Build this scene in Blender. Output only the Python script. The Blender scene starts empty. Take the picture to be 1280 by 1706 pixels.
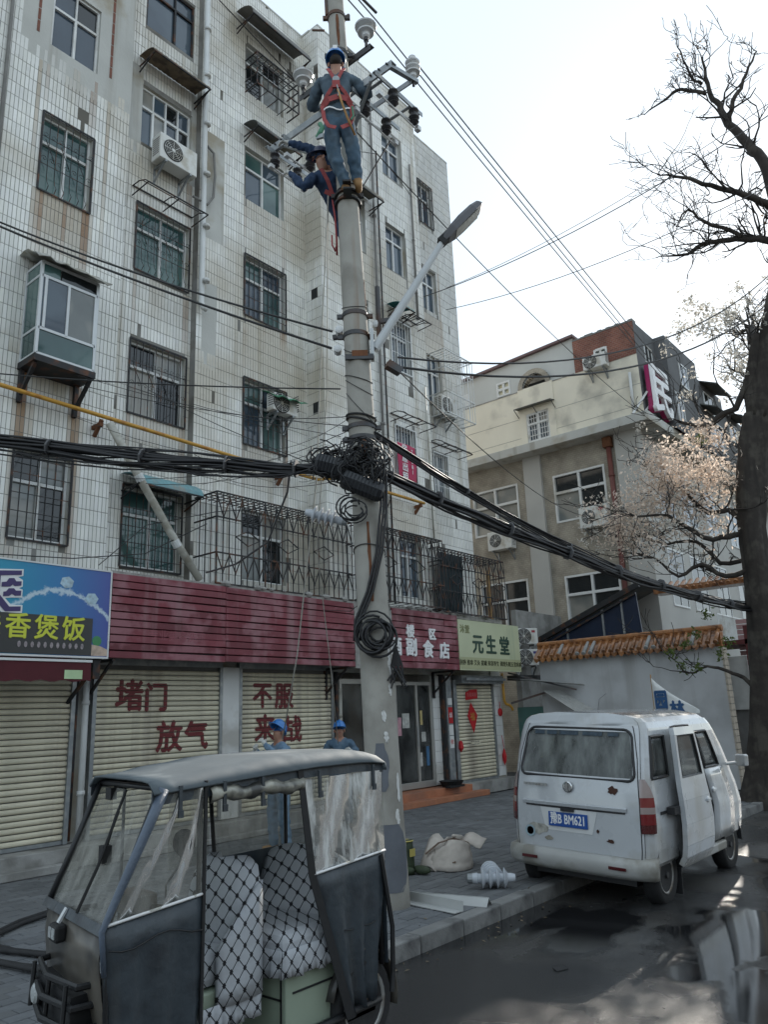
import bpy, bmesh, math, random
from mathutils import Vector, Matrix, Euler
R_ = math.radians
random.seed(7)
scene = bpy.context.scene
COL = scene.collection
# ------------------------------------------------------------------ camera
cam_d = bpy.data.cameras.new('camera'); cam = bpy.data.objects.new('camera', cam_d); COL.objects.link(cam)
cam.matrix_world = Matrix(((0.64253059, -0.17192035, -0.74672474, 0.0),
                           (-0.76529685, -0.1928248, -0.6141167, 0.0),
                           (-0.03840789, 0.96605486, -0.25546593, 1.75),
                           (0, 0, 0, 1)))
cam_d.sensor_fit = 'VERTICAL'; cam_d.sensor_height = 36.0; cam_d.lens = 27.22
cam_d.clip_start = 0.05; cam_d.clip_end = 4000
scene.camera = cam
# ------------------------------------------------------------------ sky, sun, exposure
SUN_AZ, SUN_EL = R_(10.4), R_(31.5)          # azimuth measured from +X towards +Y
sun_dir = Vector((math.cos(SUN_AZ) * math.cos(SUN_EL), math.sin(SUN_AZ) * math.cos(SUN_EL), math.sin(SUN_EL)))
world = bpy.data.worlds.new('World'); scene.world = world; world.use_nodes = True
nt = world.node_tree; nt.nodes.clear()
sky = nt.nodes.new('ShaderNodeTexSky'); sky.sky_type = 'NISHITA'; sky.sun_disc = False
sky.sun_elevation = SUN_EL; sky.sun_rotation = math.pi / 2 - SUN_AZ
sky.altitude = 100; sky.air_density = 1.0; sky.dust_density = 0.6; sky.ozone_density = 1.0
bg = nt.nodes.new('ShaderNodeBackground'); bg.inputs['Strength'].default_value = 0.11
wo = nt.nodes.new('ShaderNodeOutputWorld')
hs_ = nt.nodes.new('ShaderNodeHueSaturation'); hs_.inputs['Saturation'].default_value = 0.85
veil = nt.nodes.new('ShaderNodeMix'); veil.data_type = 'RGBA'; veil.inputs['Factor'].default_value = 0.66      # even, thin high haze over the whole sky
va = [i for i in veil.inputs if i.type == 'RGBA']; va[1].default_value = (6.7, 7.8, 8.5, 1)
nt.links.new(sky.outputs['Color'], hs_.inputs['Color']); nt.links.new(hs_.outputs['Color'], va[0])
nt.links.new([o for o in veil.outputs if o.type == 'RGBA'][0], bg.inputs['Color']); nt.links.new(bg.outputs['Background'], wo.inputs['Surface'])
sun_d = bpy.data.lights.new('sun', 'SUN'); sun_d.energy = 4.0; sun_d.angle = R_(0.55); sun_d.color = (1.0, 0.93, 0.83)
sun_o = bpy.data.objects.new('sun', sun_d); COL.objects.link(sun_o)
sun_o.rotation_euler = sun_dir.to_track_quat('Z', 'Y').to_euler(); sun_o.location = (20, 0, 30)
scene.view_settings.view_transform = 'Standard'; scene.view_settings.look = 'None'
scene.view_settings.exposure = 0.56; scene.view_settings.gamma = 1.0; scene.view_settings.use_curve_mapping = False
scene.cycles.use_denoising = True
scene.cycles.max_bounces = 7; scene.cycles.diffuse_bounces = 4; scene.cycles.glossy_bounces = 4
scene.cycles.transmission_bounces = 6; scene.cycles.transparent_max_bounces = 24
scene.cycles.caustics_reflective = False; scene.cycles.caustics_refractive = False

# ------------------------------------------------------------------ materials
MATS = {}
def mat(name, col, rough=0.7, metal=0.0, var=0.12, vscale=3.0, col2=None, c2amt=0.0, c2scale=1.2, c2detail=5.0,
        bump=0.0, bscale=60.0, streak=None, spec=0.5, rnd=0.0, attr=None, alpha=1.0, rvar=0.0, ocol=False, coat=0.0):
    """principled surface: base colour with fine variation, a second colour in noisy patches, vertical streaks, bump"""
    if name in MATS: return MATS[name]
    m = bpy.data.materials.new(name); m.use_nodes = True; N = m.node_tree.nodes; L = m.node_tree.links
    b = N['Principled BSDF']
    b.inputs['Roughness'].default_value = rough; b.inputs['Metallic'].default_value = metal
    b.inputs['Specular IOR Level'].default_value = spec
    if coat: b.inputs['Coat Weight'].default_value = coat; b.inputs['Coat Roughness'].default_value = 0.1
    tc = N.new('ShaderNodeTexCoord')
    def noise(scale, detail=4.0, vec=None):
        n = N.new('ShaderNodeTexNoise'); n.inputs['Scale'].default_value = scale; n.inputs['Detail'].default_value = detail
        L.new(vec or tc.outputs['Object'], n.inputs['Vector']); return n.outputs['Fac']
    def ramp(fac, lo, hi):
        r = N.new('ShaderNodeMapRange'); r.inputs['From Min'].default_value = lo; r.inputs['From Max'].default_value = hi
        L.new(fac, r.inputs['Value']); return r.outputs['Result']
    def mix(fac, a, c, mode='MIX'):
        n = N.new('ShaderNodeMix'); n.data_type = 'RGBA'; n.blend_type = mode
        if isinstance(fac, float): n.inputs['Factor'].default_value = fac
        else: L.new(fac, n.inputs['Factor'])
        for s, v in (('A', a), ('B', c)):
            k = [i for i in n.inputs if i.name == s and i.type == 'RGBA'][0]
            if isinstance(v, (tuple, list)): k.default_value = (*v[:3], 1)
            else: L.new(v, k)
        return [o for o in n.outputs if o.type == 'RGBA'][0]
    c = tuple(col)
    if attr:
        a = N.new('ShaderNodeAttribute'); a.attribute_name = attr; c = a.outputs['Color']
    if ocol:
        oi0 = N.new('ShaderNodeObjectInfo'); c = oi0.outputs['Color']
    if var:
        lo = N.new('ShaderNodeValue'); f = noise(vscale, 6.0)
        hsv = N.new('ShaderNodeHueSaturation')
        if isinstance(c, tuple): hsv.inputs['Color'].default_value = (*c, 1)
        else: L.new(c, hsv.inputs['Color'])
        r = N.new('ShaderNodeMapRange'); r.inputs['From Min'].default_value = 0.25; r.inputs['From Max'].default_value = 0.75
        r.inputs['To Min'].default_value = 1 - var; r.inputs['To Max'].default_value = 1 + var
        L.new(f, r.inputs['Value']); L.new(r.outputs['Result'], hsv.inputs['Value']); c = hsv.outputs['Color']
    if rnd:
        oi = N.new('ShaderNodeObjectInfo'); r = N.new('ShaderNodeMapRange')
        r.inputs['To Min'].default_value = 1 - rnd; r.inputs['To Max'].default_value = 1 + rnd
        L.new(oi.outputs['Random'], r.inputs['Value']); hsv = N.new('ShaderNodeHueSaturation')
        if isinstance(c, tuple): hsv.inputs['Color'].default_value = (*c, 1)
        else: L.new(c, hsv.inputs['Color'])
        L.new(r.outputs['Result'], hsv.inputs['Value']); c = hsv.outputs['Color']
    if col2 is not None:
        f = ramp(noise(c2scale, c2detail), 0.62 - c2amt * 0.3, 0.72 - c2amt * 0.2)
        c = mix(f, c, col2)
    if streak is not None:
        scol, samt, ssc = streak
        mp = N.new('ShaderNodeMapping'); mp.inputs['Scale'].default_value = (ssc, ssc, ssc * 0.06)
        L.new(tc.outputs['Object'], mp.inputs['Vector'])
        f = ramp(noise(1.0, 5.0, mp.outputs['Vector']), 0.68 - samt * 0.3, 0.9 - samt * 0.2)
        c = mix(f, c, scol)
    if isinstance(c, tuple): b.inputs['Base Color'].default_value = (*c, 1)
    else: L.new(c, b.inputs['Base Color'])
    if rvar:
        f = noise(vscale * 1.7, 5.0); r = N.new('ShaderNodeMapRange')
        r.inputs['From Min'].default_value = 0.3; r.inputs['From Max'].default_value = 0.7
        r.inputs['To Min'].default_value = max(0.02, rough - rvar); r.inputs['To Max'].default_value = min(1, rough + rvar)
        L.new(f, r.inputs['Value']); L.new(r.outputs['Result'], b.inputs['Roughness'])
    if bump:
        bp = N.new('ShaderNodeBump'); bp.inputs['Strength'].default_value = bump; bp.inputs['Distance'].default_value = 0.01
        L.new(noise(bscale, 6.0), bp.inputs['Height']); L.new(bp.outputs['Normal'], b.inputs['Normal'])
    if alpha < 1: b.inputs['Alpha'].default_value = alpha
    MATS[name] = m; return m

M = {}
def defm(k, *a, **kw): M[k] = mat(k, *a, **kw); return M[k]
defm('grout', (.24, .235, .22), .9, var=.3, vscale=2, col2=(.14, .13, .11), c2amt=.5, c2scale=1.2)
defm('tile', (.6, .61, .59), .30, attr='tcol', var=.12, vscale=1.1, spec=.5, streak=((.36, .31, .22), .40, 3.2), bump=.1, bscale=9, rvar=.12, col2=(.56, .52, .44), c2amt=.4, c2scale=.45)
defm('tile_single', (.6, .61, .59), .32, ocol=True, var=.05, vscale=8.0, spec=.5, rnd=.05)
defm('plaster', (.5, .5, .47), .85, var=.1, vscale=1.5, col2=(.36, .32, .25), c2amt=.35, c2scale=1.1, bump=.3, bscale=25, streak=((.25, .22, .17), .35, 3))
defm('concrete', (.34, .335, .32), .9, var=.18, vscale=4, col2=(.22, .215, .2), c2amt=.5, c2scale=2.5, bump=.4, bscale=45)
defm('concrete_dark', (.2, .195, .185), .9, var=.2, vscale=4, bump=.4, bscale=40)
defm('rubble', (.33, .32, .3), .95, var=.3, vscale=9, bump=.9, bscale=30)
defm('alu', (.62, .64, .65), .4, .15, var=.06)
defm('white_frame', (.7, .71, .7), .45, var=.06, col2=(.5, .48, .43), c2amt=.2)
defm('steel_black', (.03, .03, .032), .6, .3, var=.2, col2=(.12, .05, .025), c2amt=.3, c2scale=6)
defm('rust', (.16, .065, .03), .85, .1, var=.3, vscale=9)
defm('galv', (.30, .32, .33), .45, .6, var=.15, vscale=8, col2=(.42, .43, .43), c2amt=.4, c2scale=7)
defm('galv_dark', (.075, .075, .078), .55, .5, var=.2, vscale=8, col2=(.12, .06, .035), c2amt=.3)
defm('porcelain', (.62, .63, .63), .22, var=.05, col2=(.4, .4, .38), c2amt=.2, coat=.4)
defm('rubber', (.02, .02, .021), .75, var=.25, vscale=12, bump=.3, bscale=90)
defm('cable', (.012, .012, .014), .5, var=.2, vscale=10)
defm('wire', (.02, .02, .021), .55, var=0)
defm('wire_alu', (.11, .11, .115), .5, .3, var=0)
defm('pvc', (.62, .63, .62), .5, var=.08, streak=((.4, .37, .3), .4, 6))
defm('pvc_old', (.48, .47, .42), .6, var=.12, col2=(.33, .31, .26), c2amt=.5, c2scale=5)
defm('yellow', (.55, .29, .04), .45, var=.1, col2=(.4, .17, .03), c2amt=.25, c2scale=5)
defm('paint_white', (.74, .74, .72), .55, var=.05, col2=(.5, .48, .44), c2amt=.2)
defm('ac_white', (.68, .68, .65), .5, var=.06, col2=(.5, .47, .4), c2amt=.25, c2scale=3)
defm('black', (.012, .012, .013), .7, var=0)
defm('dark_room', (.02, .022, .022), .9, var=0)
def glass_opaque(name, col, rough=.06, tint2=None):
    m = mat(name, col, rough, var=.25, vscale=1.3, col2=tint2, c2amt=.6 if tint2 else 0, c2scale=1.1, c2detail=2, spec=.8)
    M[name] = m
glass_opaque('pane_teal', (.035, .085, .085), .07, (.09, .16, .15))
glass_opaque('pane_blue', (.04, .06, .085), .05, (.07, .10, .13))
glass_opaque('pane_dark', (.012, .015, .017), .06)
glass_opaque('pane_curtain', (.16, .175, .17), .12, (.30, .29, .26))
glass_opaque('pane_lit', (.60, .50, .28), .2, (.72, .68, .5))  # yellow base colour stands for sunlight coming through the attic
def clear_mat(name, tint, amount, rough=.05, dirt_sheen=(.5, .5, .46), dscale=(6, 6, 6), lo=.45, hi=.75, base=.05):
    """thin clear sheet: mostly see-through, glossy, with streaks of dust and painted wrinkle highlights that hide what lies behind"""
    m = bpy.data.materials.new(name); m.use_nodes = True; N = m.node_tree.nodes; L = m.node_tree.links
    out = N['Material Output']; N.remove(N['Principled BSDF'])
    tr = N.new('ShaderNodeBsdfTransparent'); tr.inputs['Color'].default_value = (*tint, 1)
    gl = N.new('ShaderNodeBsdfGlossy'); gl.inputs['Roughness'].default_value = rough
    df = N.new('ShaderNodeBsdfDiffuse'); df.inputs['Color'].default_value = (*dirt_sheen, 1)
    fr = N.new('ShaderNodeFresnel'); fr.inputs['IOR'].default_value = 1.45
    m1 = N.new('ShaderNodeMixShader'); L.new(fr.outputs['Fac'], m1.inputs['Fac']); L.new(tr.outputs[0], m1.inputs[1]); L.new(gl.outputs[0], m1.inputs[2])
    tc = N.new('ShaderNodeTexCoord'); mp = N.new('ShaderNodeMapping'); mp.inputs['Scale'].default_value = dscale
    no = N.new('ShaderNodeTexNoise'); no.inputs['Scale'].default_value = 1; no.inputs['Detail'].default_value = 7; no.inputs['Roughness'].default_value = .6
    L.new(tc.outputs['Object'], mp.inputs['Vector']); L.new(mp.outputs[0], no.inputs['Vector'])
    r = N.new('ShaderNodeMapRange'); r.inputs['From Min'].default_value = lo; r.inputs['From Max'].default_value = hi
    r.inputs['To Min'].default_value = base; r.inputs['To Max'].default_value = amount; L.new(no.outputs['Fac'], r.inputs['Value'])
    m2 = N.new('ShaderNodeMixShader'); L.new(r.outputs['Result'], m2.inputs['Fac']); L.new(m1.outputs[0], m2.inputs[1]); L.new(df.outputs[0], m2.inputs[2])
    L.new(m2.outputs[0], out.inputs['Surface']); MATS[name] = m; M[name] = m
clear_mat('clear_plastic', (.82, .82, .78), .5, .1, (.52, .52, .48), (11, 11, 2.2), .42, .85, .10)
clear_mat('clear_wrinkled', (.78, .79, .77), .9, .15, (.72, .73, .71), (15, 15, 3.2), .47, .64, .14)
clear_mat('dirty_glass', (.34, .37, .36), .8, .06, (.30, .32, .31), (7, 7, 2.0), .35, .75, .2)  # real dirt, its tone raised to carry the rear window's pale reflection too
clear_mat('van_glass', (.5, .54, .55), .5, .04, (.36, .38, .37), (4, 4, 2), .4, .8, .08)
clear_mat('shop_glass', (.62, .66, .65), .25, .04, (.4, .41, .4), (3, 3, 2), .4, .8, .03)

# ------------------------------------------------------------------ object helpers
W = {}
FRAME = Matrix()
def setframe(m=None):
    global FRAME
    FRAME = m if m is not None else Matrix()
def link(o, parent=None, wm=None):
    wm = FRAME.copy() if wm is None else wm
    COL.objects.link(o); W[o.name] = wm
    if parent is not None:
        o.parent = parent; o.matrix_parent_inverse = W[parent.name].inverted()
    o.matrix_basis = wm
    return o
def tag(o, label=None, cat=None, group=None, kind=None):
    if label: o['label'] = label
    if cat: o['category'] = cat
    if group: o['group'] = group
    if kind: o['kind'] = kind
    return o
def thing(name, label, cat, loc=(0, 0, 0), rz=0.0, group=None, m=None):
    o = bpy.data.objects.new(name, None); o.empty_display_size = .2
    wm = m if m is not None else Matrix.Translation(Vector(loc)) @ Matrix.Rotation(rz, 4, 'Z')
    link(o, None, wm); return tag(o, label, cat, group)

SPLIT = set('board bolt brace bracket brick_cap cargo clamp contact_rod door_gap edge_piping end_brick fork joint metal_post pillar pillar_tile plaster_patch render_joint roof_valance sill spool_insulator step stud strut tie tie_wire vent_hole wheel_arch louvre sunshade_strip'.split())
def split_loose(o):
    """pieces of one build that do not touch become parts of their own, under the same parent and name"""
    bm = bmesh.new(); bm.from_mesh(o.data); bm.verts.ensure_lookup_table(); seen = set(); isl = []
    for v in bm.verts:
        if v.index in seen: continue
        st, cur = [v], []
        seen.add(v.index)
        while st:
            a = st.pop(); cur.append(a)
            for e in a.link_edges:
                b = e.other_vert(a)
                if b.index not in seen: seen.add(b.index); st.append(b)
        lo = [min(q.co[i] for q in cur) for i in range(3)]; hi = [max(q.co[i] for q in cur) for i in range(3)]; isl.append([lo, hi, [q.index for q in cur]])
    ch = True
    while ch:
        ch = False
        for i in range(len(isl)):
            for j in range(i + 1, len(isl)):
                a, b = isl[i], isl[j]
                if all(a[0][k] <= b[1][k] + .003 and b[0][k] <= a[1][k] + .003 for k in range(3)):
                    isl[i] = [[min(x, y) for x, y in zip(a[0], b[0])], [max(x, y) for x, y in zip(a[1], b[1])], a[2] + b[2]]; isl.pop(j); ch = True; break
            if ch: break
    bm.free()
    if len(isl) < 2: return
    src = o.data; me0 = None
    for q in isl:
        b2 = bmesh.new(); b2.from_mesh(src); keep = set(q[2]); bmesh.ops.delete(b2, geom=[v for v in b2.verts if v.index not in keep], context='VERTS')
        me = bpy.data.meshes.new(src.name); b2.to_mesh(me); b2.free()
        for m in src.materials: me.materials.append(m)
        if me0 is None: me0 = me
        else:
            c = bpy.data.objects.new(o.name.split('.')[0], me); link(c, o.parent, W[o.name])
    o.data = me0

class MB:
    def __init__(s): s.v = []; s.f = []; s.mi = []; s.cur = 0; s.c = None
    def add(s, vs, fs):
        k = len(s.v); s.v += [tuple(p) for p in vs]; s.f += [tuple(i + k for i in f) for f in fs]; s.mi += [s.cur] * len(fs); return s
    def quad(s, *p): return s.add(p, [tuple(range(len(p)))])
    def box(s, x0, x1, y0, y1, z0, z1):
        return s.add([(x0, y0, z0), (x1, y0, z0), (x1, y1, z0), (x0, y1, z0), (x0, y0, z1), (x1, y0, z1), (x1, y1, z1), (x0, y1, z1)],
                     [(0, 3, 2, 1), (4, 5, 6, 7), (0, 1, 5, 4), (1, 2, 6, 5), (2, 3, 7, 6), (3, 0, 4, 7)])
    def obox(s, c, ax, ay, az):
        c, ax, ay, az = map(Vector, (c, ax, ay, az)); P = []
        for k in (-1, 1):
            for i, j in ((-1, -1), (1, -1), (1, 1), (-1, 1)): P.append(c + ax * i + ay * j + az * k)
        return s.add(P, [(0, 3, 2, 1), (4, 5, 6, 7), (0, 1, 5, 4), (1, 2, 6, 5), (2, 3, 7, 6), (3, 0, 4, 7)])
    def bar(s, p, q, w, h=None, up=(0, 0, 1)):
        p, q = Vector(p), Vector(q); d = (q - p); l = d.length; d.normalize(); up = Vector(up)
        if abs(d.dot(up)) > .98: up = Vector((1, 0, 0)) if abs(d.x) < .9 else Vector((0, 1, 0))
        a = d.cross(up).normalized(); b = a.cross(d).normalized()
        return s.obox((p + q) / 2, d * (l / 2), a * (w / 2), b * ((h or w) / 2))
    def tube(s, pts, r, n=6, caps=True):
        pts = [Vector(p) for p in pts]; m = len(pts); rs = r if isinstance(r, (list, tuple)) else [r] * m
        t0 = (pts[1] - pts[0]).normalized(); ref = Vector((0, 0, 1)) if abs(t0.z) < .9 else Vector((1, 0, 0))
        a = t0.cross(ref).normalized(); vs = []
        for i in range(m):
            t = (pts[min(i + 1, m - 1)] - pts[max(i - 1, 0)])
            t = t.normalized() if t.length > 1e-9 else t0
            a = a - t * a.dot(t)
            if a.length < 1e-6: a = t.cross(Vector((0, 1, 0)))
            a.normalize(); b = t.cross(a)
            for k in range(n):
                an = 2 * math.pi * k / n; vs.append(pts[i] + (a * math.cos(an) + b * math.sin(an)) * rs[i])
        fs = [(i * n + k, i * n + (k + 1) % n, (i + 1) * n + (k + 1) % n, (i + 1) * n + k) for i in range(m - 1) for k in range(n)]
        if caps: fs += [tuple(reversed(range(n))), tuple((m - 1) * n + k for k in range(n))]
        return s.add(vs, fs)
    def lathe(s, prof, o=(0, 0, 0), ax=(0, 0, 1), n=16):
        o = Vector(o); ax = Vector(ax).normalized(); ref = Vector((0, 0, 1)) if abs(ax.z) < .9 else Vector((1, 0, 0))
        a = ax.cross(ref).normalized(); b = ax.cross(a); vs = []
        for (r, t) in prof:
            for k in range(n):
                an = 2 * math.pi * k / n; vs.append(o + ax * t + (a * math.cos(an) + b * math.sin(an)) * max(r, 1e-4))
        m = len(prof)
        fs = [(i * n + k, i * n + (k + 1) % n, (i + 1) * n + (k + 1) % n, (i + 1) * n + k) for i in range(m - 1) for k in range(n)]
        fs += [tuple(reversed(range(n))), tuple((m - 1) * n + k for k in range(n))]
        return s.add(vs, fs)
    def prism(s, poly, ext):
        """poly: 3D points in order; ext: extrusion vector"""
        e = Vector(ext); P = [Vector(p) for p in poly]; n = len(P)
        return s.add(P + [p + e for p in P], [tuple(range(n)), tuple(range(2 * n - 1, n - 1, -1))] + [(i, i + n, (i + 1) % n + n, (i + 1) % n) for i in range(n)])
    def grid(s, rows):
        m, n = len(rows), len(rows[0])
        return s.add([p for r in rows for p in r], [(i * n + j, i * n + j + 1, (i + 1) * n + j + 1, (i + 1) * n + j) for i in range(m - 1) for j in range(n - 1)])
    def ball(s, c, rx, ry=None, rz=None, n=12, m=8, rot=None):
        ry = ry or rx; rz = rz or rx; c = Vector(c); rows = []
        for i in range(m + 1):
            th = math.pi * i / m; rows.append([])
            for k in range(n + 1):
                ph = 2 * math.pi * k / n; p = Vector((rx * math.sin(th) * math.cos(ph), ry * math.sin(th) * math.sin(ph), rz * math.cos(th)))
                rows[-1].append(c + (rot @ p if rot else p))
        return s.grid(rows)
    def build(s, name, mats, parent=None, smooth=False, bevel=0.0, solid=0.0, weld=False, subd=0, attr=None):
        me = bpy.data.meshes.new(name); me.from_pydata(s.v, [], s.f)
        mats = mats if isinstance(mats, (list, tuple)) else [mats]
        for m in mats: me.materials.append(M[m] if isinstance(m, str) else m)
        if len(mats) > 1: me.polygons.foreach_set('material_index', s.mi)
        if weld or bevel or subd:
            bm = bmesh.new(); bm.from_mesh(me); bmesh.ops.remove_doubles(bm, verts=bm.verts, dist=1e-5)
            bmesh.ops.recalc_face_normals(bm, faces=bm.faces); bm.to_mesh(me); bm.free()
        if smooth:
            me.polygons.foreach_set('use_smooth', [True] * len(me.polygons))
        if attr is not None:
            a = me.color_attributes.new('tcol', 'FLOAT_COLOR', 'POINT'); flat = []
            for c in attr: flat += [c[0], c[1], c[2], 1.0]
            a.data.foreach_set('color', flat)
        me.update()
        o = bpy.data.objects.new(name, me); link(o, parent)
        if name in SPLIT: split_loose(o)
        if solid:
            md = o.modifiers.new('solid', 'SOLIDIFY'); md.thickness = solid; md.offset = 0
        if bevel:
            md = o.modifiers.new('bevel', 'BEVEL'); md.width = bevel; md.segments = 2; md.limit_method = 'ANGLE'; md.angle_limit = R_(40)
        if subd:
            md = o.modifiers.new('sub', 'SUBSURF'); md.levels = subd; md.render_levels = subd
        return o
def one(o, label, cat, group=None, kind=None): return tag(o, label, cat, group, kind)

def text_mesh(name, body, size, m, parent, origin, xdir, updir, extrude=0.004, align='CENTER', sx=1.0, bold=0.0):
    """flat lettering set on a surface; origin is the centre of the line of text"""
    cu = bpy.data.curves.new(name, 'FONT'); cu.body = body; cu.size = size; cu.align_x = align; cu.align_y = 'CENTER'
    cu.extrude = extrude; cu.resolution_u = 2
    tmp = bpy.data.objects.new('tmp', cu); COL.objects.link(tmp)
    dg = bpy.context.evaluated_depsgraph_get(); me = bpy.data.meshes.new_from_object(tmp.evaluated_get(dg))
    bpy.data.objects.remove(tmp); bpy.data.curves.remove(cu); me.name = name
    x = Vector(xdir).normalized(); u = Vector(updir).normalized(); n = x.cross(u)
    mm = Matrix(((x.x * sx, u.x, n.x, origin[0]), (x.y * sx, u.y, n.y, origin[1]), (x.z * sx, u.z, n.z, origin[2]), (0, 0, 0, 1)))
    if bold:            # heavier strokes: the outline laid again a little to each side, each layer a hair deeper
        bm = bmesh.new(); src = me.copy()
        for k_, (dx_, dy_) in enumerate(((0, 0), (bold, 0), (-bold, 0), (0, bold), (0, -bold))):
            t_ = src.copy(); t_.transform(Matrix.Translation((dx_, dy_, -.0005 * k_))); bm.from_mesh(t_); bpy.data.meshes.remove(t_)
        bm.to_mesh(me); bm.free(); bpy.data.meshes.remove(src)
    me.transform(mm); me.materials.clear(); me.materials.append(M[m] if isinstance(m, str) else m)
    o = bpy.data.objects.new(name, me); link(o, parent); return o
def copy_tree(o, parent=None, delta=Matrix(), label=None, group=None):
    c = o.copy(); wm = delta @ W[o.name]; link(c, parent, wm)
    if label: c['label'] = label
    if group: c['group'] = group
    for ch in list(o.children): copy_tree(ch, c, delta)
    return c
def catenary(p, q, sag, n=14):
    p, q = Vector(p), Vector(q); return [p.lerp(q, i / n) - Vector((0, 0, sag * 4 * (i / n) * (1 - i / n))) for i in range(n + 1)]
def lerp(a, b, t): return a + (b - a) * t
# ================================================================== apartment building
TZ = 17.3
apt = thing('apartment_building', 'six storey apartment block clad in narrow white tiles with rust streaks, shops at street level', 'building', (8.5, 14, 0))
COLX = {'A': (4.66, 5.50), 'B': (6.48, 7.57), 'C': (8.80, 9.86), 'F': (11.25, 11.95), 'D': (12.69, 13.45), 'E': (14.80, 15.42)}
ROWZ = {2: (4.18, 5.48), 3: (6.75, 8.05), 4: (9.40, 10.70), 5: (12.0, 13.25), 6: (14.62, 15.9)}
SEG = [('A', .6, 6.15, 10.55), ('B', 6.15, 7.68, 10.70), ('C', 7.68, 10.47, 10.55), ('D', 10.47, 14.08, 10.05), ('E', 14.08, 16.35, 10.55)]
YF = {'A': 10.55, 'B': 10.70, 'C': 10.55, 'D': 10.05, 'F': 10.05, 'E': 10.55}
OPEN = []        # (x0,x1,z0,z1,yface,col,row)
for c in 'BCDFE':
    for r in (2, 3, 4, 5, 6):
        z0, z1 = ROWZ[r]; x0, x1 = COLX[c]
        OPEN.append((x0, x1, z0, z1, YF[c], c, r))
for z0, z1, r in ((4.34, 5.62, 2), (7.0, 8.3, 3), (9.9, 11.3, 4), (12.66, 14.0, 5), (15.3, 16.5, 6)):
    OPEN.append((4.66, 5.50, z0, z1, 10.55, 'A', r)); OPEN.append((2.2, 3.2, z0, z1, 10.55, 'A0', r))
OPEN.append((10.47, 10.47, 0, 0, 0, 'x', 0)); OPEN.pop()
# wall sheets with openings
def wall_sheet(mb, x0, x1, z0, z1, y, opens):
    xs = sorted({x0, x1, *[v for o in opens for v in o[:2] if x0 < v < x1]})
    zs = sorted({z0, z1, *[v for o in opens for v in o[2:4] if z0 < v < z1]})
    for a, b in zip(xs, xs[1:]):
        for c, d in zip(zs, zs[1:]):
            mx, mz = (a + b) / 2, (c + d) / 2
            if any(o[0] < mx < o[1] and o[2] < mz < o[3] for o in opens): continue
            mb.quad((a, y, c), (b, y, c), (b, y, d), (a, y, d))
wb = MB()
for n, x0, x1, y in SEG:
    wall_sheet(wb, x0, x1, 3.55, TZ, y, [o for o in OPEN if x0 < (o[0] + o[1]) / 2 < x1])
wb.quad((10.47, 10.05, 3.55), (10.47, 10.05, TZ), (10.47, 10.55, TZ), (10.47, 10.55, 3.55))
wb.quad((7.68, 10.55, 3.55), (7.68, 10.55, TZ), (7.68, 10.70, TZ), (7.68, 10.70, 3.55))
wb.quad((6.15, 10.55, 3.55), (6.15, 10.70, 3.55), (6.15, 10.70, TZ), (6.15, 10.55, TZ))
wb.quad((14.08, 10.05, 3.55), (14.08, 10.55, 3.55), (14.08, 10.55, TZ), (14.08, 10.05, TZ))
wb.build('wall', 'grout', apt)
# core, parapet caps, roof
cb = MB(); cb.box(.6, 16.35, 10.95, 20, 0, 16.5); cb.box(.6, 16.344, 10.9, 20, 3.4, 3.55)
cb.box(.6, 10.474, 10.06, 10.96, 3.44, 3.545); cb.box(10.474, 16.34, 10.06, 10.96, 3.44, 3.545)
cb.quad((16.35, 10.55, 3.55), (16.35, 10.95, 3.55), (16.35, 10.95, TZ), (16.35, 10.55, TZ))
cb.build('core', 'concrete', apt)
pb = MB()
for n, x0, x1, y in SEG: pb.box(x0 + .001, x1 - .001, y - .012, y + .26, TZ, TZ + .05)
pb.box(10.45, 10.7, 10.3, 10.54, TZ + .001, TZ + .049)
for n, x0, x1, y in SEG: pb.quad((x0, y + .25, 16.4), (x1, y + .25, 16.4), (x1, y + .25, TZ), (x0, y + .25, TZ))
pb.build('parapet', 'plaster', apt)
cb = MB(); cb.box(11.9, 12.5, 10.6, 11.2, 16.5, 18.2); cb.box(11.85, 12.55, 10.55, 11.25, 18.2, 18.3); cb.build('chimney', 'concrete', apt)

# tiles ----------------------------------------------------------------
PX, PZ = .064, .2365
NOTILE = [(4.18, 6.13, 12.35, 16.9), (3.25, 4.1, 13.2, 16.9), (6.17, 6.46, 11.9, 13.5), (7.58, 7.66, 11.6, 14.2), (7.78, 8.25, 10.6, 12.9), (7.8, 8.1, 8.2, 9.6)]
STAIN_SHADE = []                    # x0,x1,ztop,zbot,colour,strength
RUSTC, BRN, GRY = (.24, .12, .05), (.33, .24, .14), (.40, .38, .33)
for o in OPEN:
    x0, x1, z0 = o[0], o[1], o[2]
    STAIN_SHADE.append((x0 - .06, x1 + .06, z0, z0 - 1.25, GRY if o[5] in 'ABCE' else (.5, .49, .46), .5 if o[5] in 'ABCE' else .25))
    if o[5] in 'ABC' and o[6] in (3, 4, 5): STAIN_SHADE += [(x0 - .02 + random.random() * .5, x0 + .6 + random.random() * .1, z0, z0 - 1.1, BRN, .3), (x1 - .09, x1 + .03, z0, z0 - 1.6, RUSTC, .6), (x0 - .04, x0 + .06, z0, z0 - 1.4, RUSTC, .45)]
for a, b in ((4.62, 4.78), (5.45, 5.6)): STAIN_SHADE.append((a, b, 6.75, 3.4, RUSTC, 1.0)); STAIN_SHADE.append((a - .08, b + .08, 6.3, 3.4, BRN, .5))
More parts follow.
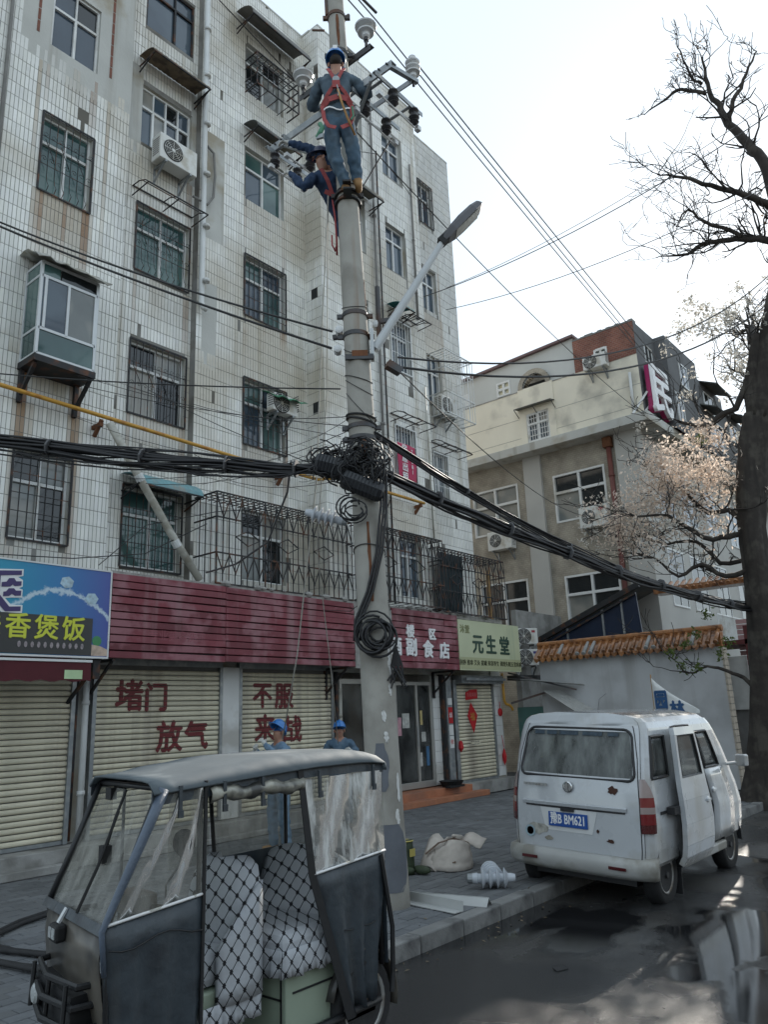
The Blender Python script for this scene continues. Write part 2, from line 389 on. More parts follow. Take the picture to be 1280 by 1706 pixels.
STAIN_SHADE += [(4.5, 4.6, 12.5, 9.6, BRN, .75), (5.7, 5.78, 12.4, 8.6, BRN, .7), (4.6, 5.6, 9.9, 8.6, BRN, .5), (4.7, 4.76, 9.9, 8.5, RUSTC, .8), (5.1, 5.16, 9.9, 8.5, RUSTC, .7), (5.42, 5.5, 9.9, 8.5, RUSTC, .8),
          (8.8, 8.9, 9.4, 8.1, RUSTC, .9), (9.3, 9.36, 9.4, 8.1, RUSTC, .8), (9.75, 9.84, 9.4, 8.1, RUSTC, .8), (8.75, 9.9, 9.4, 8.0, BRN, .4), (14.1, 16.35, 17.3, 3.4, (.36, .355, .33), .55), (14.7, 15.6, 11.9, 9.5, BRN, .45), (15.5, 15.56, 13.2, 10, RUSTC, .6)]  # the wide grey span tones the whole end bay for shade and dirt together
def stain_shade(x, z, base):
    c = list(base)
    for x0, x1, zt, zb, col, s in STAIN_SHADE:
        if x0 < x < x1 and zb < z < zt:
            k = s * min(1, (z - zb) / (zt - zb) * 1.4) * (.75 + .25 * random.random())
            c = [a * (1 - k) + b * k for a, b in zip(c, col)]
    return c
_cr = random.Random(9); CHIPS = [(_cr.uniform(3.8, 16.2), _cr.uniform(4.2, 17), _cr.uniform(.002, .012)) for _ in range(16)]
tiles = []                    # (x0,x1,z0,z1,y,axis,col)
def tile_seg(x0, x1, z0, z1, y, opens, axis=0, off=0.0, ret=None):
    nx = int((x1 - x0) / PX); nz = int((z1 - z0) / PZ) + 1
    for j in range(nz):
        za = z0 + j * PZ - off; zb = za + PZ - .0075
        za = max(za, z0 + .004); zb = min(zb, z1 - .003)
        if zb - za < .03: continue
        for i in range(nx + 1):
            xa = x0 + i * PX + .004; xb = min(xa + PX - .0075, x1 - .003)
            if xb - xa < .015: continue
            q = [xa, xb, za, zb]; skip = False; cx, cz = (xa + xb) / 2, (za + zb) / 2
            for o in opens:
                if q[0] < o[1] and q[1] > o[0] and q[2] < o[3] and q[3] > o[2]:
                    if o[2] < cz < o[3] and o[0] < cx < o[1]: skip = True; break
                    pen = (o[1] - q[0], q[1] - o[0], o[3] - q[2], q[3] - o[2]); k = pen.index(min(pen))
                    q[k] = (o[1] + .003, o[0] - .003, o[3] + .003, o[2] - .003)[k]
                    if k in (0, 1): q[0], q[1] = (o[1] + .003, q[1]) if k == 0 else (q[0], o[0] - .003)
                    else: q[2], q[3] = (o[3] + .003, q[3]) if k == 2 else (q[2], o[2] - .003)
            if skip or q[1] - q[0] < .012 or q[3] - q[2] < .02: continue
            if axis == 0 and any(n[0] < cx < n[1] and n[2] + random.uniform(-.1, .1) < cz < n[3] for n in NOTILE): continue
            if random.random() < .003 or any((cx - q_[0]) ** 2 + ((cz - q_[1]) * .5) ** 2 < q_[2] for q_ in CHIPS): continue
            b = random.uniform(.74, .86) * (1 if random.random() > .06 else random.uniform(.8, .92)); base = (b, b * .995, b * random.uniform(.93, .96))
            tiles.append((*q, y, axis, stain_shade(cx if axis == 0 else 10.4, cz, base)))
for n, x0, x1, y in SEG:
    tile_seg(x0, x1, 3.56, TZ, y, [o for o in OPEN if x0 < (o[0] + o[1]) / 2 < x1], 0, {'A': .05, 'B': .14, 'C': .02, 'D': .1, 'E': .19}[n])
VENT = [(10.2, 10.36, 10.33, 10.55), (10.2, 10.36, 7.75, 7.97), (10.2, 10.34, 13.4, 13.6)]
tile_seg(10.05, 10.55, 3.56, TZ, 10.47, [(v[0], v[1], v[2], v[3]) for v in VENT], 1, .1)
# the tiles that show largest (nearest the camera, low on the left of the facade) stand on their own
def near_key(t): return (t[0] + t[1]) ** 2 / 4 + 110 + ((t[2] + t[3]) / 2 - 1.75) ** 2
cand = [t for t in tiles if t[5] == 0 and t[0] > 3.9 and t[2] > 3.95 and abs(t[1] - t[0] - .0565) < .001 and abs(t[3] - t[2] - (PZ - .0075)) < .001]
cand.sort(key=near_key); single = cand[:300]; sid = set(map(id, single))
tm = MB(); tc_ = []
for t in tiles:
    if id(t) in sid: continue
    a, b, c, d, y, ax, col = t; e = .006 + random.uniform(-.001, .0012); sk = .004
    if ax == 0: P = [(a, y, c), (b, y, c), (b, y, d), (a, y, d), (a + .002, y - e, c + .002), (b - .002, y - e, c + .002), (b - .002, y - e, d - .002), (a + .002, y - e, d - .002)]
    else: P = [(y, b, c), (y, a, c), (y, a, d), (y, b, d), (y - e, b - .002, c + .002), (y - e, a + .002, c + .002), (y - e, a + .002, d - .002), (y - e, b - .002, d - .002)]
    tm.add(P, [(4, 5, 6, 7), (0, 1, 5, 4), (1, 2, 6, 5), (2, 3, 7, 6), (3, 0, 4, 7)]); tc_ += [col] * 8
tag(tm.build('wall_tiles', 'tile', apt, attr=tc_), kind='stuff')
w_, h_ = .0565, PZ - .0075; t1 = MB(); t1.add([(0, 0, 0), (w_, 0, 0), (w_, 0, h_), (0, 0, h_), (.002, -.0065, .002), (w_ - .002, -.0065, .002), (w_ - .002, -.0065, h_ - .002), (.002, -.0065, h_ - .002)], [(4, 5, 6, 7), (0, 1, 5, 4), (1, 2, 6, 5), (2, 3, 7, 6), (3, 0, 4, 7)])
tile_me = None
for t in single:
    if tile_me is None:
        o = t1.build('wall_tile', 'tile_single', apt); tile_me = o.data; mw = Matrix.Translation((t[0], t[4], t[2])); W[o.name] = mw; o.matrix_basis = mw
    else:
        o = bpy.data.objects.new('wall_tile', tile_me); link(o, apt, Matrix.Translation((t[0], t[4], t[2])))
    o.color = (*t[6], 1)
# bare plaster patches where the tiles are gone, exposed red brick edging
pm = MB()
for x0, x1, z0, z1 in NOTILE:
    y = 10.70 if 6.15 < x0 < 7.67 else 10.55
    wall_sheet(pm, x0 - .03, x1 + .03, z0 - .25, z1 + .1, y - .0035, [o for o in OPEN if abs(o[4] - y) < .01])
pm.build('plaster_patch', 'plaster', apt)
defm('brick_red', (.20, .085, .06), .9, var=.25, vscale=12)
for k in range(16):
    for xx in (4.42, 5.72):
        b = MB(); z = 12.75 + k * .24; b.box(xx, xx + .045, 10.54, 10.56, z, z + .22); b.build('brick', 'brick_red', apt)
vb = MB()
for v in VENT: vb.box(10.468, 10.52, v[0], v[1], v[2], v[3])
vb.build('vent_hole', 'dark_room', apt)

# windows ----------------------------------------------------------------
def window(x0, x1, z0, z1, y, style='teal', split=.68, depth=.11, mull=(.5,), frame='white_frame', parent=None):
    """reveal + frame with transom and mullions + panes set in the frame"""
    parent = parent or apt; fw = .04; yb = y + depth
    rv = MB(); rv.quad((x0, y, z0), (x0, yb, z0), (x0, yb, z1), (x0, y, z1)); rv.quad((x1, y, z0), (x1, y, z1), (x1, yb, z1), (x1, yb, z0))
    rv.quad((x0, y, z1), (x0, yb, z1), (x1, yb, z1), (x1, y, z1)); rv.quad((x0, y, z0), (x1, y, z0), (x1, yb, z0), (x0, yb, z0))
    rv.build('window_reveal', 'plaster', parent)
    fr = MB(); fr.box(x0, x0 + fw, yb - .03, yb + .02, z0, z1); fr.box(x1 - fw, x1, yb - .03, yb + .02, z0, z1)
    fr.box(x0 + fw, x1 - fw, yb - .03, yb + .02, z0, z0 + fw); fr.box(x0 + fw, x1 - fw, yb - .03, yb + .02, z1 - fw, z1)
    zt = z0 + (z1 - z0) * split; xs = [x0 + fw] + [lerp(x0, x1, m) for m in mull] + [x1 - fw]
    fr.box(x0 + fw, x1 - fw, yb - .032, yb + .018, zt - .025, zt + .025)
    for i, m in enumerate(mull):
        xm = lerp(x0, x1, m); fr.box(xm - .022, xm + .022, yb - .034, yb + .016, z0 + fw, zt - .025); fr.box(xm - .015, xm + .015, yb - .03, yb + .016, zt + .025, z1 - fw)
    w = fr.build('window', frame, parent, bevel=.004)
    k = 0
    for i in range(len(xs) - 1):
        st = style[k % len(style)] if isinstance(style, (list, tuple)) else style
        g = MB(); g.box(xs[i], xs[i + 1], yb + (.004 if i % 2 else .014), yb + .02, z0 + fw, zt - .02); g.build('pane', 'pane_' + st, w)
        st = style[(k + 1) % len(style)] if isinstance(style, (list, tuple)) else style
        g = MB(); g.box(xs[i], xs[i + 1], yb + .008, yb + .02, zt + .02, z1 - fw); g.build('pane', 'pane_' + st, w)
        k += 1
    return w
for x0, x1, z0, z1, y, c, r in OPEN:
    st = {'A': ['blue', 'dark'] if r == 5 else 'teal', 'A0': 'blue', 'B': 'teal' if r < 5 else 'blue', 'C': ['blue', 'teal'], 'D': 'blue', 'E': 'blue', 'F': 'blue'}[c]
    if (c, r) in (('A', 2), ('B', 3), ('C', 2)): st = ['curtain', 'dark', 'curtain']
    if (c, r) == ('C', 6): st = ['dark', 'curtain']
    if (c, r) == ('A', 5): window(x0, x1, z0, z1, y, ['blue', 'blue', 'dark'], .62, .07)
    elif (c, r) == ('B', 5): window(x0, x1, z0, z1, y, ['blue', 'curtain', 'blue', 'dark', 'blue'], .66, .09, (.25, .5, .75))
    elif (c, r) == ('B', 6): window(x0, x1, z0, z1, y, 'blue', .7, .06, (.6,), 'steel_black')
    else: window(x0, x1, z0, z1, y, st, .66 if c != 'D' else .7, .1 if c in 'AB' else .12)

# window grilles ----------------------------------------------------------
def grille(x0, x1, z0, z1, y, style, m='steel_black', nb=None, parent=None, belly=False):
    """welded bar grille close in front of a window"""
    g = MB(); w = .014; nb = nb or max(5, int((x1 - x0) / .115)); yy = y - .03
    for z in (z0, z1): g.box(x0, x1, yy - w / 2, yy + w / 2, z - w, z + w)
    for x in (x0, x1): g.box(x - w, x + w, yy - w / 2 - .001, yy + w / 2 + .001, z0, z1)
    for i in range(1, nb):
        x = lerp(x0, x1, i / nb)
        if belly: g.tube([(x, yy, z1), (x, yy, z0 + .3), (x, yy - .03, z0 + .16), (x, yy - .09, z0 + .06), (x, yy - .03, z0)], .006, 4)
        else: g.box(x - .006, x + .006, yy - .005, yy + .005, z0, z1)
    for t in ((.33, .68) if style != 'plain' else (.12, .3, .5, .72, .9)):
        z = lerp(z0, z1, t); g.box(x0, x1, yy - .009, yy - .004, z - .006, z + .006)
    if style == 'scroll':
        for i in range(nb):
            xa = lerp(x0, x1, (i + .5) / nb)
            for zc, sg in ((lerp(z0, z1, .70), 1), (lerp(z0, z1, .40), -1)):
                pts = []
                for k in range(9):
                    an = k * .85; rr = .048 * (1 - k / 11); pts.append((xa + sg * rr * math.cos(an), yy - .012, zc + rr * math.sin(an)))
                g.tube(pts, .0045, 3)
            if i < nb - 1 and i % 2 == 0: g.bar((xa, yy - .012, lerp(z0, z1, .64)), (xa + .16, yy - .012, lerp(z0, z1, .42)), .009)
    g.build('window_grille', m, parent or apt)
def rel(c, r, d=.02):
    o = [o for o in OPEN if o[5] == c and o[6] == r][0]; return o[0] - d, o[1] + d, o[2] - d, o[3] + d, o[4]
for c, r, st, bl in (('A', 4, 'scroll', True), ('B', 4, 'scroll', True), ('B', 3, 'scroll', False), ('C', 4, 'plain', False), ('C', 3, 'scroll', False), ('A', 2, 'plain', False), ('B', 2, 'plain', False), ('E', 6, 'scroll', False)):
    x0, x1, z0, z1, y = rel(c, r); grille(x0, x1, z0, z1, y, st, belly=bl)
for c, r in (('D', 4), ('D', 3), ('E', 3)):
    x0, x1, z0, z1, y = rel(c, r, -.01); grille(x0, x1, z0, z1, y, 'plain2', 'white_frame', 7)

# drain pipes, conduits on the facade
def pipe(name, pts, r, m, parent=apt, n=10, rings=0, ringr=1.25):
    t = MB(); t.tube(pts, r, n)
    if rings:
        for i in range(rings):
            p = Vector(pts[0]).lerp(Vector(pts[-1]), (i + .5) / rings); d = (Vector(pts[-1]) - Vector(pts[0])).normalized()
            t.tube([p - d * .03, p + d * .03], r * ringr, n)
    return t.build(name, m, parent, smooth=True)
pipe('drain_pipe', [(7.7, 10.46, 17.0), (7.72, 10.46, 9.15), (7.74, 10.42, 9.05), (7.75, 10.36, 9.0)], .055, 'pvc', rings=7)
pipe('drain_pipe', [(3.98, 10.5, 17), (4.02, 10.5, 6.0)], .028, 'concrete_dark'); pipe('drain_pipe', [(3.72, 10.5, 17), (3.74, 10.5, 9)], .025, 'concrete_dark')
pipe('drain_pipe', [(12.2, 9.98, 17), (12.22, 9.98, 4)], .03, 'concrete_dark', rings=5, ringr=1.6); pipe('drain_pipe', [(12.38, 9.99, 15), (12.4, 9.99, 4)], .02, 'steel_black')
pipe('drain_pipe', [(13.72, 9.98, 15.4), (13.72, 9.98, 11)], .03, 'concrete_dark', rings=3)
pipe('drain_pipe', [(13.86, 9.99, 9.3), (13.9, 9.99, 5.6)], .02, 'pvc_old')

# projecting glazed bay (column A) and its crumpled canopy ------------------
bay = thing('glass_bay', 'projecting glazed window box on steel brackets under a crumpled plastic canopy', 'window box', (5.06, 10.5, 6.9))
bx0, bx1, by, bz0, bz1 = 4.62, 5.50, 10.08, 6.92, 8.38
fb = MB(); s_ = .022
for x in (bx0, bx1):
    for y in (by, 10.52): fb.box(x - s_, x + s_, y - s_, y + s_, bz0, bz1)
for z in (bz0, 7.32, 8.16, bz1):
    fb.box(bx0, bx1, by - s_, by + s_, z - s_, z + s_)
    for x in (bx0, bx1): fb.box(x - s_ * .9, x + s_ * .9, by, 10.52, z - s_ * .9, z + s_ * .9)
fb.box(lerp(bx0, bx1, .48) - .02, lerp(bx0, bx1, .48) + .02, by - s_ * 1.2, by + s_, 7.32, 8.16)
fb.box(bx0 + .05, bx0 + .09, by - .03, by, 7.34, 8.14); fb.box(bx1 - .05, bx1 - .02, by - .03, by, 7.34, 8.14)
fb.build('frame', 'alu', bay, bevel=.003)
for a, b, c, d, mt in ((bx0 + .02, 5.04, 7.34, 8.14, 'pane_blue'), (5.06, bx1 - .02, 7.34, 8.14, 'pane_curtain'), (bx0 + .02, bx1 - .02, 6.95, 7.3, 'pane_teal'), (bx0 + .02, 4.9, 8.18, 8.36, 'pane_teal'), (4.92, bx1 - .02, 8.18, 8.36, 'pane_dark')):
    g = MB(); g.box(a, b, by - .006, by + .01, c, d); g.build('pane', mt, bay)
for a, b in ((6.95, 7.3), (7.34, 8.14), (8.18, 8.36)):
    g = MB(); g.box(bx0 - .008, bx0 + .008, by + .03, 10.49, a, b); g.build('pane', 'pane_teal', bay)
    g = MB(); g.box(bx1 - .008, bx1 + .008, by + .03, 10.49, a, b); g.build('pane', 'pane_teal', bay)
g = MB(); g.box(bx0 - .03, bx1 + .03, by - .04, 10.54, 6.80, 6.90)
for x in (bx0 + .02, bx1 - .02): g.box(x - .03, x + .03, 10.47, 10.54, 6.3, 6.8); g.bar((x, 10.1, 6.79), (x, 10.5, 6.4), .05)
g.build('bracket', 'steel_black', bay)
rows = []
for i in range(6):
    t = i / 5; rows.append([(lerp(bx0 - .14, bx1 + .14, j / 14), lerp(10.54, 9.9, t), 8.62 - .26 * t * t + random.uniform(-.025, .025) + .02 * math.sin(j * 1.9 + i)) for j in range(15)])
g = MB(); g.grid(rows); defm('old_plastic', (.42, .42, .39), .45, var=.3, vscale=6, col2=(.24, .22, .17), c2amt=.6, c2scale=5); g.build('canopy', 'old_plastic', bay, smooth=True, solid=.012)

# awnings -------------------------------------------------------------------
def awning(name, label, x0, x1, y, zt, drop, out, m, curve=True, ribs=True, ends=False):
    t = thing(name, label, 'awning', ((x0 + x1) / 2, y, zt)); rows = []; n = 7
    for i in range(n):
        a = i / (n - 1); yy = y - out * (math.sin(a * math.pi / 2) if curve else a); zz = zt - drop * ((1 - math.cos(a * math.pi / 2)) if curve else a)
        rows.append([(lerp(x0, x1, j / 24), yy, zz + (.012 if (j % 2 and ribs) else 0)) for j in range(25)])
    g = MB(); g.grid(rows); g.build('canopy', m, t, solid=.012)
    f = MB(); yo, zo = y - out, zt - drop
    f.bar((x0, yo, zo), (x1, yo, zo), .025)
    for x in (x0 + .02, x1 - .02): f.bar((x, y, zo - .02), (x, yo, zo - .005), .02); f.bar((x, y, zo - .3 if ends else zo - .15), (x, yo + .05, zo - .01), .02)
    f.build('frame', 'steel_black', t); return t
defm('awn_brown', (.20, .15, .10), .75, var=.2, vscale=8, col2=(.1, .075, .055), c2amt=.5, c2scale=5)
defm('awn_dark', (.10, .105, .10), .7, var=.2, vscale=6, col2=(.18, .16, .12), c2amt=.4)
defm('awn_teal', (.16, .32, .35), .6, var=.2, vscale=6, col2=(.25, .27, .25), c2amt=.5, c2scale=4)
defm('awn_green', (.01, .16, .17), .6, var=.2, vscale=6)
awning('window_awning', 'brown corrugated awning above the fifth floor window with an air conditioner under it', 6.36, 7.62, 10.68, 13.78, .2, .5, 'awn_brown')
awning('window_awning', 'wide grey rounded awning over the topmost window below the parapet', 8.5, 10.18, 10.53, 16.45, .42, .55, 'concrete_dark', ribs=False)
awning('window_awning', 'dark rounded awning over the fifth floor window left of the pole', 8.72, 9.98, 10.53, 13.72, .28, .45, 'awn_dark', ribs=False)
awning('window_awning', 'torn light teal corrugated awning over the window behind the slanting pipe', 6.42, 7.66, 10.68, 5.66, .26, .5, 'awn_teal')
awning('window_awning', 'plain grey awning beside the pole just below the climbing workers', 11.1, 12.1, 10.03, 13.5, .3, .45, 'awn_dark', ribs=False)
awning('window_awning', 'small dark green awning above the barred window right of the lamp arm', 12.6, 13.15, 10.03, 10.98, .16, .4, 'awn_green')
def awn_frame(label, x0, x1, y, z, out, h=.18):
    f = MB()
    for k in range(3):
        x = lerp(x0, x1, k / 2); f.tube([(x, y, z + h), (x, y - out * .4, z + h * .95), (x, y - out * .8, z + h * .5), (x, y - out, z)], .011, 5); f.bar((x, y, z - .02), (x, y - out, z), .016)
    f.bar((x0, y - out, z), (x1, y - out, z), .02); f.bar((x0, y - .01, z + h), (x1, y - .01, z + h), .02); f.bar((x0, y - out * .55, z + h * .85), (x1, y - out * .55, z + h * .85), .012)
    one(f.build('awning_frame', 'steel_black'), label, 'frame')
awn_frame('bare curved awning frame above the fourth floor window with scrolled bars', 6.36, 7.62, 10.68, 10.8, .5)
awn_frame('bare awning frame above the window with the pink banner', 12.55, 13.6, 10.03, 8.08, .5)
awn_frame('bare awning frame right of the green awning', 13.16, 13.75, 10.03, 10.74, .42, .14)
awn_frame('bare awning frame above the white barred window at the far end of the block', 14.7, 15.9, 10.53, 8.1, .45)

# air conditioner outdoor units ----------------------------------------------
def ac_unit(label, c, face, w=.78, h=.54, d=.28, group='air conditioner outdoor units', logo=None):
    """c: centre of the back bottom edge; face: outward unit vector"""
    n = Vector(face).normalized(); r = n.cross(Vector((0, 0, 1))).normalized() * -1
    m = Matrix(((r.x, n.x, 0, c[0]), (r.y, n.y, 0, c[1]), (0, 0, 1, c[2]), (0, 0, 0, 1)))
    t = thing('air_conditioner_unit', label, 'air conditioner', m=m, group=group); setframe(m)
    g = MB(); g.box(-w / 2, w / 2, .1, .1 + d, 0, h); g.build('casing', 'ac_white', t, bevel=.015)
    g = MB(); cx = -w * .16; y = .1 + d
    g.lathe([(.205, 0), (.205, .012), (.19, .012), (.19, .002), (.01, .002)], (cx, y, h / 2), (0, 1, 0), 24); g.build('fan_ring', 'black', t)
    f = MB()
    for rr in (.04, .075, .11, .145, .18):
        f.tube([(cx + rr * math.cos(a * .3927), y + .012, h / 2 + rr * math.sin(a * .3927)) for a in range(17)], .0045, 4)
    for a in range(8): f.bar((cx, y + .012, h / 2), (cx + .19 * math.cos(a * .785), y + .012, h / 2 + .19 * math.sin(a * .785)), .007)
    f.lathe([(.03, 0), (.03, .02)], (cx, y, h / 2), (0, 1, 0), 12); f.build('fan_grille', 'ac_white', t)
    s = MB()
    for k in range(8): s.box(w / 2 - .001, w / 2 + .004, .15, .34, .1 + k * .045, .12 + k * .045)
    s.build('side_vent', 'concrete_dark', t); s = MB()
    for k in range(8): s.box(-w / 2 - .004, -w / 2 + .001, .15, .34, .1 + k * .045, .12 + k * .045)
    s.build('side_vent', 'concrete_dark', t)
    b = MB()
    for x in (-w * .33, w * .33): b.box(x - .02, x + .02, 0, .1 + d, -.035, 0); b.bar((x, .02, -.28), (x, .3, -.03), .03); b.box(x - .02, x + .02, 0, .02, -.32, -.03)
    b.build('bracket', 'galv', t)
    if logo: lg = MB(); lg.box(w * .22, w * .38, y, y + .004, h * .72, h * .86); lg.build('logo', logo, t)
    setframe(); return t
defm('logo_red', (.35, .03, .05), .5, var=0); defm('logo_blue', (.06, .05, .22), .5, var=0)
ac_unit('white air conditioner unit under the brown awning on the fifth floor', (7.05, 10.70, 11.58), (0, -1, 0), .8, .52)
pipe('refrigerant_pipe', [(7.8, 10.5, 12.6), (7.95, 10.48, 12.5), (7.98, 10.47, 12.0), (7.94, 10.46, 11.5), (7.8, 10.45, 11.25), (7.5, 10.5, 11.3)], .025, 'concrete_dark')

# security cages ----------------------------------------------------------------
def cage(label, x0, x1, yb, yf, z0, z1, pitch=.13, diamonds=True, m='steel_black', top=True, sub=None):
    g = MB(); w = .011
    for z in (z0, z1, lerp(z0, z1, .33), lerp(z0, z1, .72)):
        g.box(x0, x1, yf - w, yf + w, z - w, z + w); g.box(x0 - w, x0 + w, yf, yb, z - w, z + w); g.box(x1 - w, x1 + w, yf, yb, z - w, z + w)
    n = int((x1 - x0) / pitch)
    for i in range(n + 1):
        x = lerp(x0, x1, i / n); ww = .007 if i % 8 else .014; g.box(x - ww, x + ww, yf - .006, yf + .006, z0, z1)
        if top: g.box(x - .006, x + .006, yf, yb, z1 - .006, z1 + .006)
        if i % 2 == 0: g.box(x - .006, x + .006, yf, yb, z0 - .006, z0 + .006)
    if top:
        for k in range(1, 5): y = lerp(yf, yb, k / 5); g.box(x0, x1, y - .006, y + .006, z1 - .012, z1)
    m2 = max(2, int((yb - yf) / pitch))
    for k in range(1, m2):
        y = lerp(yf, yb, k / m2)
        for x in (x0, x1): g.box(x - .006, x + .006, y - .006, y + .006, z0, z1)
    if diamonds:
        for i in range(n):
            xa, xb, xm = lerp(x0, x1, i / n), lerp(x0, x1, (i + 1) / n), lerp(x0, x1, (i + .5) / n)
            for zc, hh in ((lerp(z0, z1, .83), .17), (lerp(z0, z1, .22), .15)):
                s = 1 if i % 2 else -1
                g.bar((xa, yf - .012, zc - hh * s), (xb, yf - .012, zc + hh * s), .015); 
                g.lathe([(.004, -.035), (.02, 0), (.004, .035)], (xa, yf - .012, zc - hh * s), (0, 0, 1), 4)
        for i in range(3, n - 3, 7):
            xa, xb = lerp(x0, x1, i / n), lerp(x0, x1, min(1, (i + 4) / n)); zc = lerp(z0, z1, .53); xm = (xa + xb) / 2
            for p, q in (((xa, zc), (xm, zc + .13)), ((xm, zc + .13), (xb, zc)), ((xb, zc), (xm, zc - .13)), ((xm, zc - .13), (xa, zc))): g.bar((p[0], yf - .012, p[1]), (q[0], yf - .012, q[1]), .016)
    o = g.build('security_cage', m); one(o, label, 'security cage'); return o
cage('long black steel cage with diamond bars over the red boards left of the pole', 7.72, 11.0, 10.5, 9.9, 3.93, 5.46)
cage('black steel cage with diamond bars right of the pole above the shop lettering', 11.1, 13.66, 10.03, 9.62, 3.95, 5.44)
cage('corner cage of thin black bars above the pale green sign', 13.74, 16.5, 10.53, 9.8, 3.93, 5.35)
cage('deep cage of thin white bars at the far end of the third floor', 14.72, 15.95, 10.53, 9.95, 8.9, 10.6, .12, False, 'white_frame')
cage('slanted old cage with rags and a pot below the topmost awning', 8.76, 9.95, 10.53, 10.15, 14.55, 15.35, .14, False)
ac_unit('white air conditioner unit inside the white barred cage on the third floor', (15.2, 10.56, 9.0), (0, -1, 0), .7, .5, .25)
# dark cloth in the corner cage, wooden post, ledge with rubble
rows = [[(lerp(13.8, 14.7, j / 10), 9.83 + .03 * math.sin(j * 1.7) + .01 * i, lerp(5.25, 3.95, i / 8)) for j in range(11)] for i in range(9)]
defm('cloth_dark', (.018, .03, .035), .8, var=.3, vscale=8); g = MB(); g.grid(rows); one(g.build('hanging_cloth', 'cloth_dark', smooth=True, solid=.006), 'dark blue green cloth hanging inside the corner cage', 'cloth')
g = MB(); g.box(15.95, 16.03, 9.9, 9.98, 3.9, 5.1); one(g.build('wooden_post', mat('wood_raw', (.42, .26, .12), .8, var=.25, vscale=8)), 'raw timber post standing inside the corner cage', 'post')
g = MB()
for k in range(70):
    x = random.uniform(7.7, 16.3); r = random.uniform(.03, .08); g.ball((x, random.uniform(9.88, 10.0), 3.93), r * 1.4, r, r * .8, 6, 4)
lb = MB(); lb.box(5.9, 16.4, 9.9, 10.56, 3.82, 3.915); lb.box(10.98, 12.1, 9.86, 10.02, 2.65, 3.82); lb.build('ledge', 'rubble', apt)
tag(g.build('rubble', 'rubble'), 'broken concrete lumps lying along the ledge above the shop signs', 'rubble', kind='stuff')
# clutter in the window with the green sheet
ac_unit('old air conditioner under a green sheet sticking out of the third floor window', (9.55, 10.5, 7.45), (0, -1, 0), .62, .36, .2)
rows = [[(lerp(9.2, 9.98, j / 8), lerp(10.5, 10.02, i / 5), 7.92 - .05 * i + .03 * math.sin(j * 2 + i) + .05 * (j / 8 - .5)) for j in range(9)] for i in range(6)]
defm('green_sheet', (.05, .2, .11), .6, var=.3, vscale=9); g = MB(); g.grid(rows); one(g.build('plastic_sheet', 'green_sheet', smooth=True, solid=.008), 'crumpled green plastic sheet over the window air conditioner', 'sheet')

# banner ----------------------------------------------------------------------
ban = thing('rental_banner', 'pink red vertical banner with white lettering hung on a window grille', 'banner', (12.95, 9.93, 7.1))
defm('banner_red', (.42, .02, .08), .6, var=.1); defm('letter_white', (.8, .8, .8), .5, var=.04)
rows = [[(lerp(12.62, 13.26, j / 8), 9.92 + .012 * math.sin(j + i * .7), lerp(7.58, 6.7, i / 8)) for j in range(9)] for i in range(9)]
g = MB(); g.grid(rows); g.build('cloth', 'banner_red', ban, smooth=True, solid=.004)
for i, ch in enumerate('房屋出租'): text_mesh('lettering', ch, .21, 'letter_white', ban, (12.84, 9.898, 7.45 - i * .215), (1, 0, 0), (0, 0, 1), .002, bold=.004)
for i, ch in enumerate('71081'): text_mesh('lettering', ch, .13, 'letter_white', ban, (13.1, 9.898, 7.44 - i * .12), (1, 0, 0), (0, 0, 1), .002)
# ================================================================== shop fronts at street level (parts of the block)
sb = MB(); sb.box(.6, 3.1, 10.6, 10.96, .27, 3.5); sb.box(5.71, 6.06, 10.56, 10.96, .27, 3.44); sb.box(8.30, 8.73, 10.56, 10.96, .27, 3.44)
sb.box(10.95, 11.18, 10.56, 10.96, .27, 3.44); sb.box(14.22, 15.05, 10.56, 10.96, .27, 3.44); sb.box(16.66, 17.08, 10.5, 10.96, .0, 3.44)
sb.box(.6, 17.08, 10.54, 10.95, 2.62, 3.43)
sb.build('shop_wall', 'plaster', apt)
ax = MB(); ax.box(16.36, 17.08, 10.97, 13.5, 0, 3.6); ax.build('annex_wall', 'concrete', apt)
wp = MB(); wp.box(8.33, 8.68, 10.44, 10.56, .27, 2.65); wp.build('pillar', 'paint_white', apt, bevel=.01)
tp = MB()
for k in range(10): tp.box(14.24, 14.5, 10.53, 10.56, .28 + k * .232, .28 + k * .232 + .225)
for k in range(10): tp.box(16.7, 17.0, 10.47, 10.5, .28 + k * .232, .28 + k * .232 + .225)
tp.build('pillar_tile', 'paint_white', apt)
mp = MB(); mp.box(14.58, 14.78, 10.38, 10.56, .27, 2.6); mp.box(14.88, 15.0, 10.4, 10.56, .27, 2.5); mp.build('metal_post', 'galv', apt, bevel=.01)
mp = MB(); mp.box(14.80, 14.86, 10.42, 10.56, .27, 2.62); mp.box(14.5, 14.56, 10.42, 10.56, .27, 2.62); mp.box(11.0, 11.06, 10.4, 10.56, .8, 2.62); mp.build('metal_post', 'steel_black', apt)
pipe('drain_pipe', [(5.89, 10.42, 2.7), (5.9, 10.42, .3)], .045, 'pvc', rings=2); pipe('drain_pipe', [(11.12, 10.42, 2.3), (11.12, 10.42, .3)], .035, 'pvc_old', rings=2)
pipe('drain_pipe', [(5.78, 10.46, 2.7), (5.78, 10.46, .3)], .02, 'steel_black')
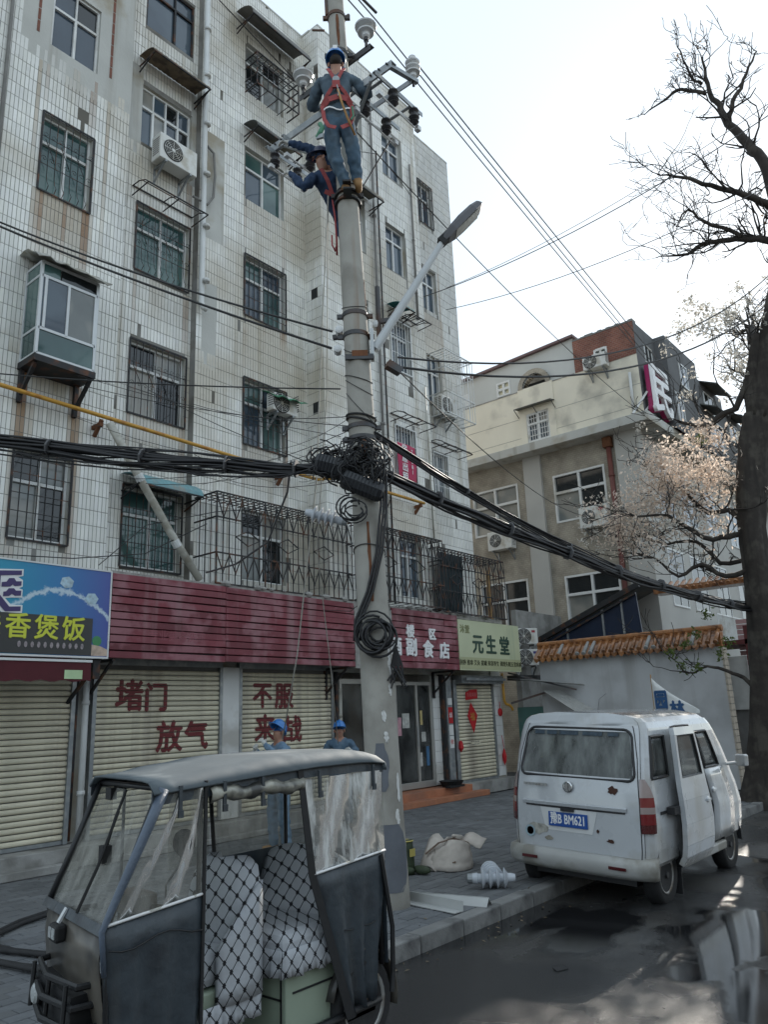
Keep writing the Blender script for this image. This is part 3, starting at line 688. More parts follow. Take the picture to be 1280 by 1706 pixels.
# steps
st = MB(); st.box(.6, 11.8, 10.15, 10.6, 0, .26); st.box(15.0, 17.1, 10.15, 10.6, 0, .24); st.box(.6, 5.7, 10.02, 10.15, 0, .1); st.box(6, 11.8, 10.03, 10.15, 0, .08); st.build('step', 'concrete', apt, bevel=.012)
defm('orange_tile', (.42, .17, .09), .6, var=.15, vscale=7, col2=(.3, .14, .09), c2amt=.4)
st = MB(); st.box(11.8, 15.0, 10.12, 10.7, 0, .25); st.build('step', 'orange_tile', apt, bevel=.008)
st = MB(); st.box(11.9, 15.35, 9.9, 10.12, 0, .11); st.build('step', 'orange_tile', apt, bevel=.008)
# roller shutters, every slat its own piece
defm('slat_cream', (.71, .655, .50), .5, var=.14, vscale=3, rnd=.09, col2=(.46, .41, .32), c2amt=.42, c2scale=2.2, streak=((.3, .24, .15), .42, 4), rvar=.1)
def shutter(x0, x1, z0, z1, y=10.5, ph=.078):
    fr = MB(); fr.box(x0 - .06, x0, y - .05, y + .05, z0, z1); fr.box(x1, x1 + .06, y - .05, y + .05, z0, z1); fr.box(x0 - .06, x1 + .06, y - .04, y + .2, z1, z1 + .18); fr.box(x0, x1, y - .02, y + .03, z0, z0 + .05)
    s = fr.build('roller_shutter', 'galv', apt)
    bk = MB(); bk.box(x0, x1, y + .02, y + .04, z0, z1); bk.build('backing', 'concrete_dark', s)
    n = int((z1 - z0 - .05) / ph); me = None
    for k in range(n):
        z = z0 + .05 + k * ph
        if me is None:
            g = MB(); prof = [(0, .004), (-.012, .012), (-.02, .028), (-.02, .048), (-.012, .064), (0, .071)]
            g.grid([[(x0 + .002, y + p[0], z + p[1]) for p in prof][::-1], [(x1 - .002, y + p[0], z + p[1]) for p in prof][::-1]]); g.quad(*[(x0 + .002, y + p[0], z + p[1]) for p in prof]); g.quad(*[(x1 - .002, y + p[0], z + p[1]) for p in prof][::-1])
            o = g.build('slat', 'slat_cream', s); me = o.data; zb = z
        else:
            o = bpy.data.objects.new('slat', me); link(o, s, Matrix.Translation((random.uniform(-.004, .004), random.uniform(-.003, .004), z - zb)) @ Matrix.Translation(((x0 + x1) / 2, y, zb)) @ Matrix.Rotation(random.uniform(-.0022, .0022), 4, 'Y') @ Matrix.Translation((-(x0 + x1) / 2, -y, -zb)))
    return s, z0 + .05, ph
shutter(3.2, 5.70, .27, 2.62); S2 = shutter(6.08, 8.28, .27, 2.64); S3 = shutter(8.75, 10.93, .27, 2.64); S4 = shutter(15.08, 16.6, .24, 2.42)
# painted characters lie on the slat faces and break at every joint
defm('red_paint', (.16, .02, .022), .6, var=.2, vscale=10)
def painted(ch, size, cx, cz, sh, sx=1.0, bold=.016):
    o = text_mesh('painted_character', ch, size, 'red_paint', sh[0], (cx, 10.4735, cz), (1, 0, 0), (0, 0, 1), 0.0, sx=sx, bold=bold)
    out = bmesh.new(); z0, ph = sh[1], sh[2]; k0 = int((cz - size - z0) / ph)
    for k in range(k0, k0 + int(2 * size / ph) + 2):
        bm = bmesh.new(); bm.from_mesh(o.data); bmesh.ops.remove_doubles(bm, verts=bm.verts, dist=1e-5); bmesh.ops.triangulate(bm, faces=bm.faces[:]); zl, zh = z0 + k * ph + .005, z0 + k * ph + .072
        for co, no in (((0, 0, zl), (0, 0, 1)), ((0, 0, zh), (0, 0, -1))):
            bmesh.ops.bisect_plane(bm, geom=bm.verts[:] + bm.edges[:] + bm.faces[:], plane_co=co, plane_no=no, clear_inner=True)
        tmp = bpy.data.meshes.new('t'); bm.to_mesh(tmp); out.from_mesh(tmp); bm.free(); bpy.data.meshes.remove(tmp)
    out.to_mesh(o.data); out.free()
for ch, cx, cz, s in (('堵', 6.62, 2.17, .48), ('门', 7.08, 2.14, .44), ('放', 7.34, 1.55, .48), ('气', 7.84, 1.55, .46)): painted(ch, s, cx, cz, S2)
for ch, cx, cz, s in (('不', 9.22, 2.16, .46), ('服', 9.73, 2.15, .46), ('来', 9.28, 1.60, .48), ('战', 9.92, 1.57, .48)): painted(ch, s, cx, cz, S3)
# paper on the far shutter
defm('paper_red', (.5, .015, .02), .6, var=.12, vscale=9); defm('gold', (.55, .3, .06), .5, var=0); defm('ink', (.04, .03, .03), .7, var=0)
pp = thing('paper_charm', 'red paper diamond with a gold character on the narrow shutter', 'paper', (15.71, 10.47, 1.67))
g = MB(); g.prism([(15.5, 10.474, 1.69), (15.73, 10.474, 1.3), (15.92, 10.474, 1.7), (15.66, 10.474, 2.0)], (0, .002, 0)); g.build('sheet', 'paper_red', pp); text_mesh('lettering', '福', .2, 'gold', pp, (15.71, 10.472, 1.66), (1, 0, 0), (0, 0, 1), .001)
pp = thing('paper_banner', 'torn red paper strip with pale characters above the paper diamond', 'paper', (15.72, 10.47, 2.14))
g = MB(); g.prism([(15.46, 10.474, 2.05), (15.97, 10.474, 2.09), (15.97, 10.474, 2.3), (15.66, 10.474, 2.29), (15.47, 10.474, 2.22)], (0, .002, 0)); g.build('sheet', 'paper_red', pp); text_mesh('lettering', '吉星高照', .1, mat('pink', (.6, .2, .2), .6, var=0), pp, (15.72, 10.472, 2.17), (1, 0, 0), (0, 0, 1), .001)
g = MB(); g.prism([(15.55 + .02 * (k % 2), 10.476, 1.06 + .02 * k) for k in range(3)] + [(16.0, 10.476, 1.1), (16.0, 10.476, 1.06)], (0, .001, 0)); 
g.build('stencil_mark', 'slat_cream', S4[0]); text_mesh('stencil_mark', '专业开锁', .09, 'ink', S4[0], (15.75, 10.478, 1.08), (1, 0, 0), (0, 0, 1), .001); bpy.data.objects.remove(bpy.data.objects['stencil_mark']) if False else None
def small(name, label, cat, mb, m, **k): return one(mb.build(name, m, **k), label, cat)
g = MB(); g.ball((16.9, 10.45, 1.75), .09, .04, .1, 10, 8); g.bar((16.9, 10.45, 1.85), (16.9, 10.45, 2.0), .01); small('paper_lantern', 'small round red lantern on the pillar right of the narrow shutter', 'lantern', g, 'paper_red', smooth=True)
g = MB(); g.lathe([(.0, -.22), (.05, -.1), (.06, 0), (.03, .12), (0, .2)], (16.9, 10.42, .72), (0, 0, 1), 6); g.bar((16.9, 10.42, .92), (16.88, 10.44, 1.2), .01); small('hanging_ornament', 'red hanging ornament low on the pillar right of the narrow shutter', 'ornament', g, 'paper_red')
g = MB(); g.lathe([(.0, -.14), (.07, -.05), (.05, .08), (0, .12)], (15.02, 10.38, 1.05), (0, 0, 1), 6); small('hanging_ornament', 'red ornament hanging at the left edge of the narrow shutter', 'ornament', g, 'paper_red')
no = thing('notice_sheets', 'column of red and white notices pasted on the tiled pillar beside the shop door', 'notice', (14.7, 10.37, 1.6))
for k, (z0, z1, mm) in enumerate(((1.95, 2.1, 'paint_white'), (1.55, 1.9, 'paper_red'), (1.3, 1.52, 'paint_white'), (1.02, 1.28, 'paint_white'))):
    g = MB(); g.box(14.6, 14.76, 10.372, 10.376, z0, z1); g.build('sheet', mm, no)
text_mesh('lettering', '烟', .12, 'letter_white', no, (14.68, 10.37, 1.72), (1, 0, 0), (0, 0, 1), .001); text_mesh('lettering', '收', .12, 'paper_red', no, (14.68, 10.37, 1.15), (1, 0, 0), (0, 0, 1), .001)

# shop window and glass door with goods behind --------------------------------------
defm('door_alu', (.46, .45, .42), .35, .5, var=.08)
fr = MB()
for x in (11.2, 12.72): fr.box(x, x + .07, 10.5, 10.58, .27, 2.45)
fr.box(11.2, 12.79, 10.5, 10.58, .27, .75); fr.box(11.2, 12.79, 10.502, 10.578, 2.4, 2.5); fr.box(11.96, 12.0, 10.51, 10.57, .75, 2.4)
sw = fr.build('shop_window', 'door_alu', apt, bevel=.005); g = MB(); g.box(11.27, 12.72, 10.54, 10.546, .75, 2.4); g.build('pane', 'shop_glass', sw)
fr = MB(); dx0, dx1 = 12.9, 14.2
for x in (dx0, 13.62, dx1 - .06): fr.box(x, x + .07, 10.52, 10.6, .27, 2.46)
fr.box(dx0 + .07, dx1 - .06, 10.522, 10.598, 2.38, 2.46); fr.box(dx0 + .07, dx1 - .06, 10.522, 10.598, .27, .4)
dr = fr.build('shop_door', 'door_alu', apt, bevel=.006)
for a, b in ((12.97, 13.62), (13.69, 14.14)): g = MB(); g.box(a, b, 10.556, 10.562, .4, 2.38); g.build('pane', 'shop_glass', dr)
g = MB(); g.tube([(13.56, 10.5, 1.1), (13.56, 10.46, 1.14), (13.56, 10.46, 1.5), (13.56, 10.5, 1.54)], .012, 6); g.build('handle', 'galv', dr)
rm = MB(); rm.quad((11.18, 10.9, .26), (14.22, 10.9, .26), (14.22, 10.9, 2.62), (11.18, 10.9, 2.62)); rm.build('shop_interior', 'concrete_dark', apt)
shf = thing('goods_shelf', 'shelves of boxed and bottled goods behind the glass of the grocery', 'shelf', (12.7, 10.8, .3))
g = MB()
for z in (.55, .95, 1.35, 1.75, 2.1): g.box(11.3, 14.15, 10.62, 10.88, z, z + .025)
g.build('board', 'white_frame', shf)
gm = []
for i, c in enumerate(((.5, .5, .47), (.3, .28, .2), (.45, .08, .07), (.06, .16, .3), (.1, .25, .12), (.55, .45, .2), (.55, .3, .35), (.15, .13, .12))): defm('goods%d' % i, c, .5, var=.3, vscale=14); gm.append('goods%d' % i)
for z in (.575, .975, 1.375, 1.775, 2.125):
    x = 11.34
    while x < 14.05:
        w = random.uniform(.05, .16); h = random.uniform(.12, .32) if z < 2 else .2
        if random.random() < .82:
            o = MB()
            if random.random() < .4: o.lathe([(w * .35, 0), (w * .35, h * .65), (w * .14, h * .8), (w * .14, h)], (x + w / 2, 10.7, z), (0, 0, 1), 8)
            else: o.box(x, x + w * .9, 10.66, 10.78, z, z + h)
            g = o.build('packet', random.choice(gm), shf)
        x += w + .01
for a, b, c, d, k in ((12.99, 13.12, 1.35, 1.72, 6), (13.16, 13.4, 1.5, 1.8, 0), (13.78, 13.86, 1.55, 1.85, 5), (13.72, 13.8, .7, .98, 0), (13.95, 14.05, .7, 1.1, 3), (13.8, 13.95, 1.2, 1.4, 0)):
    g = MB(); g.box(a, b, 10.548, 10.553, c, d); g.build('notice', 'goods%d' % k, dr)
g = MB(); g.box(13.95, 14.5, 9.98, 10.1, .25, .29); g.lathe([(.2, 0), (.26, .1), (.27, .11), (.25, .11), (.19, .015)], (14.32, 10.2, .26), (0, 0, 1), 16); small('washing_basin', 'dark basin on the orange step by the shop door', 'basin', g, 'black')

# signs ---------------------------------------------------------------------------
# blue drink-and-rice sign
bs = thing('shop_sign', 'blue sign with water splash picture and yellow characters on a grey panel', 'sign', (5.0, 9.9, 2.7))
m = bpy.data.materials.new('print_water'); m.use_nodes = True; N = m.node_tree.nodes; L = m.node_tree.links; b = N['Principled BSDF']; b.inputs['Roughness'].default_value = .35
tc = N.new('ShaderNodeTexCoord'); sp = N.new('ShaderNodeSeparateXYZ'); L.new(tc.outputs['Object'], sp.inputs[0])
mr = N.new('ShaderNodeMapRange'); mr.inputs['From Min'].default_value = 4.4; mr.inputs['From Max'].default_value = 5.85; L.new(sp.outputs['X'], mr.inputs['Value'])
cr = N.new('ShaderNodeValToRGB'); cr.color_ramp.elements[0].color = (.03, .30, .46, 1); cr.color_ramp.elements[1].color = (.07, .10, .36, 1); e = cr.color_ramp.elements.new(.5); e.color = (.035, .20, .46, 1); L.new(mr.outputs[0], cr.inputs['Fac'])
# a wavy splash band: distance of z from an arc
ma = N.new('ShaderNodeMath'); ma.operation = 'SUBTRACT'; L.new(sp.outputs['X'], ma.inputs[0]); ma.inputs[1].default_value = 5.12
mq = N.new('ShaderNodeMath'); mq.operation = 'POWER'; mab = N.new('ShaderNodeMath'); mab.operation = 'ABSOLUTE'; L.new(ma.outputs[0], mab.inputs[0]); L.new(mab.outputs[0], mq.inputs[0]); mq.inputs[1].default_value = 2
mk = N.new('ShaderNodeMath'); mk.operation = 'MULTIPLY_ADD'; L.new(mq.outputs[0], mk.inputs[0]); mk.inputs[1].default_value = .62; L.new(sp.outputs['Z'], mk.inputs[2])
ns = N.new('ShaderNodeTexNoise'); ns.inputs['Scale'].default_value = 7; ns.inputs['Detail'].default_value = 8; ns.inputs['Roughness'].default_value = .7; L.new(tc.outputs['Object'], ns.inputs['Vector'])
mn = N.new('ShaderNodeMath'); mn.operation = 'MULTIPLY_ADD'; L.new(ns.outputs['Fac'], mn.inputs[0]); mn.inputs[1].default_value = .32; L.new(mk.outputs[0], mn.inputs[2])
md = N.new('ShaderNodeMath'); md.operation = 'SUBTRACT'; L.new(mn.outputs[0], md.inputs[0]); md.inputs[1].default_value = 3.70
me_ = N.new('ShaderNodeMath'); me_.operation = 'ABSOLUTE'; L.new(md.outputs[0], me_.inputs[0])
mf = N.new('ShaderNodeMapRange'); mf.inputs['From Min'].default_value = .012; mf.inputs['From Max'].default_value = .05; mf.inputs['To Min'].default_value = .85; mf.inputs['To Max'].default_value = 0; L.new(me_.outputs[0], mf.inputs['Value'])
mx = N.new('ShaderNodeMix'); mx.data_type = 'RGBA'; L.new(mf.outputs[0], mx.inputs['Factor']); L.new(cr.outputs[0], [i for i in mx.inputs if i.name == 'A' and i.type == 'RGBA'][0]); [i for i in mx.inputs if i.name == 'B' and i.type == 'RGBA'][0].default_value = (.62, .74, .8, 1)
L.new([o for o in mx.outputs if o.type == 'RGBA'][0], b.inputs['Base Color']); M['print_water'] = m
g = MB(); g.box(3.0, 5.84, 9.85, 9.95, 2.69, 3.87); g.build('panel', 'print_water', bs)
g = MB(); g.box(2.98, 5.86, 9.84, 9.96, 3.87, 3.89); g.box(5.84, 5.862, 9.84, 9.96, 2.69, 3.87); g.box(2.98, 5.86, 9.84, 9.96, 2.665, 2.69); g.build('edging', 'white_frame', bs)
defm('panel_grey', (.045, .046, .045), .5, var=.1); defm('letter_yellow', (.62, .66, .06), .45, var=.05); defm('letter_purple', (.06, .04, .14), .5, var=.05)
g = MB(); g.box(3.0, 5.60, 9.838, 9.848, 2.70, 3.2); g.build('panel', 'panel_grey', bs)
for ch, x in (('香', 4.58), ('煲', 4.955), ('饭', 5.33), ('味', 4.2)): text_mesh('lettering', ch, .34, 'letter_yellow', bs, (x, 9.833, 3.02), (1, 0, 0), (0, 0, 1), .004, bold=.006)
defm('smudge', (.32, .28, .29), .6, var=.5, vscale=30)
for k in range(11):
    g = MB(); x = 4.61 + k * .085; g.prism([(x + .022 * math.cos(a * .785), 9.832, 2.815 + .04 * math.sin(a * .785)) for a in range(8)], (0, .004, 0)); g.build('smudged_digit', 'smudge', bs)
def zp(x, y): px, py = x / 6.737, y / 6.737 + 920; return 4.30 + px * .0077, 3.72 - (py - 950) * .00757 + px * .0007
def glyph(pts, m, y, nm='lettering'):
    g = MB(); g.prism([(*((zp(*p)[0], y, zp(*p)[1])),) for p in pts][::-1], (0, .006, 0)); g.build(nm, m, bs)
strokes = [[(-60, 205), (240, 200), (240, 250), (-60, 262)], [(30, 335), (80, 330), (105, 290), (160, 288), (185, 325), (245, 325), (245, 375), (175, 380), (150, 360), (125, 385), (30, 388)],
           [(55, 445), (85, 440), (110, 405), (165, 405), (190, 432), (250, 432), (250, 488), (185, 490), (150, 468), (120, 492), (55, 495)],
           [(-60, 262), (10, 262), (12, 470), (130, 612), (258, 612), (258, 665), (90, 665), (-60, 500)]]
outl = [[(-70, 185), (262, 183), (262, 262), (205, 275), (262, 310), (265, 385), (225, 405), (268, 420), (268, 510), (140, 510), (80, 515), (150, 590), (280, 598), (280, 685), (70, 685), (-70, 560)]]
for s_ in outl: glyph(s_, 'letter_white', 9.842)
for s_ in strokes: glyph(s_, 'letter_purple', 9.834)
def cubeat(x, z, r, rot):
    g = MB(); g.prism([(x + r * math.cos(rot + a * 1.047), 9.846, z + r * math.sin(rot + a * 1.047) * .85) for a in range(6)], (0, .004, 0)); g.build('ice_picture', mat('ice', (.42, .56, .64), .4, var=.4, vscale=18), bs)
cubeat(5.2, 3.66, .1, .3); cubeat(5.57, 3.47, .1, .1)
g = MB(); g.prism([(5.68 + .07 * math.cos(a * .524), 9.846, 2.9 + .07 * math.sin(a * .524)) for a in range(12)], (0, .004, 0)); g.build('fruit_picture', mat('fruit_g', (.06, .25, .1), .5, var=.2), bs)
g = MB(); g.prism([(5.60, 9.845, 2.7), (5.84, 9.845, 2.7), (5.84, 9.845, 2.79), (5.74, 9.845, 2.83), (5.60, 9.845, 2.85)], (0, .004, 0)); g.build('fruit_picture', mat('fruit_p', (.55, .42, .33), .5, var=.3, vscale=15), bs)
# maroon awning below
aw = thing('shop_awning', 'maroon fabric awning with scalloped valance under the blue sign', 'awning', (4.5, 9.6, 2.4))
defm('maroon', (.085, .012, .018), .8, var=.15, vscale=5); rows = [[(lerp(2.6, 5.36, j / 10), lerp(9.95, 9.4, i / 3), lerp(2.66, 2.575, i / 3)) for j in range(11)] for i in range(4)]
g = MB(); g.grid(rows); g.grid([[(lerp(2.6, 5.36, j / 46), 9.4, 2.57) for j in range(47)], [(lerp(2.6, 5.36, j / 46), 9.395, 2.335 + .012 * math.sin(j * 1.3)) for j in range(47)]]); g.build('fabric', 'maroon', aw, solid=.004)
g = MB(); g.bar((2.6, 9.4, 2.585), (5.37, 9.4, 2.585), .03); g.bar((5.3, 9.42, 2.58), (5.3, 10.4, 2.6), .03); g.build('rod', 'white_frame', aw)
g = MB(); g.box(5.0, 5.24, 9.385, 9.388, 2.36, 2.47); g.build('label_patch', mat('patch_green', (.45, .6, .35), .6, var=.3), aw)
g = MB(); g.box(5.68, 5.78, 9.9, 10.1, 2.4, 2.68); g.bar((5.78, 9.9, 2.68), (5.66, 10.5, 2.1), .04); g.build('bracket', 'steel_black', bs)
# maroon slatted fascias
defm('slat_red', (.185, .034, .047), .55, var=.2, vscale=2.4, rnd=.2, col2=(.30, .12, .14), c2amt=.5, c2scale=3.0, streak=((.33, .2, .21), .42, 4), rvar=.12)
def fascia(name, label, x0, x1, n, seam):
    t = thing(name, label, 'sign', ((x0 + x1) / 2, 9.9, 2.7)); bkk = MB(); bkk.box(x0 + .02, x1 - .02, 9.9, 9.94, 2.7, 3.84); bkk.build('backing', 'black', t)
    z0, z1 = 2.68, 3.88; ph = (z1 - z0) / n
    for k in range(n):
        for a, b in ((x0, seam), (seam + .004, x1)):
            if b - a < .05: continue
            g = MB(); z = z0 + k * ph; dz = random.uniform(-.012, .012); yy = 9.856 + random.uniform(-.006, .005)
            g.add([(a, yy, z + .01), (b, yy, z + .01 + dz), (b, yy, z + ph - .012 + dz), (a, yy, z + ph - .012), (a, yy + .03, z + .002), (b, yy + .03, z + .002 + dz), (b, yy + .03, z + ph - .004 + dz), (a, yy + .03, z + ph - .004)], [(0, 1, 2, 3), (4, 5, 1, 0), (3, 2, 6, 7), (0, 3, 7, 4), (1, 5, 6, 2)])
            g.build('slat', 'slat_red', t)
    for x in (x0 + .1, x1 - .15): b = MB(); b.bar((x, 10.5, 2.66), (x, 9.9, 2.66), .04); b.bar((x, 10.5, 2.2), (x, 9.95, 2.64), .035); b.box(x - .02, x + .02, 10.46, 10.52, 2.1, 2.66); b.build('bracket', 'steel_black', t)
    return t
f1 = fascia('slatted_fascia', 'long faded maroon slatted board with ghost lettering above the painted shutters', 5.88, 10.96, 11, 7.9)
ghost = mat('ghost_letter', (.27, .075, .095), .6, var=.3, vscale=6)
text_mesh('faded_lettering', '专业美容洗护', .17, ghost, f1, (7.0, 9.8535, 3.02), (1, 0, 0), (0, 0, 1), .001)
f2 = fascia('slatted_fascia', 'short maroon slatted shop sign with white characters above the glass door', 12.1, 14.4, 9, 13.9)
for ch, x, z, s in (('楼', 12.66, 3.41, .27), ('区', 13.42, 3.39, .25), ('酒', 12.17, 3.08, .38), ('副', 12.68, 3.08, .38), ('食', 13.25, 3.06, .38), ('店', 13.84, 3.05, .37)): text_mesh('lettering', ch, s, 'letter_white', f2, (x, 9.84, z), (1, 0, 0), (0, 0, 1), .012, bold=.012)
# pale green sign
gs = thing('shop_sign', 'pale green sign with dark green characters above the narrow shutter', 'sign', (15.7, 9.9, 2.7))
defm('pale_green', (.52, .55, .36), .45, var=.06, vscale=2, streak=((.34, .4, .27), .3, 3)); defm('letter_green', (.012, .05, .03), .5, var=.05); defm('olive', (.22, .23, .1), .5, var=.1); defm('letter_brown', (.05, .055, .02), .5, var=.05)
g = MB(); g.box(14.41, 17.05, 9.845, 9.93, 2.68, 3.80); g.build('panel', 'pale_green', gs); g = MB(); g.box(14.43, 17.03, 9.841, 9.8445, 2.71, 2.97); g.build('strip', mat('pale_olive', (.42, .43, .25), .5, var=.06), gs)
for ch, x, s in (('元', 15.17, .46), ('生', 15.73, .46), ('堂', 16.33, .46)): text_mesh('lettering', ch, s, 'letter_green', gs, (x, 9.838, 3.25), (1, 0, 0), (0, 0, 1), .006, bold=.012)
text_mesh('lettering', '沐萱', .2, 'olive', gs, (14.67, 9.84, 3.58), (1, 0, 0), (0, 0, 1), .002, bold=.004)
text_mesh('lettering', '刮痧 推拿 艾灸 拔罐 美容养生 调理失眠五官疾病', .125, 'letter_brown', gs, (15.73, 9.8385, 2.845), (1, 0, 0), (0, 0, 1), .002, bold=.002)
g = MB(); g.box(14.95, 16.75, 10.2, 10.45, 2.42, 2.6); g.box(15.0, 16.7, 10.1, 10.2, 2.48, 2.54); g.build('shutter_housing', 'galv', apt)
# yellow gas pipe by the far shop
pipe('gas_pipe', [(16.9, 10.32, 2.68), (16.92, 10.32, 2.02), (16.95, 10.3, 1.94), (17.1, 10.28, 1.9), (17.18, 10.27, 1.84), (17.2, 10.27, 1.78)], .032, 'yellow')
# ================================================================== cream building at the end of the pavement
crm = thing('corner_building', 'cream and taupe three storey building with brick attic corner and jutting slab', 'building', (24, 11, 0))
defm('cream_wall', (.78, .73, .61), .8, var=.07, vscale=1.2, col2=(.5, .47, .4), c2amt=.25, c2scale=.8, streak=((.42, .37, .29), .3, 1.6), bump=.12, bscale=20)
defm('attic_wall', (.56, .57, .55), .8, var=.08, vscale=1.2, streak=((.45, .42, .37), .3, 1.6))
defm('grey_wall', (.13, .132, .135), .9, var=.15, vscale=1.3, streak=((.08, .08, .08), .35, 2), bump=.2, bscale=15)
defm('white_wall', (.47, .46, .43), .8, var=.07, vscale=1.2, streak=((.45, .44, .42), .3, 2))
def brickmat(name, c1, c2, mortar, scale, bw=.5, bh=.25, msize=.02, rot=None):
    m = bpy.data.materials.new(name); m.use_nodes = True; N = m.node_tree.nodes; L = m.node_tree.links; b = N['Principled BSDF']; b.inputs['Roughness'].default_value = .9
    tc = N.new('ShaderNodeTexCoord'); mp = N.new('ShaderNodeMapping'); mp.inputs['Rotation'].default_value = rot or (0, 0, 0); L.new(tc.outputs['Object'], mp.inputs[0])
    br = N.new('ShaderNodeTexBrick'); br.inputs['Scale'].default_value = scale; br.inputs['Brick Width'].default_value = bw; br.inputs['Row Height'].default_value = bh; br.inputs['Mortar Size'].default_value = msize
    br.inputs['Color1'].default_value = (*c1, 1); br.inputs['Color2'].default_value = (*c2, 1); br.inputs['Mortar'].default_value = (*mortar, 1); L.new(mp.outputs[0], br.inputs['Vector'])
    ns = N.new('ShaderNodeTexNoise'); ns.inputs['Scale'].default_value = 2.5; ns.inputs['Detail'].default_value = 6; L.new(tc.outputs['Object'], ns.inputs['Vector'])
    mr = N.new('ShaderNodeMapRange'); mr.inputs['From Min'].default_value = .3; mr.inputs['From Max'].default_value = .7; mr.inputs['To Min'].default_value = .7; mr.inputs['To Max'].default_value = 1.2; L.new(ns.outputs['Fac'], mr.inputs['Value'])
    hv = N.new('ShaderNodeHueSaturation'); L.new(br.outputs['Color'], hv.inputs['Color']); L.new(mr.outputs[0], hv.inputs['Value']); L.new(hv.outputs[0], b.inputs['Base Color'])
    bp = N.new('ShaderNodeBump'); bp.inputs['Strength'].default_value = .4; bp.inputs['Distance'].default_value = .01; L.new(br.outputs['Fac'], bp.inputs['Height']); bp.invert = True; L.new(bp.outputs[0], b.inputs['Normal']); M[name] = m
brickmat('brick_attic', (.27, .105, .07), (.2, .075, .055), (.26, .2, .17), 4.0, rot=(0, R_(-90), R_(-90)))
brickmat('brick_taupe', (.40, .36, .295), (.355, .32, .265), (.28, .255, .21), 4.0, rot=(0, R_(-90), R_(-90)))
UX, LX = 21.0, 21.15
def wall_x(mb, x, y0, y1, z0, z1, opens):
    ys = sorted({y0, y1, *[v for o in opens for v in o[:2] if y0 < v < y1]}); zs = sorted({z0, z1, *[v for o in opens for v in o[2:4] if z0 < v < z1]})
    for a, b in zip(ys, ys[1:]):
        for c, d in zip(zs, zs[1:]):
            my, mz = (a + b) / 2, (c + d) / 2
            if any(o[0] < my < o[1] and o[2] < mz < o[3] for o in opens): continue
            mb.quad((x, b, c), (x, a, c), (x, a, d), (x, b, d))
up_open = [(10.38, 11.18, 9.98, 10.94)]; at_open = [(11.70, 12.22, 11.86, 12.36), (13.35, 13.6, 11.86, 12.36)]; brk_open = [(8.27, 8.70, 11.9, 12.34)]
lo_open = [(8.85, 10.55, 7.25, 8.76), (11.8, 13.52, 7.3, 8.82), (8.75, 10.48, 4.1, 5.6), (11.72, 13.45, 4.1, 5.72)]
g = MB(); wall_x(g, UX, 7.4, 16, 9.8, 11.8, up_open); g.build('upper_wall', 'cream_wall', crm)
g = MB()
for z in (10.2, 10.85): g.box(UX - .004, UX, 7.4, 16, z, z + .012)
g.box(UX - .015, UX, 9.4, 16, 11.79, 11.82); g.build('render_joint', 'concrete', crm)
# attic wall with an arch opening
ap = MB(); cy, cz, ro = 10.8, 11.84, .42; at2 = at_open + [(cy - ro, cy + ro, 11.8, cz + ro)]
wall_x(ap, UX + .05, 9.36, 16, 11.8, 12.72, at2)
for k in range(12):
    a, b = math.pi * k / 12, math.pi * (k + 1) / 12; ya, yb = cy + ro * math.cos(a), cy + ro * math.cos(b)
    ap.quad((UX + .05, ya, cz + ro * math.sin(a)), (UX + .05, ya, cz + ro), (UX + .05, yb, cz + ro), (UX + .05, yb, cz + ro * math.sin(b)))
ap.add([(UX + .05, 9.36, 12.72), (UX + .05, 9.36, 13.02), (UX + .05, 16, 12.72)], [(0, 1, 2)])
ap.build('attic_wall', 'attic_wall', crm)
g = MB(); r2 = .58
for k in range(16):
    a, b = math.pi * k / 16, math.pi * (k + 1) / 16
    P = [(cy + ro * math.cos(a), cz + ro * math.sin(a)), (cy + r2 * math.cos(a), cz + r2 * math.sin(a)), (cy + r2 * math.cos(b), cz + r2 * math.sin(b)), (cy + ro * math.cos(b), cz + ro * math.sin(b))]
    g.add([(UX - .05, p[0], p[1]) for p in P] + [(UX + .3, p[0], p[1]) for p in P], [(0, 3, 2, 1), (4, 5, 6, 7), (0, 1, 5, 4), (2, 3, 7, 6)])
g.build('arch_ring', 'brick_taupe', crm)
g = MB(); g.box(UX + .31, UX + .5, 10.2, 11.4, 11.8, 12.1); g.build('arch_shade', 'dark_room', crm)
g = MB(); g.box(UX - .03, UX + .04, 10.18, 11.42, 9.85, 11.82); wp_ = g; 
gg = MB(); wall_x(gg, UX - .035, 10.17, 11.4, 9.85, 11.84, up_open); gg.box(UX - .034, UX, 10.16, 10.17, 9.85, 11.84); gg.box(UX - .034, UX, 11.4, 11.41, 9.85, 11.84); gg.build('bay_panel', 'cream_wall', crm)
# brick attic corner
g = MB(); wall_x(g, UX - .01, 7.4, 9.36, 11.8, 12.86, brk_open); g.build('brick_corner', 'brick_attic', crm)
g = MB()
for k in range(14): y = 7.4 + k * .14; g.box(UX - .02, UX + .25, y, y + .135, 12.86, 12.9 + random.uniform(0, .05))
g.build('brick_cap', 'concrete_dark', crm)
g = MB(); g.add([(UX - .08, 9.3, 13.02), (UX - .08, 16, 12.7), (UX + .4, 16, 12.7), (UX + .4, 9.3, 13.02), (UX - .08, 9.3, 13.1), (UX - .08, 16, 12.78), (UX + .4, 16, 12.78), (UX + .4, 9.3, 13.1)], [(0, 3, 2, 1), (4, 5, 6, 7), (0, 1, 5, 4), (1, 2, 6, 5), (2, 3, 7, 6), (3, 0, 4, 7)]); g.build('roof_trim', mat('trim_purple', (.16, .1, .1), .7, var=.15), crm)
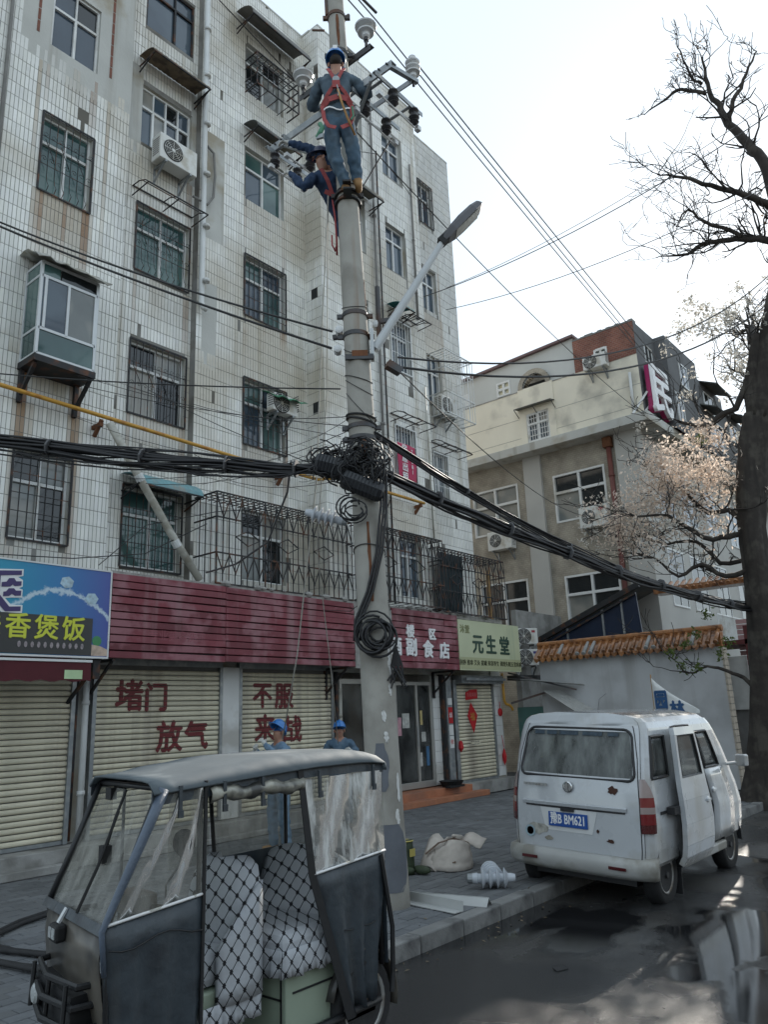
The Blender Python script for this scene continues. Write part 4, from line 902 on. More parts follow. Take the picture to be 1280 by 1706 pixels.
# slab, lower wall, pillars
g = MB(); g.box(20.55, 21.3, 7.15, 16, 9.55, 9.82); g.box(21.3, 40, 7.15, 7.9, 9.553, 9.817); g.build('jutting_slab', 'plaster', crm, bevel=.01)
g = MB(); wall_x(g, LX, 7.72, 16, 0, 9.56, lo_open); g.build('lower_wall', 'brick_taupe', crm)
g = MB(); g.box(LX - .1, LX + .05, 10.9, 11.5, 0, 9.55); g.box(LX - .1, LX + .3, 7.7, 8.42, 0, 9.55)
for z in (3.3, 6.4): g.box(LX - .104, LX - .1, 10.9, 11.5, z, z + .02); g.box(LX - .104, LX - .1, 7.7, 8.42, z, z + .02)
g.build('pillar', 'white_wall', crm)
pipe('gutter_pipe', [(LX - .08, 8.62, 9.5), (LX - .08, 8.62, 2.5)], .075, mat('pipe_red', (.16, .055, .045), .6, var=.15), crm, rings=3); g = MB(); g.box(LX - .2, LX, 8.5, 8.75, 9.2, 9.5); g.build('gutter_head', 'rust', crm)
pipe('drain_pipe', [(UX - .06, 7.66, 11.25), (UX - .06, 7.68, 10.0)], .045, 'pvc', crm)
# core so that nothing shines through
g = MB(); g.box(21.5, 40, 8.1, 16, 0, 11.75); g.box(21.3, 40, 7.9, 15.9, 9.83, 11.7); g.build('core', 'concrete', crm)
g = MB(); g.box(21.06, 22.5, 7.45, 9.36, 12.4, 12.78); g.box(21.6, 25.4, 7.5, 16, 12.2, 12.55); g.box(25.41, 40, 7.5, 16, 11.6, 11.85); g.build('roof', 'concrete', crm)
# windows of the -X side
def window_x(y0, y1, z0, z1, x, styles, nm=2, split=.62, grid=False, fr='white_frame'):
    fw = .06; f = MB(); xb = x + .1
    f.quad((x, y0, z0), (xb, y0, z0), (xb, y0, z1), (x, y0, z1)); f.quad((x, y1, z0), (xb, y1, z0), (xb, y1, z1), (x, y1, z1)); f.quad((x, y0, z1), (x, y1, z1), (xb, y1, z1), (xb, y0, z1)); f.quad((x, y0, z0), (x, y1, z0), (xb, y1, z0), (xb, y0, z0))
    f.box(x - .02, xb, y0, y0 + fw, z0, z1); f.box(x - .02, xb, y1 - fw, y1, z0, z1); f.box(x - .02, xb, y0 + fw, y1 - fw, z0, z0 + fw); f.box(x - .02, xb, y0 + fw, y1 - fw, z1 - fw, z1)
    zt = lerp(z0, z1, split); f.box(x - .015, xb - .01, y0 + fw, y1 - fw, zt - .04, zt + .04)
    for k in range(1, nm): yy = lerp(y0, y1, k / nm); f.box(x - .012, xb - .012, yy - .035, yy + .035, z0 + fw, z1 - fw)
    w = f.build('window', fr, crm); ys = [lerp(y0, y1, k / nm) for k in range(nm + 1)]
    for k in range(nm):
        for j, (a, b) in enumerate(((z0, zt), (zt, z1))):
            p = MB(); p.box(xb - .03, xb - .01, ys[k], ys[k + 1], a, b); p.build('pane', 'pane_' + styles[(k * 2 + j) % len(styles)], w)
    if grid:
        q = MB()
        for k in range(1, 9): yy = lerp(y0, y1, k / 9); q.box(x - .03, x - .018, yy - .008, yy + .008, z0, z1)
        for k in range(1, 5): zz = lerp(z0, z1, k / 5); q.box(x - .036, x - .026, y0, y1, zz - .008, zz + .008)
        q.build('window_grille', 'white_frame', w)
window_x(*lo_open[0], LX, ['dark', 'dark', 'curtain', 'dark']); window_x(*lo_open[1], LX, ['curtain', 'curtain']); window_x(*lo_open[2], LX, ['dark', 'dark', 'curtain', 'dark']); window_x(*lo_open[3], LX, ['dark', 'dark'])
window_x(*up_open[0], UX, ['blue', 'curtain', 'blue', 'dark'], grid=True); window_x(*brk_open[0], UX, ['teal', 'blue'], split=.95)
for o in at_open: window_x(*o, UX + .05, ['lit', 'lit', 'lit', 'lit'], 2, .5)
g = MB(); g.add([(UX - .32, 10.15, 11.1), (UX - .32, 11.45, 11.1), (UX, 11.45, 11.15), (UX, 10.15, 11.15), (UX - .32, 10.15, 11.12), (UX - .32, 11.45, 11.12), (UX, 11.45, 11.18), (UX, 10.15, 11.18)], [(0, 3, 2, 1), (4, 5, 6, 7), (0, 1, 5, 4), (1, 2, 6, 5), (2, 3, 7, 6), (3, 0, 4, 7)])
for y in (10.15, 10.8, 11.45): g.bar((UX, y, 10.9), (UX - .3, y, 11.1), .02)
one(g.build('window_awning', 'awn_dark'), 'thin dark flat awning over the small grilled window of the cream wall', 'awning')
ac_unit('air conditioner unit below the small attic window in the brick corner', (UX - .01, 8.58, 11.62), (-1, 0, 0), .72, .42, .26)
ac_unit('air conditioner unit with red logo by the wide window beside the red gutter pipe', (LX, 9.2, 6.85), (-1, 0, 0), .86, .62, .3, logo='logo_red')
ac_unit('air conditioner unit on the taupe wall partly behind the black cable bundle', (LX, 12.4, 6.7), (-1, 0, 0), .86, .6, .3)
# street side: dark upper storeys, jutting wing, white lower wall
g = MB(); g.quad((UX, 7.4, 9.8), (22.58, 7.4, 9.8), (22.58, 7.4, 12.86), (UX, 7.4, 12.86)); g.quad((22.58, 7.4, 9.8), (22.58, 7.05, 9.8), (22.58, 7.05, 12.86), (22.58, 7.4, 12.86))

for xa, xb, zt in ((22.58, 25.4, 12.86), (25.4, 27.9, 12.3), (27.9, 40, 11.9)): g.quad((xa, 7.05, 9.8), (xb, 7.05, 9.8), (xb, 7.05, zt), (xa, 7.05, zt)); g.quad((xa, 7.05, zt), (xb, 7.05, zt), (xb, 9.4, zt), (xa, 9.4, zt))
g.quad((25.4, 7.05, 12.3), (25.4, 9.4, 12.3), (25.4, 9.4, 12.86), (25.4, 7.05, 12.86)); g.quad((27.9, 7.05, 11.9), (27.9, 9.4, 11.9), (27.9, 9.4, 12.3), (27.9, 7.05, 12.3))
g.quad((UX, 7.4, 12.86), (22.58, 7.4, 12.86), (22.58, 9, 12.86), (UX, 9, 12.86)); g.build('street_wall', 'grey_wall', crm)
g = MB(); g.quad((21.45, 7.75, 0), (40, 7.75, 0), (40, 7.75, 9.56), (21.45, 7.75, 9.56)); g.build('street_wall_lower', 'white_wall', crm)
def win_y(x0, x1, z0, z1, y, st='dark'):
    f = MB(); f.box(x0, x1, y - .03, y + .02, z0, z0 + .05); f.box(x0, x1, y - .03, y + .02, z1 - .05, z1)
    for x in (x0, (x0 + x1) / 2 - .02, x1 - .04): f.box(x, x + .04, y - .029, y + .02, z0 + .05, z1 - .05)
    w = f.build('window', 'white_frame', crm); p = MB(); p.box(x0 + .03, x1 - .03, y - .012, y + .01, z0 + .03, z1 - .03); p.build('pane', 'pane_' + st, w)
win_y(21.65, 22.25, 11.75, 12.35, 7.4); win_y(23.6, 24.3, 11.5, 12.3, 7.05, 'blue'); win_y(25.8, 26.8, 11.3, 12.0, 7.05); win_y(28.4, 29.4, 10.9, 11.6, 7.05, 'blue'); win_y(22.9, 23.5, 10.1, 11.1, 7.05); win_y(26, 27.5, 10.1, 11.1, 7.05)
for x in (22.3, 24.2, 26.5, 29): win_y(x, x + 1.3, 4.5, 6.2, 7.75); win_y(x, x + 1.3, 7.2, 8.8, 7.75, 'blue')
for x0, x1, z in ((25.6, 27.2, 12.02), (25.3, 26.6, 11.1), (28.2, 29.6, 11.62)):
    g = MB(); g.add([(x0, 6.5, z), (x1, 6.5, z), (x1, 7.05, z + .25), (x0, 7.05, z + .25), (x0, 6.5, z + .04), (x1, 6.5, z + .04), (x1, 7.05, z + .29), (x0, 7.05, z + .29)], [(0, 3, 2, 1), (4, 5, 6, 7), (0, 1, 5, 4), (1, 2, 6, 5), (2, 3, 7, 6), (3, 0, 4, 7)]); g.build('eave_sheet', 'awn_dark', crm)
ralm = MB()
for z in (3.5, 4.3): ralm.box(24, 27, 7.1, 7.13, z, z + .04)
for k in range(24): ralm.box(24 + k * .125, 24.02 + k * .125, 7.1, 7.13, 3.5, 4.3)
ralm.build('balcony_railing', 'white_frame', crm)
# free-standing sign letters on the slab
defm('letter_magenta', (.32, .01, .09), .5, var=.08)
for k, (ch, x) in enumerate((('民', 21.85), ('生', 24.3))):
    t = thing('sign_letter', ('tall white and magenta letter frame at the near corner of the slab', 'second white and magenta letter frame further along the slab')[k], 'sign letter', (x, 7.3, 9.82))
    text_mesh('face', ch, 1.65, 'letter_white', t, (x, 7.12, 10.62), (1, 0, 0), (0, 0, 1), .05, bold=.03)
    text_mesh('rim', ch, 1.65, 'letter_magenta', t, (x, 7.24, 10.62), (1, 0, 0), (0, 0, 1), .06, bold=.055)
    g = MB(); g.bar((x - .7, 7.3, 10.6), (x - 1.25 if k == 0 else x - .7, 7.6 if k == 0 else 7.25, 9.83), .05); g.bar((x - .6, 7.3, 9.83), (x - .6, 7.3, 11), .05); g.bar((x + .5, 7.3, 9.83), (x + .5, 7.3, 11), .05); g.bar((x - .6, 7.3, 10.2), (x - .9, 7.5, 9.83), .05); g.build('strut', 'white_frame', t)
# a second long building further down the street
fb_ = thing('far_building', 'plain grey building further down the street behind the tree', 'building', (48, 12, 0)); g = MB(); g.box(40.5, 60, 6.5, 18, 0, 11); g.build('wall', 'grey_wall', fb_)
for i in range(6):
    for j in range(3):
        f = MB(); x = 41.5 + i * 3; z = 2.5 + j * 3; f.box(x, x + 1.6, 6.44, 6.52, z, z + 1.5); w = f.build('window', 'white_frame', fb_); p = MB(); p.box(x + .1, x + 1.5, 6.43, 6.45, z + .1, z + 1.4); p.build('pane', 'pane_dark', w)
# ================================================================== ground
gm = MB(); gm.quad((-300, -300, -.34), (600, -300, -.34), (600, 500, -.34), (-300, 500, -.34)); tag(gm.build('ground', mat('earth', (.12, .11, .1), .95, var=.2, vscale=.5)), kind='structure')
# wet asphalt road
m = bpy.data.materials.new('asphalt_wet'); m.use_nodes = True; N = m.node_tree.nodes; L = m.node_tree.links; b = N['Principled BSDF']
tc = N.new('ShaderNodeTexCoord')
def _n(sc, det=5, rough=.55):
    n = N.new('ShaderNodeTexNoise'); n.inputs['Scale'].default_value = sc; n.inputs['Detail'].default_value = det; n.inputs['Roughness'].default_value = rough; L.new(tc.outputs['Object'], n.inputs['Vector']); return n.outputs['Fac']
def _r(f, a, c, lo=0., hi=1.):
    r = N.new('ShaderNodeMapRange'); r.inputs['From Min'].default_value = a; r.inputs['From Max'].default_value = c; r.inputs['To Min'].default_value = lo; r.inputs['To Max'].default_value = hi; L.new(f, r.inputs['Value']); return r.outputs[0]
def _mix(f, a, c):
    n = N.new('ShaderNodeMix'); n.data_type = 'RGBA'; L.new(f, n.inputs['Factor'])
    for s, v in (('A', a), ('B', c)):
        k = [i for i in n.inputs if i.name == s and i.type == 'RGBA'][0]
        if isinstance(v, tuple): k.default_value = (*v, 1)
        else: L.new(v, k)
    return [o for o in n.outputs if o.type == 'RGBA'][0]
wetn = _n(.42, 4, .6); wet = _r(wetn, .40, .60)                 # 0 damp .. 1 standing water film
pud0 = _r(_n(.33, 3, .5), .54, .60)
def _mx(op, a, c):
    n = N.new('ShaderNodeMath'); n.operation = op
    for i_, v_ in enumerate((a, c)):
        if isinstance(v_, (int, float)): n.inputs[i_].default_value = v_
        else: L.new(v_, n.inputs[i_])
    return n.outputs[0]
pud = pud0; edge = _n(1.7, 5, .6)
for px_, py_, ax_, ay_, rot_ in ((7.3, 2.42, 1.5, .5, .12), (10.2, 2.6, 1.6, .32, .05), (6.1, 1.9, .7, .3, .3), (13, 2.4, 1.5, .3, .05), (6.9, 3.55, .9, .35, .1)):      # hollows where rain water stands
    mp = N.new('ShaderNodeMapping'); mp.vector_type = 'TEXTURE'; mp.inputs['Location'].default_value = (px_, py_, -.13); mp.inputs['Rotation'].default_value = (0, 0, rot_); mp.inputs['Scale'].default_value = (ax_, ay_, 1); L.new(tc.outputs['Object'], mp.inputs[0])
    vl = N.new('ShaderNodeVectorMath'); vl.operation = 'LENGTH'; L.new(mp.outputs[0], vl.inputs[0]); f_ = _mx('ADD', vl.outputs['Value'], _mx('MULTIPLY', _mx('SUBTRACT', edge, .5), 1.7)); pud = _mx('MAXIMUM', pud, _r(f_, 1.15, .75))
grain = _n(75, 3, .7); c0 = _mix(_r(grain, .42, .66), (.034, .035, .036), (.115, .112, .108)); c0 = _mix(_r(_n(2.2), .4, .7), c0, (.07, .064, .055))
c1 = _mix(wet, c0, (.028, .028, .029)); c1 = _mix(pud, c1, (.014, .014, .015)); L.new(c1, b.inputs['Base Color'])
rgh = N.new('ShaderNodeMath'); rgh.operation = 'MULTIPLY'; L.new(_r(wet, 0, 1, .46, .17), rgh.inputs[0]); L.new(_r(pud, 0, 1, 1., .14), rgh.inputs[1]); L.new(rgh.outputs[0], b.inputs['Roughness'])
bp = N.new('ShaderNodeBump'); bp.inputs['Distance'].default_value = .006; L.new(_n(90, 4, .75), bp.inputs['Height']); L.new(_r(pud, 0, 1, 1., .02), bp.inputs['Strength']); L.new(bp.outputs[0], b.inputs['Normal']); M['asphalt_wet'] = m
g = MB(); nx, ny = 40, 12
g.grid([[(lerp(-60, 220, i / nx), lerp(-9, 4.34, j / ny), -.13) for i in range(nx + 1)] for j in range(ny + 1)]); tag(g.build('road', 'asphalt_wet'), kind='structure')
# fallen leaves and grit
lr = random.Random(77); q = MB()
for k in range(300):
    x, y = lr.uniform(2, 15), lr.choice((lr.uniform(4.5, 9.9), lr.uniform(4.0, 4.32), lr.uniform(4.36, 5.2), lr.uniform(4.05, 4.33))); z = .006 if y > 4.35 else -.124; s_ = lr.uniform(.008, .026); a = lr.uniform(0, 6.28); c_, d_ = math.cos(a) * s_, math.sin(a) * s_
    q.add([(x - c_, y - d_, z), (x + d_ * .5, y - c_ * .5, z + lr.uniform(0, .012)), (x + c_, y + d_, z + lr.uniform(0, .015)), (x - d_ * .5, y + c_ * .5, z + lr.uniform(0, .012))], [(0, 1, 2, 3)])
tag(q.build('leaf_litter', mat('litter_leaf', (.13, .1, .065), .9, var=.6, vscale=4)), 'dry leaves and grit scattered over pavement and gutter', 'leaves', kind='stuff')
# pavement bed and pavers
g = MB(); g.quad((-20, 4.36, -.03), (60, 4.36, -.03), (60, 10.6, -.03), (-20, 10.6, -.03)); g.quad((16.3, 10.6, -.03), (21.2, 10.6, -.03), (21.2, 16, -.03), (16.3, 16, -.03)); g.quad((-20, 4.36, -.33), (60, 4.36, -.33), (60, 4.36, -.03), (-20, 4.36, -.03))
defm('joint_sand', (.055, .058, .06), .95, var=.2, vscale=6); pv = tag(g.build('pavement', 'joint_sand'), kind='structure')
defm('paver', (.16, .17, .18), .85, var=.18, vscale=1.4, col2=(.12, .125, .13), c2amt=.35, c2scale=.9, bump=.35, bscale=55, attr='tcol', rvar=.12)
defm('paver_single', (.13, .137, .145), .85, var=.12, vscale=9, rnd=.14, bump=.35, bscale=55, rvar=.12)
PL, PW = .24, .12; pavers = []
ny = int((10.03 - 4.52) / PW)
for j in range(ny + 1):
    y = 4.505 + j * PW
    for i in range(int((17.6 - -3) / PL)):
        x = -3 + i * PL + (.12 if j % 2 else 0)
        if x > 14.9 and y > 10: continue
        pavers.append((x, y))
def vis(p):
    # rough visibility for ranking: nearest to the camera inside its field of view and not under the tricycle
    x, y = p
    a = math.atan2(y, x) - R_(39.4)
    if abs(a) > R_(25.5): return 1e9
    return math.hypot(x, y)
order = sorted(range(len(pavers)), key=lambda i: vis(pavers[i])); ssel = set(order[:300])
g = MB(); pc = []; pme = None
def pav(gm, x, y, dz):
    a, b_, c, d, z = x + .003, x + PL - .003, y + .003, y + PW - .003, dz; e = .004
    gm.add([(a, c, -.03), (b_, c, -.03), (b_, d, -.03), (a, d, -.03), (a, c, z - e), (b_, c, z - e), (b_, d, z - e), (a, d, z - e), (a + e, c + e, z), (b_ - e, c + e, z), (b_ - e, d - e, z), (a + e, d - e, z)],
           [(8, 9, 10, 11), (4, 5, 9, 8), (5, 6, 10, 9), (6, 7, 11, 10), (7, 4, 8, 11), (0, 1, 5, 4), (1, 2, 6, 5), (2, 3, 7, 6), (3, 0, 4, 7)])
for i, (x, y) in enumerate(pavers):
    dz = random.uniform(-.004, .003)
    if i in ssel:
        if pme is None:
            q = MB(); pav(q, 0, 0, 0); o = q.build('paver', 'paver_single', pv); pme = o.data; o.matrix_basis = Matrix.Translation((x, y, dz)); W[o.name] = o.matrix_basis.copy()
        else:
            o = bpy.data.objects.new('paver', pme); link(o, pv, Matrix.Translation((x, y, dz)) @ Matrix.Rotation(random.uniform(-.008, .008), 4, 'Z'))
    else:
        pav(g, x, y, dz); v = random.uniform(.105, .16); pc += [(v * .96, v, v * 1.03)] * 12
tag(g.build('pavers', 'paver', pv, attr=pc), kind='stuff')
# kerb stones
defm('kerbstone', (.2, .2, .195), .85, var=.2, vscale=5, rnd=.12, col2=(.1, .1, .1), c2amt=.4, c2scale=3, bump=.5, bscale=35)
kb = thing('kerb', None, None, (6, 4.4, 0)); kb['kind'] = 'structure'; kme = None
for i in range(58):
    x = -5 + i * .62; wm = Matrix.Translation((x, 4.34, random.uniform(-.006, .006))) @ Matrix.Rotation(random.uniform(-.006, .006), 4, 'Z')
    if kme is None:
        q = MB(); q.box(.004, .614, 0, .155, -.33, .006); o = q.build('kerb_stone', 'kerbstone', kb, bevel=.014); kme = o.data; o.matrix_basis = wm; W[o.name] = wm
    else:
        o = bpy.data.objects.new('kerb_stone', kme); link(o, kb, wm); md = o.modifiers.new('bevel', 'BEVEL'); md.width = .014; md.segments = 2; md.limit_method = 'ANGLE'
# unseen row of buildings across the road, put in to darken street level
ob = thing('opposite_building', 'plain row of buildings across the road, out of the picture', 'building', (5, -16, 0)); g = MB(); g.box(-45, 45, -26, -15, -.3, 6.0); g.build('wall', mat('opp_wall', (.55, .53, .48), .9, var=.15, vscale=.4), ob)
for i in range(28):
    for j in range(1): g = MB(); x = -43 + i * 3.1; z = 1.4 + j * 3.3; g.box(x, x + 1.7, -15.02, -14.98, z, z + 1.6); g.build('window', 'pane_dark', ob)
# ================================================================== boundary wall with glazed coping
bw = thing('boundary_wall', 'pale grey rendered wall with orange glazed tile coping behind the van', 'wall', (17.8, 7.5, 0))
defm('wall_grey', (.60, .61, .62), .85, var=.08, vscale=.9, col2=(.46, .465, .47), c2amt=.55, c2scale=.9, bump=.15, bscale=15, streak=((.34, .335, .32), .45, 2.2))
g = MB(); g.box(17.8, 18.05, 5.3, 9.75, 0, 2.95); g.build('body', 'wall_grey', bw)
g = MB()
for k in range(22): g.box(17.795, 18.055, 5.255, 5.3, k * .134, k * .134 + .122)
g.build('end_brick', mat('brick_pale', (.5, .44, .36), .9, var=.2, vscale=7), bw)
defm('glaze', (.29, .125, .045), .35, var=.22, vscale=9, rnd=.22, col2=(.15, .06, .025), c2amt=.35, c2scale=6, rvar=.15, coat=.3); defm('glaze_grey', (.33, .33, .32), .5, var=.15, rnd=.1)
g = MB(); g.tube([(17.93, 5.25, 3.36), (17.93, 9.8, 3.36)], .075, 10); g.box(17.82, 18.04, 5.28, 9.78, 2.95, 3.3); g.build('ridge', 'glaze', bw)
pan = None; n = 26
for k in range(n):
    y = 5.32 + k * (4.45 / n); w = 4.45 / n
    for nm in ('pan_tile', 'cover_tile', 'end_cap'):
        t = MB()
        if nm == 'pan_tile':
            prof = [(-w / 2, .035), (-w / 4, .01), (0, 0), (w / 4, .01), (w / 2, .035)]; rows = []
            for (dx, z) in ((0, 3.27), (-.14, 3.14), (-.3, 2.99)): rows.append([(17.86 + dx, y + w / 2 + p[0], z + p[1]) for p in prof])
            t.grid(rows); rows2 = [[(17.56, y + w / 2 + p[0], 2.99 + p[1]) for p in prof], [(17.55, y + w / 2 + p[0] * .6, 2.91 + p[1] * .4 - .02 * (abs(p[0]) < w / 5)) for p in prof]]; t.grid(rows2)
            o = t.build(nm, 'glaze', bw, smooth=True)
        elif nm == 'cover_tile':
            t.tube([(17.86, y, 3.31), (17.72, y, 3.19), (17.57, y, 3.05)], [.04, .044, .047], 8); o = t.build(nm, 'glaze_grey' if k in (3, 9, 17, 18, 22) else 'glaze', bw, smooth=True)
        else:
            t.lathe([(.055, -.012), (.055, .012), (.03, .02)], (17.56, y, 3.04), (-.8, 0, -.6), 10); o = t.build(nm, 'glaze_grey' if k in (3, 8, 9, 17, 18, 19) else 'glaze', bw)
# lean-to with navy panels behind the wall
ln = thing('lean_to', 'navy panelled lean-to with a steep black steel rafter behind the coping', 'lean-to', (19.4, 9, 3)); defm('navy', (.012, .022, .05), .35, var=.2, vscale=2)
poly = [(19.5, 10.85, 3.45), (19.5, 7.65, 3.3), (19.5, 7.72, 4.62)]; g = MB(); g.prism(poly, (.04, 0, 0)); g.build('panel', 'navy', ln)
g = MB(); g.bar((19.45, 10.95, 3.5), (19.45, 7.6, 4.8), .1, .14); g.bar((19.44, 10.6, 3.42), (19.44, 7.7, 4.58), .05); g.build('rafter', 'steel_black', ln)
g = MB()
for y in (9.7, 8.65, 8.1): g.box(19.46, 19.5, y, y + .05, 3.2, lerp(3.5, 4.7, (10.9 - y) / 3.3) - .05)
g.build('stud', 'galv', ln); g = MB(); g.add([(19.5, 10.95, 3.56), (19.5, 7.6, 4.88), (21.1, 7.6, 4.88), (21.1, 10.95, 3.56)], [(0, 1, 2, 3)]); g.build('roof_sheet', 'awn_dark', ln, solid=.02)
# alley clutter between block and wall
ac_unit('upper of two air conditioner units beside the pale green sign', (18.45, 10.55, 3.45), (-.6, -.8, 0), .6, .42, .24, logo='logo_red'); ac_unit('lower of two air conditioner units beside the pale green sign', (18.45, 10.55, 2.9), (-.6, -.8, 0), .6, .42, .24, logo='logo_blue')
g = MB(); g.box(18.3, 20.9, 10.6, 10.75, 0, 4.4); one(g.build('alley_wall', 'concrete'), 'dim concrete wall at the back of the alley between the buildings', 'wall')
g = MB(); g.box(18.25, 18.3, 9.8, 10.75, 0, 1.85); g.box(18.24, 18.25, 9.85, 10.7, .9, .95); one(g.build('alley_gate', mat('teal_paint', (.1, .22, .2), .6, var=.15, col2=(.2, .24, .22), c2amt=.3)), 'faded teal metal gate closing the alley beside the narrow shutter', 'gate')
def sheet(name, label, pts, mm, th=.02, n=10):
    a, b_, c, d = map(Vector, pts); rows = [[a.lerp(b_, j / n).lerp(d.lerp(c, j / n), i / 4) + Vector((0, 0, .012 * (j % 2))) for j in range(n + 1)] for i in range(5)]
    q = MB(); q.grid(rows); return one(q.build(name, mm, solid=th), label, 'roof sheet')
defm('tin', (.33, .34, .34), .5, .4, var=.15, vscale=5, col2=(.2, .19, .17), c2amt=.4); defm('tin_pale', (.45, .45, .43), .6, var=.15, vscale=5)
sheet('tin_roof', 'flat tin roof sheet over the alley entrance', [(17.1, 10.3, 2.55), (17.7, 9.75, 2.45), (17.75, 8.55, 2.3), (17.1, 9.2, 2.42)], 'tin')
sheet('tin_roof', 'lower slanting pale corrugated sheet resting by the grey wall', [(17.35, 9.45, 2.2), (17.72, 9.2, 2.2), (17.76, 8.1, 1.55), (17.3, 8.5, 1.6)], 'tin_pale')
g = MB(); g.box(17.1, 18.2, 9.9, 10.3, 2.5, 2.62); g.bar((17.0, 10.2, 2.68), (17.6, 8.7, 2.2), .04); g.bar((17.2, 10.3, 1.95), (17.7, 9.5, 2.2), .05); one(g.build('alley_beam', 'galv_dark'), 'dark steel beams under the tin roof at the alley entrance', 'beam')
# things right of the wall: shack with tin, seen past the trunk
sh = thing('street_shack', 'shabby shack with pale tin panels and dark red posts behind the trunk', 'shack', (20, 5.6, 0)); g = MB(); g.box(18.6, 21, 4.9, 5.9, 0, 2.0); g.build('body', 'concrete_dark', sh); g = MB(); g.box(18.5, 18.56, 5.0, 5.75, 1.6, 2.75); g.build('panel', 'tin_pale', sh)
g = MB(); g.box(18.4, 18.5, 4.75, 4.95, 0, 3.4); g.box(18.4, 20, 4.7, 5.9, 3.0, 3.1); g.build('post', mat('darkred', (.1, .02, .02), .7, var=.2), sh)
g = MB()
for k in range(12): g.box(19.2, 19.25, 4.3, 5.3, 2.2 + k * .12, 2.3 + k * .12)
g.build('louvre', mat('pinkish', (.4, .25, .25), .7, var=.15), sh)
# small eave with glazed tiles further right
g = MB()
for k in range(14): y = 5.0 + k * .17; g.tube([(20.3, y, 4.85), (19.85, y, 4.6)], .05, 7)
g.box(19.9, 20.4, 4.9, 7.4, 4.55, 4.7); one(g.build('tiled_eave', 'glaze'), 'short orange glazed eave beyond the end of the grey wall', 'eave')
# ================================================================== utility pole
AX0, AX1 = Vector((6.205, 5.195, -.3)), Vector((5.99, 5.455, 12.2))
def pax(z): return AX0.lerp(AX1, (z + .3) / 12.5)
def prad(z): return lerp(.185, .095, max(0, z) / 12.2)
VN = Vector((.757, .653, 0)); VR = Vector((.653, -.757, 0))          # away from the street corner / along the crossing direction
defm('pole_concrete', (.36, .345, .31), .88, var=.14, vscale=3, col2=(.27, .255, .225), c2amt=.45, c2scale=2.2, bump=.25, bscale=35, streak=((.22, .13, .075), .22, 6))
pole = thing('utility_pole', 'tall tapered concrete utility pole with rust streaks carrying crossarms', 'utility pole', (6.2, 5.2, 0))
g = MB(); zs = [-.3 + i * .5 for i in range(26)]; g.tube([pax(z) for z in zs], [prad(z) for z in zs], 24); g.build('shaft', 'pole_concrete', pole, smooth=True)
def band(z, r=.012, h=.05, m='galv_dark', lug=True):
    t = MB(); c = pax(z); t.lathe([(prad(z) + .002, -h / 2), (prad(z) + r, -h / 2), (prad(z) + r, h / 2), (prad(z) + .002, h / 2)], c, (0, 0, 1), 20)
    if lug:
        for s in (-1, 1): t.obox(c + VR * s * (prad(z) + .035), VR * .035, VN * .02, Vector((0, 0, h / 2)))
    t.build('band', m, pole)
for z in (10.55, 9.15, 9.95, 6.24, 5.98, 4.86, 4.72, 7.86): band(z)
defm('white_paint_mark', (.7, .7, .68), .7, var=.1); defm('grey_paint_mark', (.13, .14, .16), .7, var=.2, vscale=5)
def patch(name, m, z0, z1, a0, a1, seed):
    rnd = random.Random(seed); rows = []; n = 9
    for i in range(n):
        z = lerp(z0, z1, i / (n - 1)); wv = math.sin(math.pi * (i + .6) / (n + .2)) ** .5; ac = (a0 + a1) / 2; hw = (a1 - a0) / 2 * wv
        rows.append([pax(z) + (VR * math.sin(lerp(ac - hw, ac + hw, j / 8) + rnd.uniform(-.05, .05)) - VN * math.cos(lerp(ac - hw, ac + hw, j / 8))) * (prad(z) + .0025) for j in range(9)])
    q = MB(); q.grid(rows); q.build(name, m, pole, smooth=True)
patch('paint_patch', 'grey_paint_mark', 1.05, 1.5, -.5, .35, 1); patch('paint_patch', 'grey_paint_mark', .15, .75, -.9, 1.3, 2)
for z, a in ((1.95, .8), (1.7, .25), (1.5, .3), (.95, .9), (.75, .7), (2.15, .9)): patch('paint_patch', 'white_paint_mark', z, z + random.uniform(.07, .28), a - .12, a + .12, int(z * 100))
patch('rust_stain', 'rust', 2.9, 3.75, -.12, .12, 4); patch('rust_stain', 'rust', 4.4, 4.7, -.1, .3, 5); patch('rust_stain', 'rust', 10.0, 10.5, -.1, .25, 6); patch('rust_stain', 'rust', 6.3, 6.7, 1.2, 1.4, 9)
# crossarms (angle steel) running across the street
def angle_bar(p, q, w, m, name, parent, th=.008):
    p, q = Vector(p), Vector(q); d = (q - p).normalized(); s = d.cross(Vector((0, 0, 1))).normalized(); t = MB()
    t.obox((p + q) / 2, d * (q - p).length / 2, s * th / 2, Vector((0, 0, w / 2))); t.obox((p + q) / 2 + s * w / 2 + Vector((0, 0, w / 2 - th / 2)), d * (q - p).length / 2, s * (w / 2 - th / 2), Vector((0, 0, th / 2)))
    return t.build(name, m, parent)
angle_bar((5.86, 4.44, 9.06), (5.86, 6.52, 9.06), .1, 'galv', 'crossarm', pole); angle_bar((6.17, 5.0, 9.93), (6.17, 6.27, 9.93), .09, 'galv_dark', 'crossarm', pole)
angle_bar((6.2, 4.42, 9.04), (6.2, 5.5, 9.04), .07, 'galv', 'crossarm', pole)
g = MB()
for y in (4.5, 4.62, 4.75, 6.3, 6.42): g.lathe([(.012, -.03), (.012, .03)], (5.86, y, 9.08), (1, 0, 0), 8)
g.build('bolt', 'galv_dark', pole)
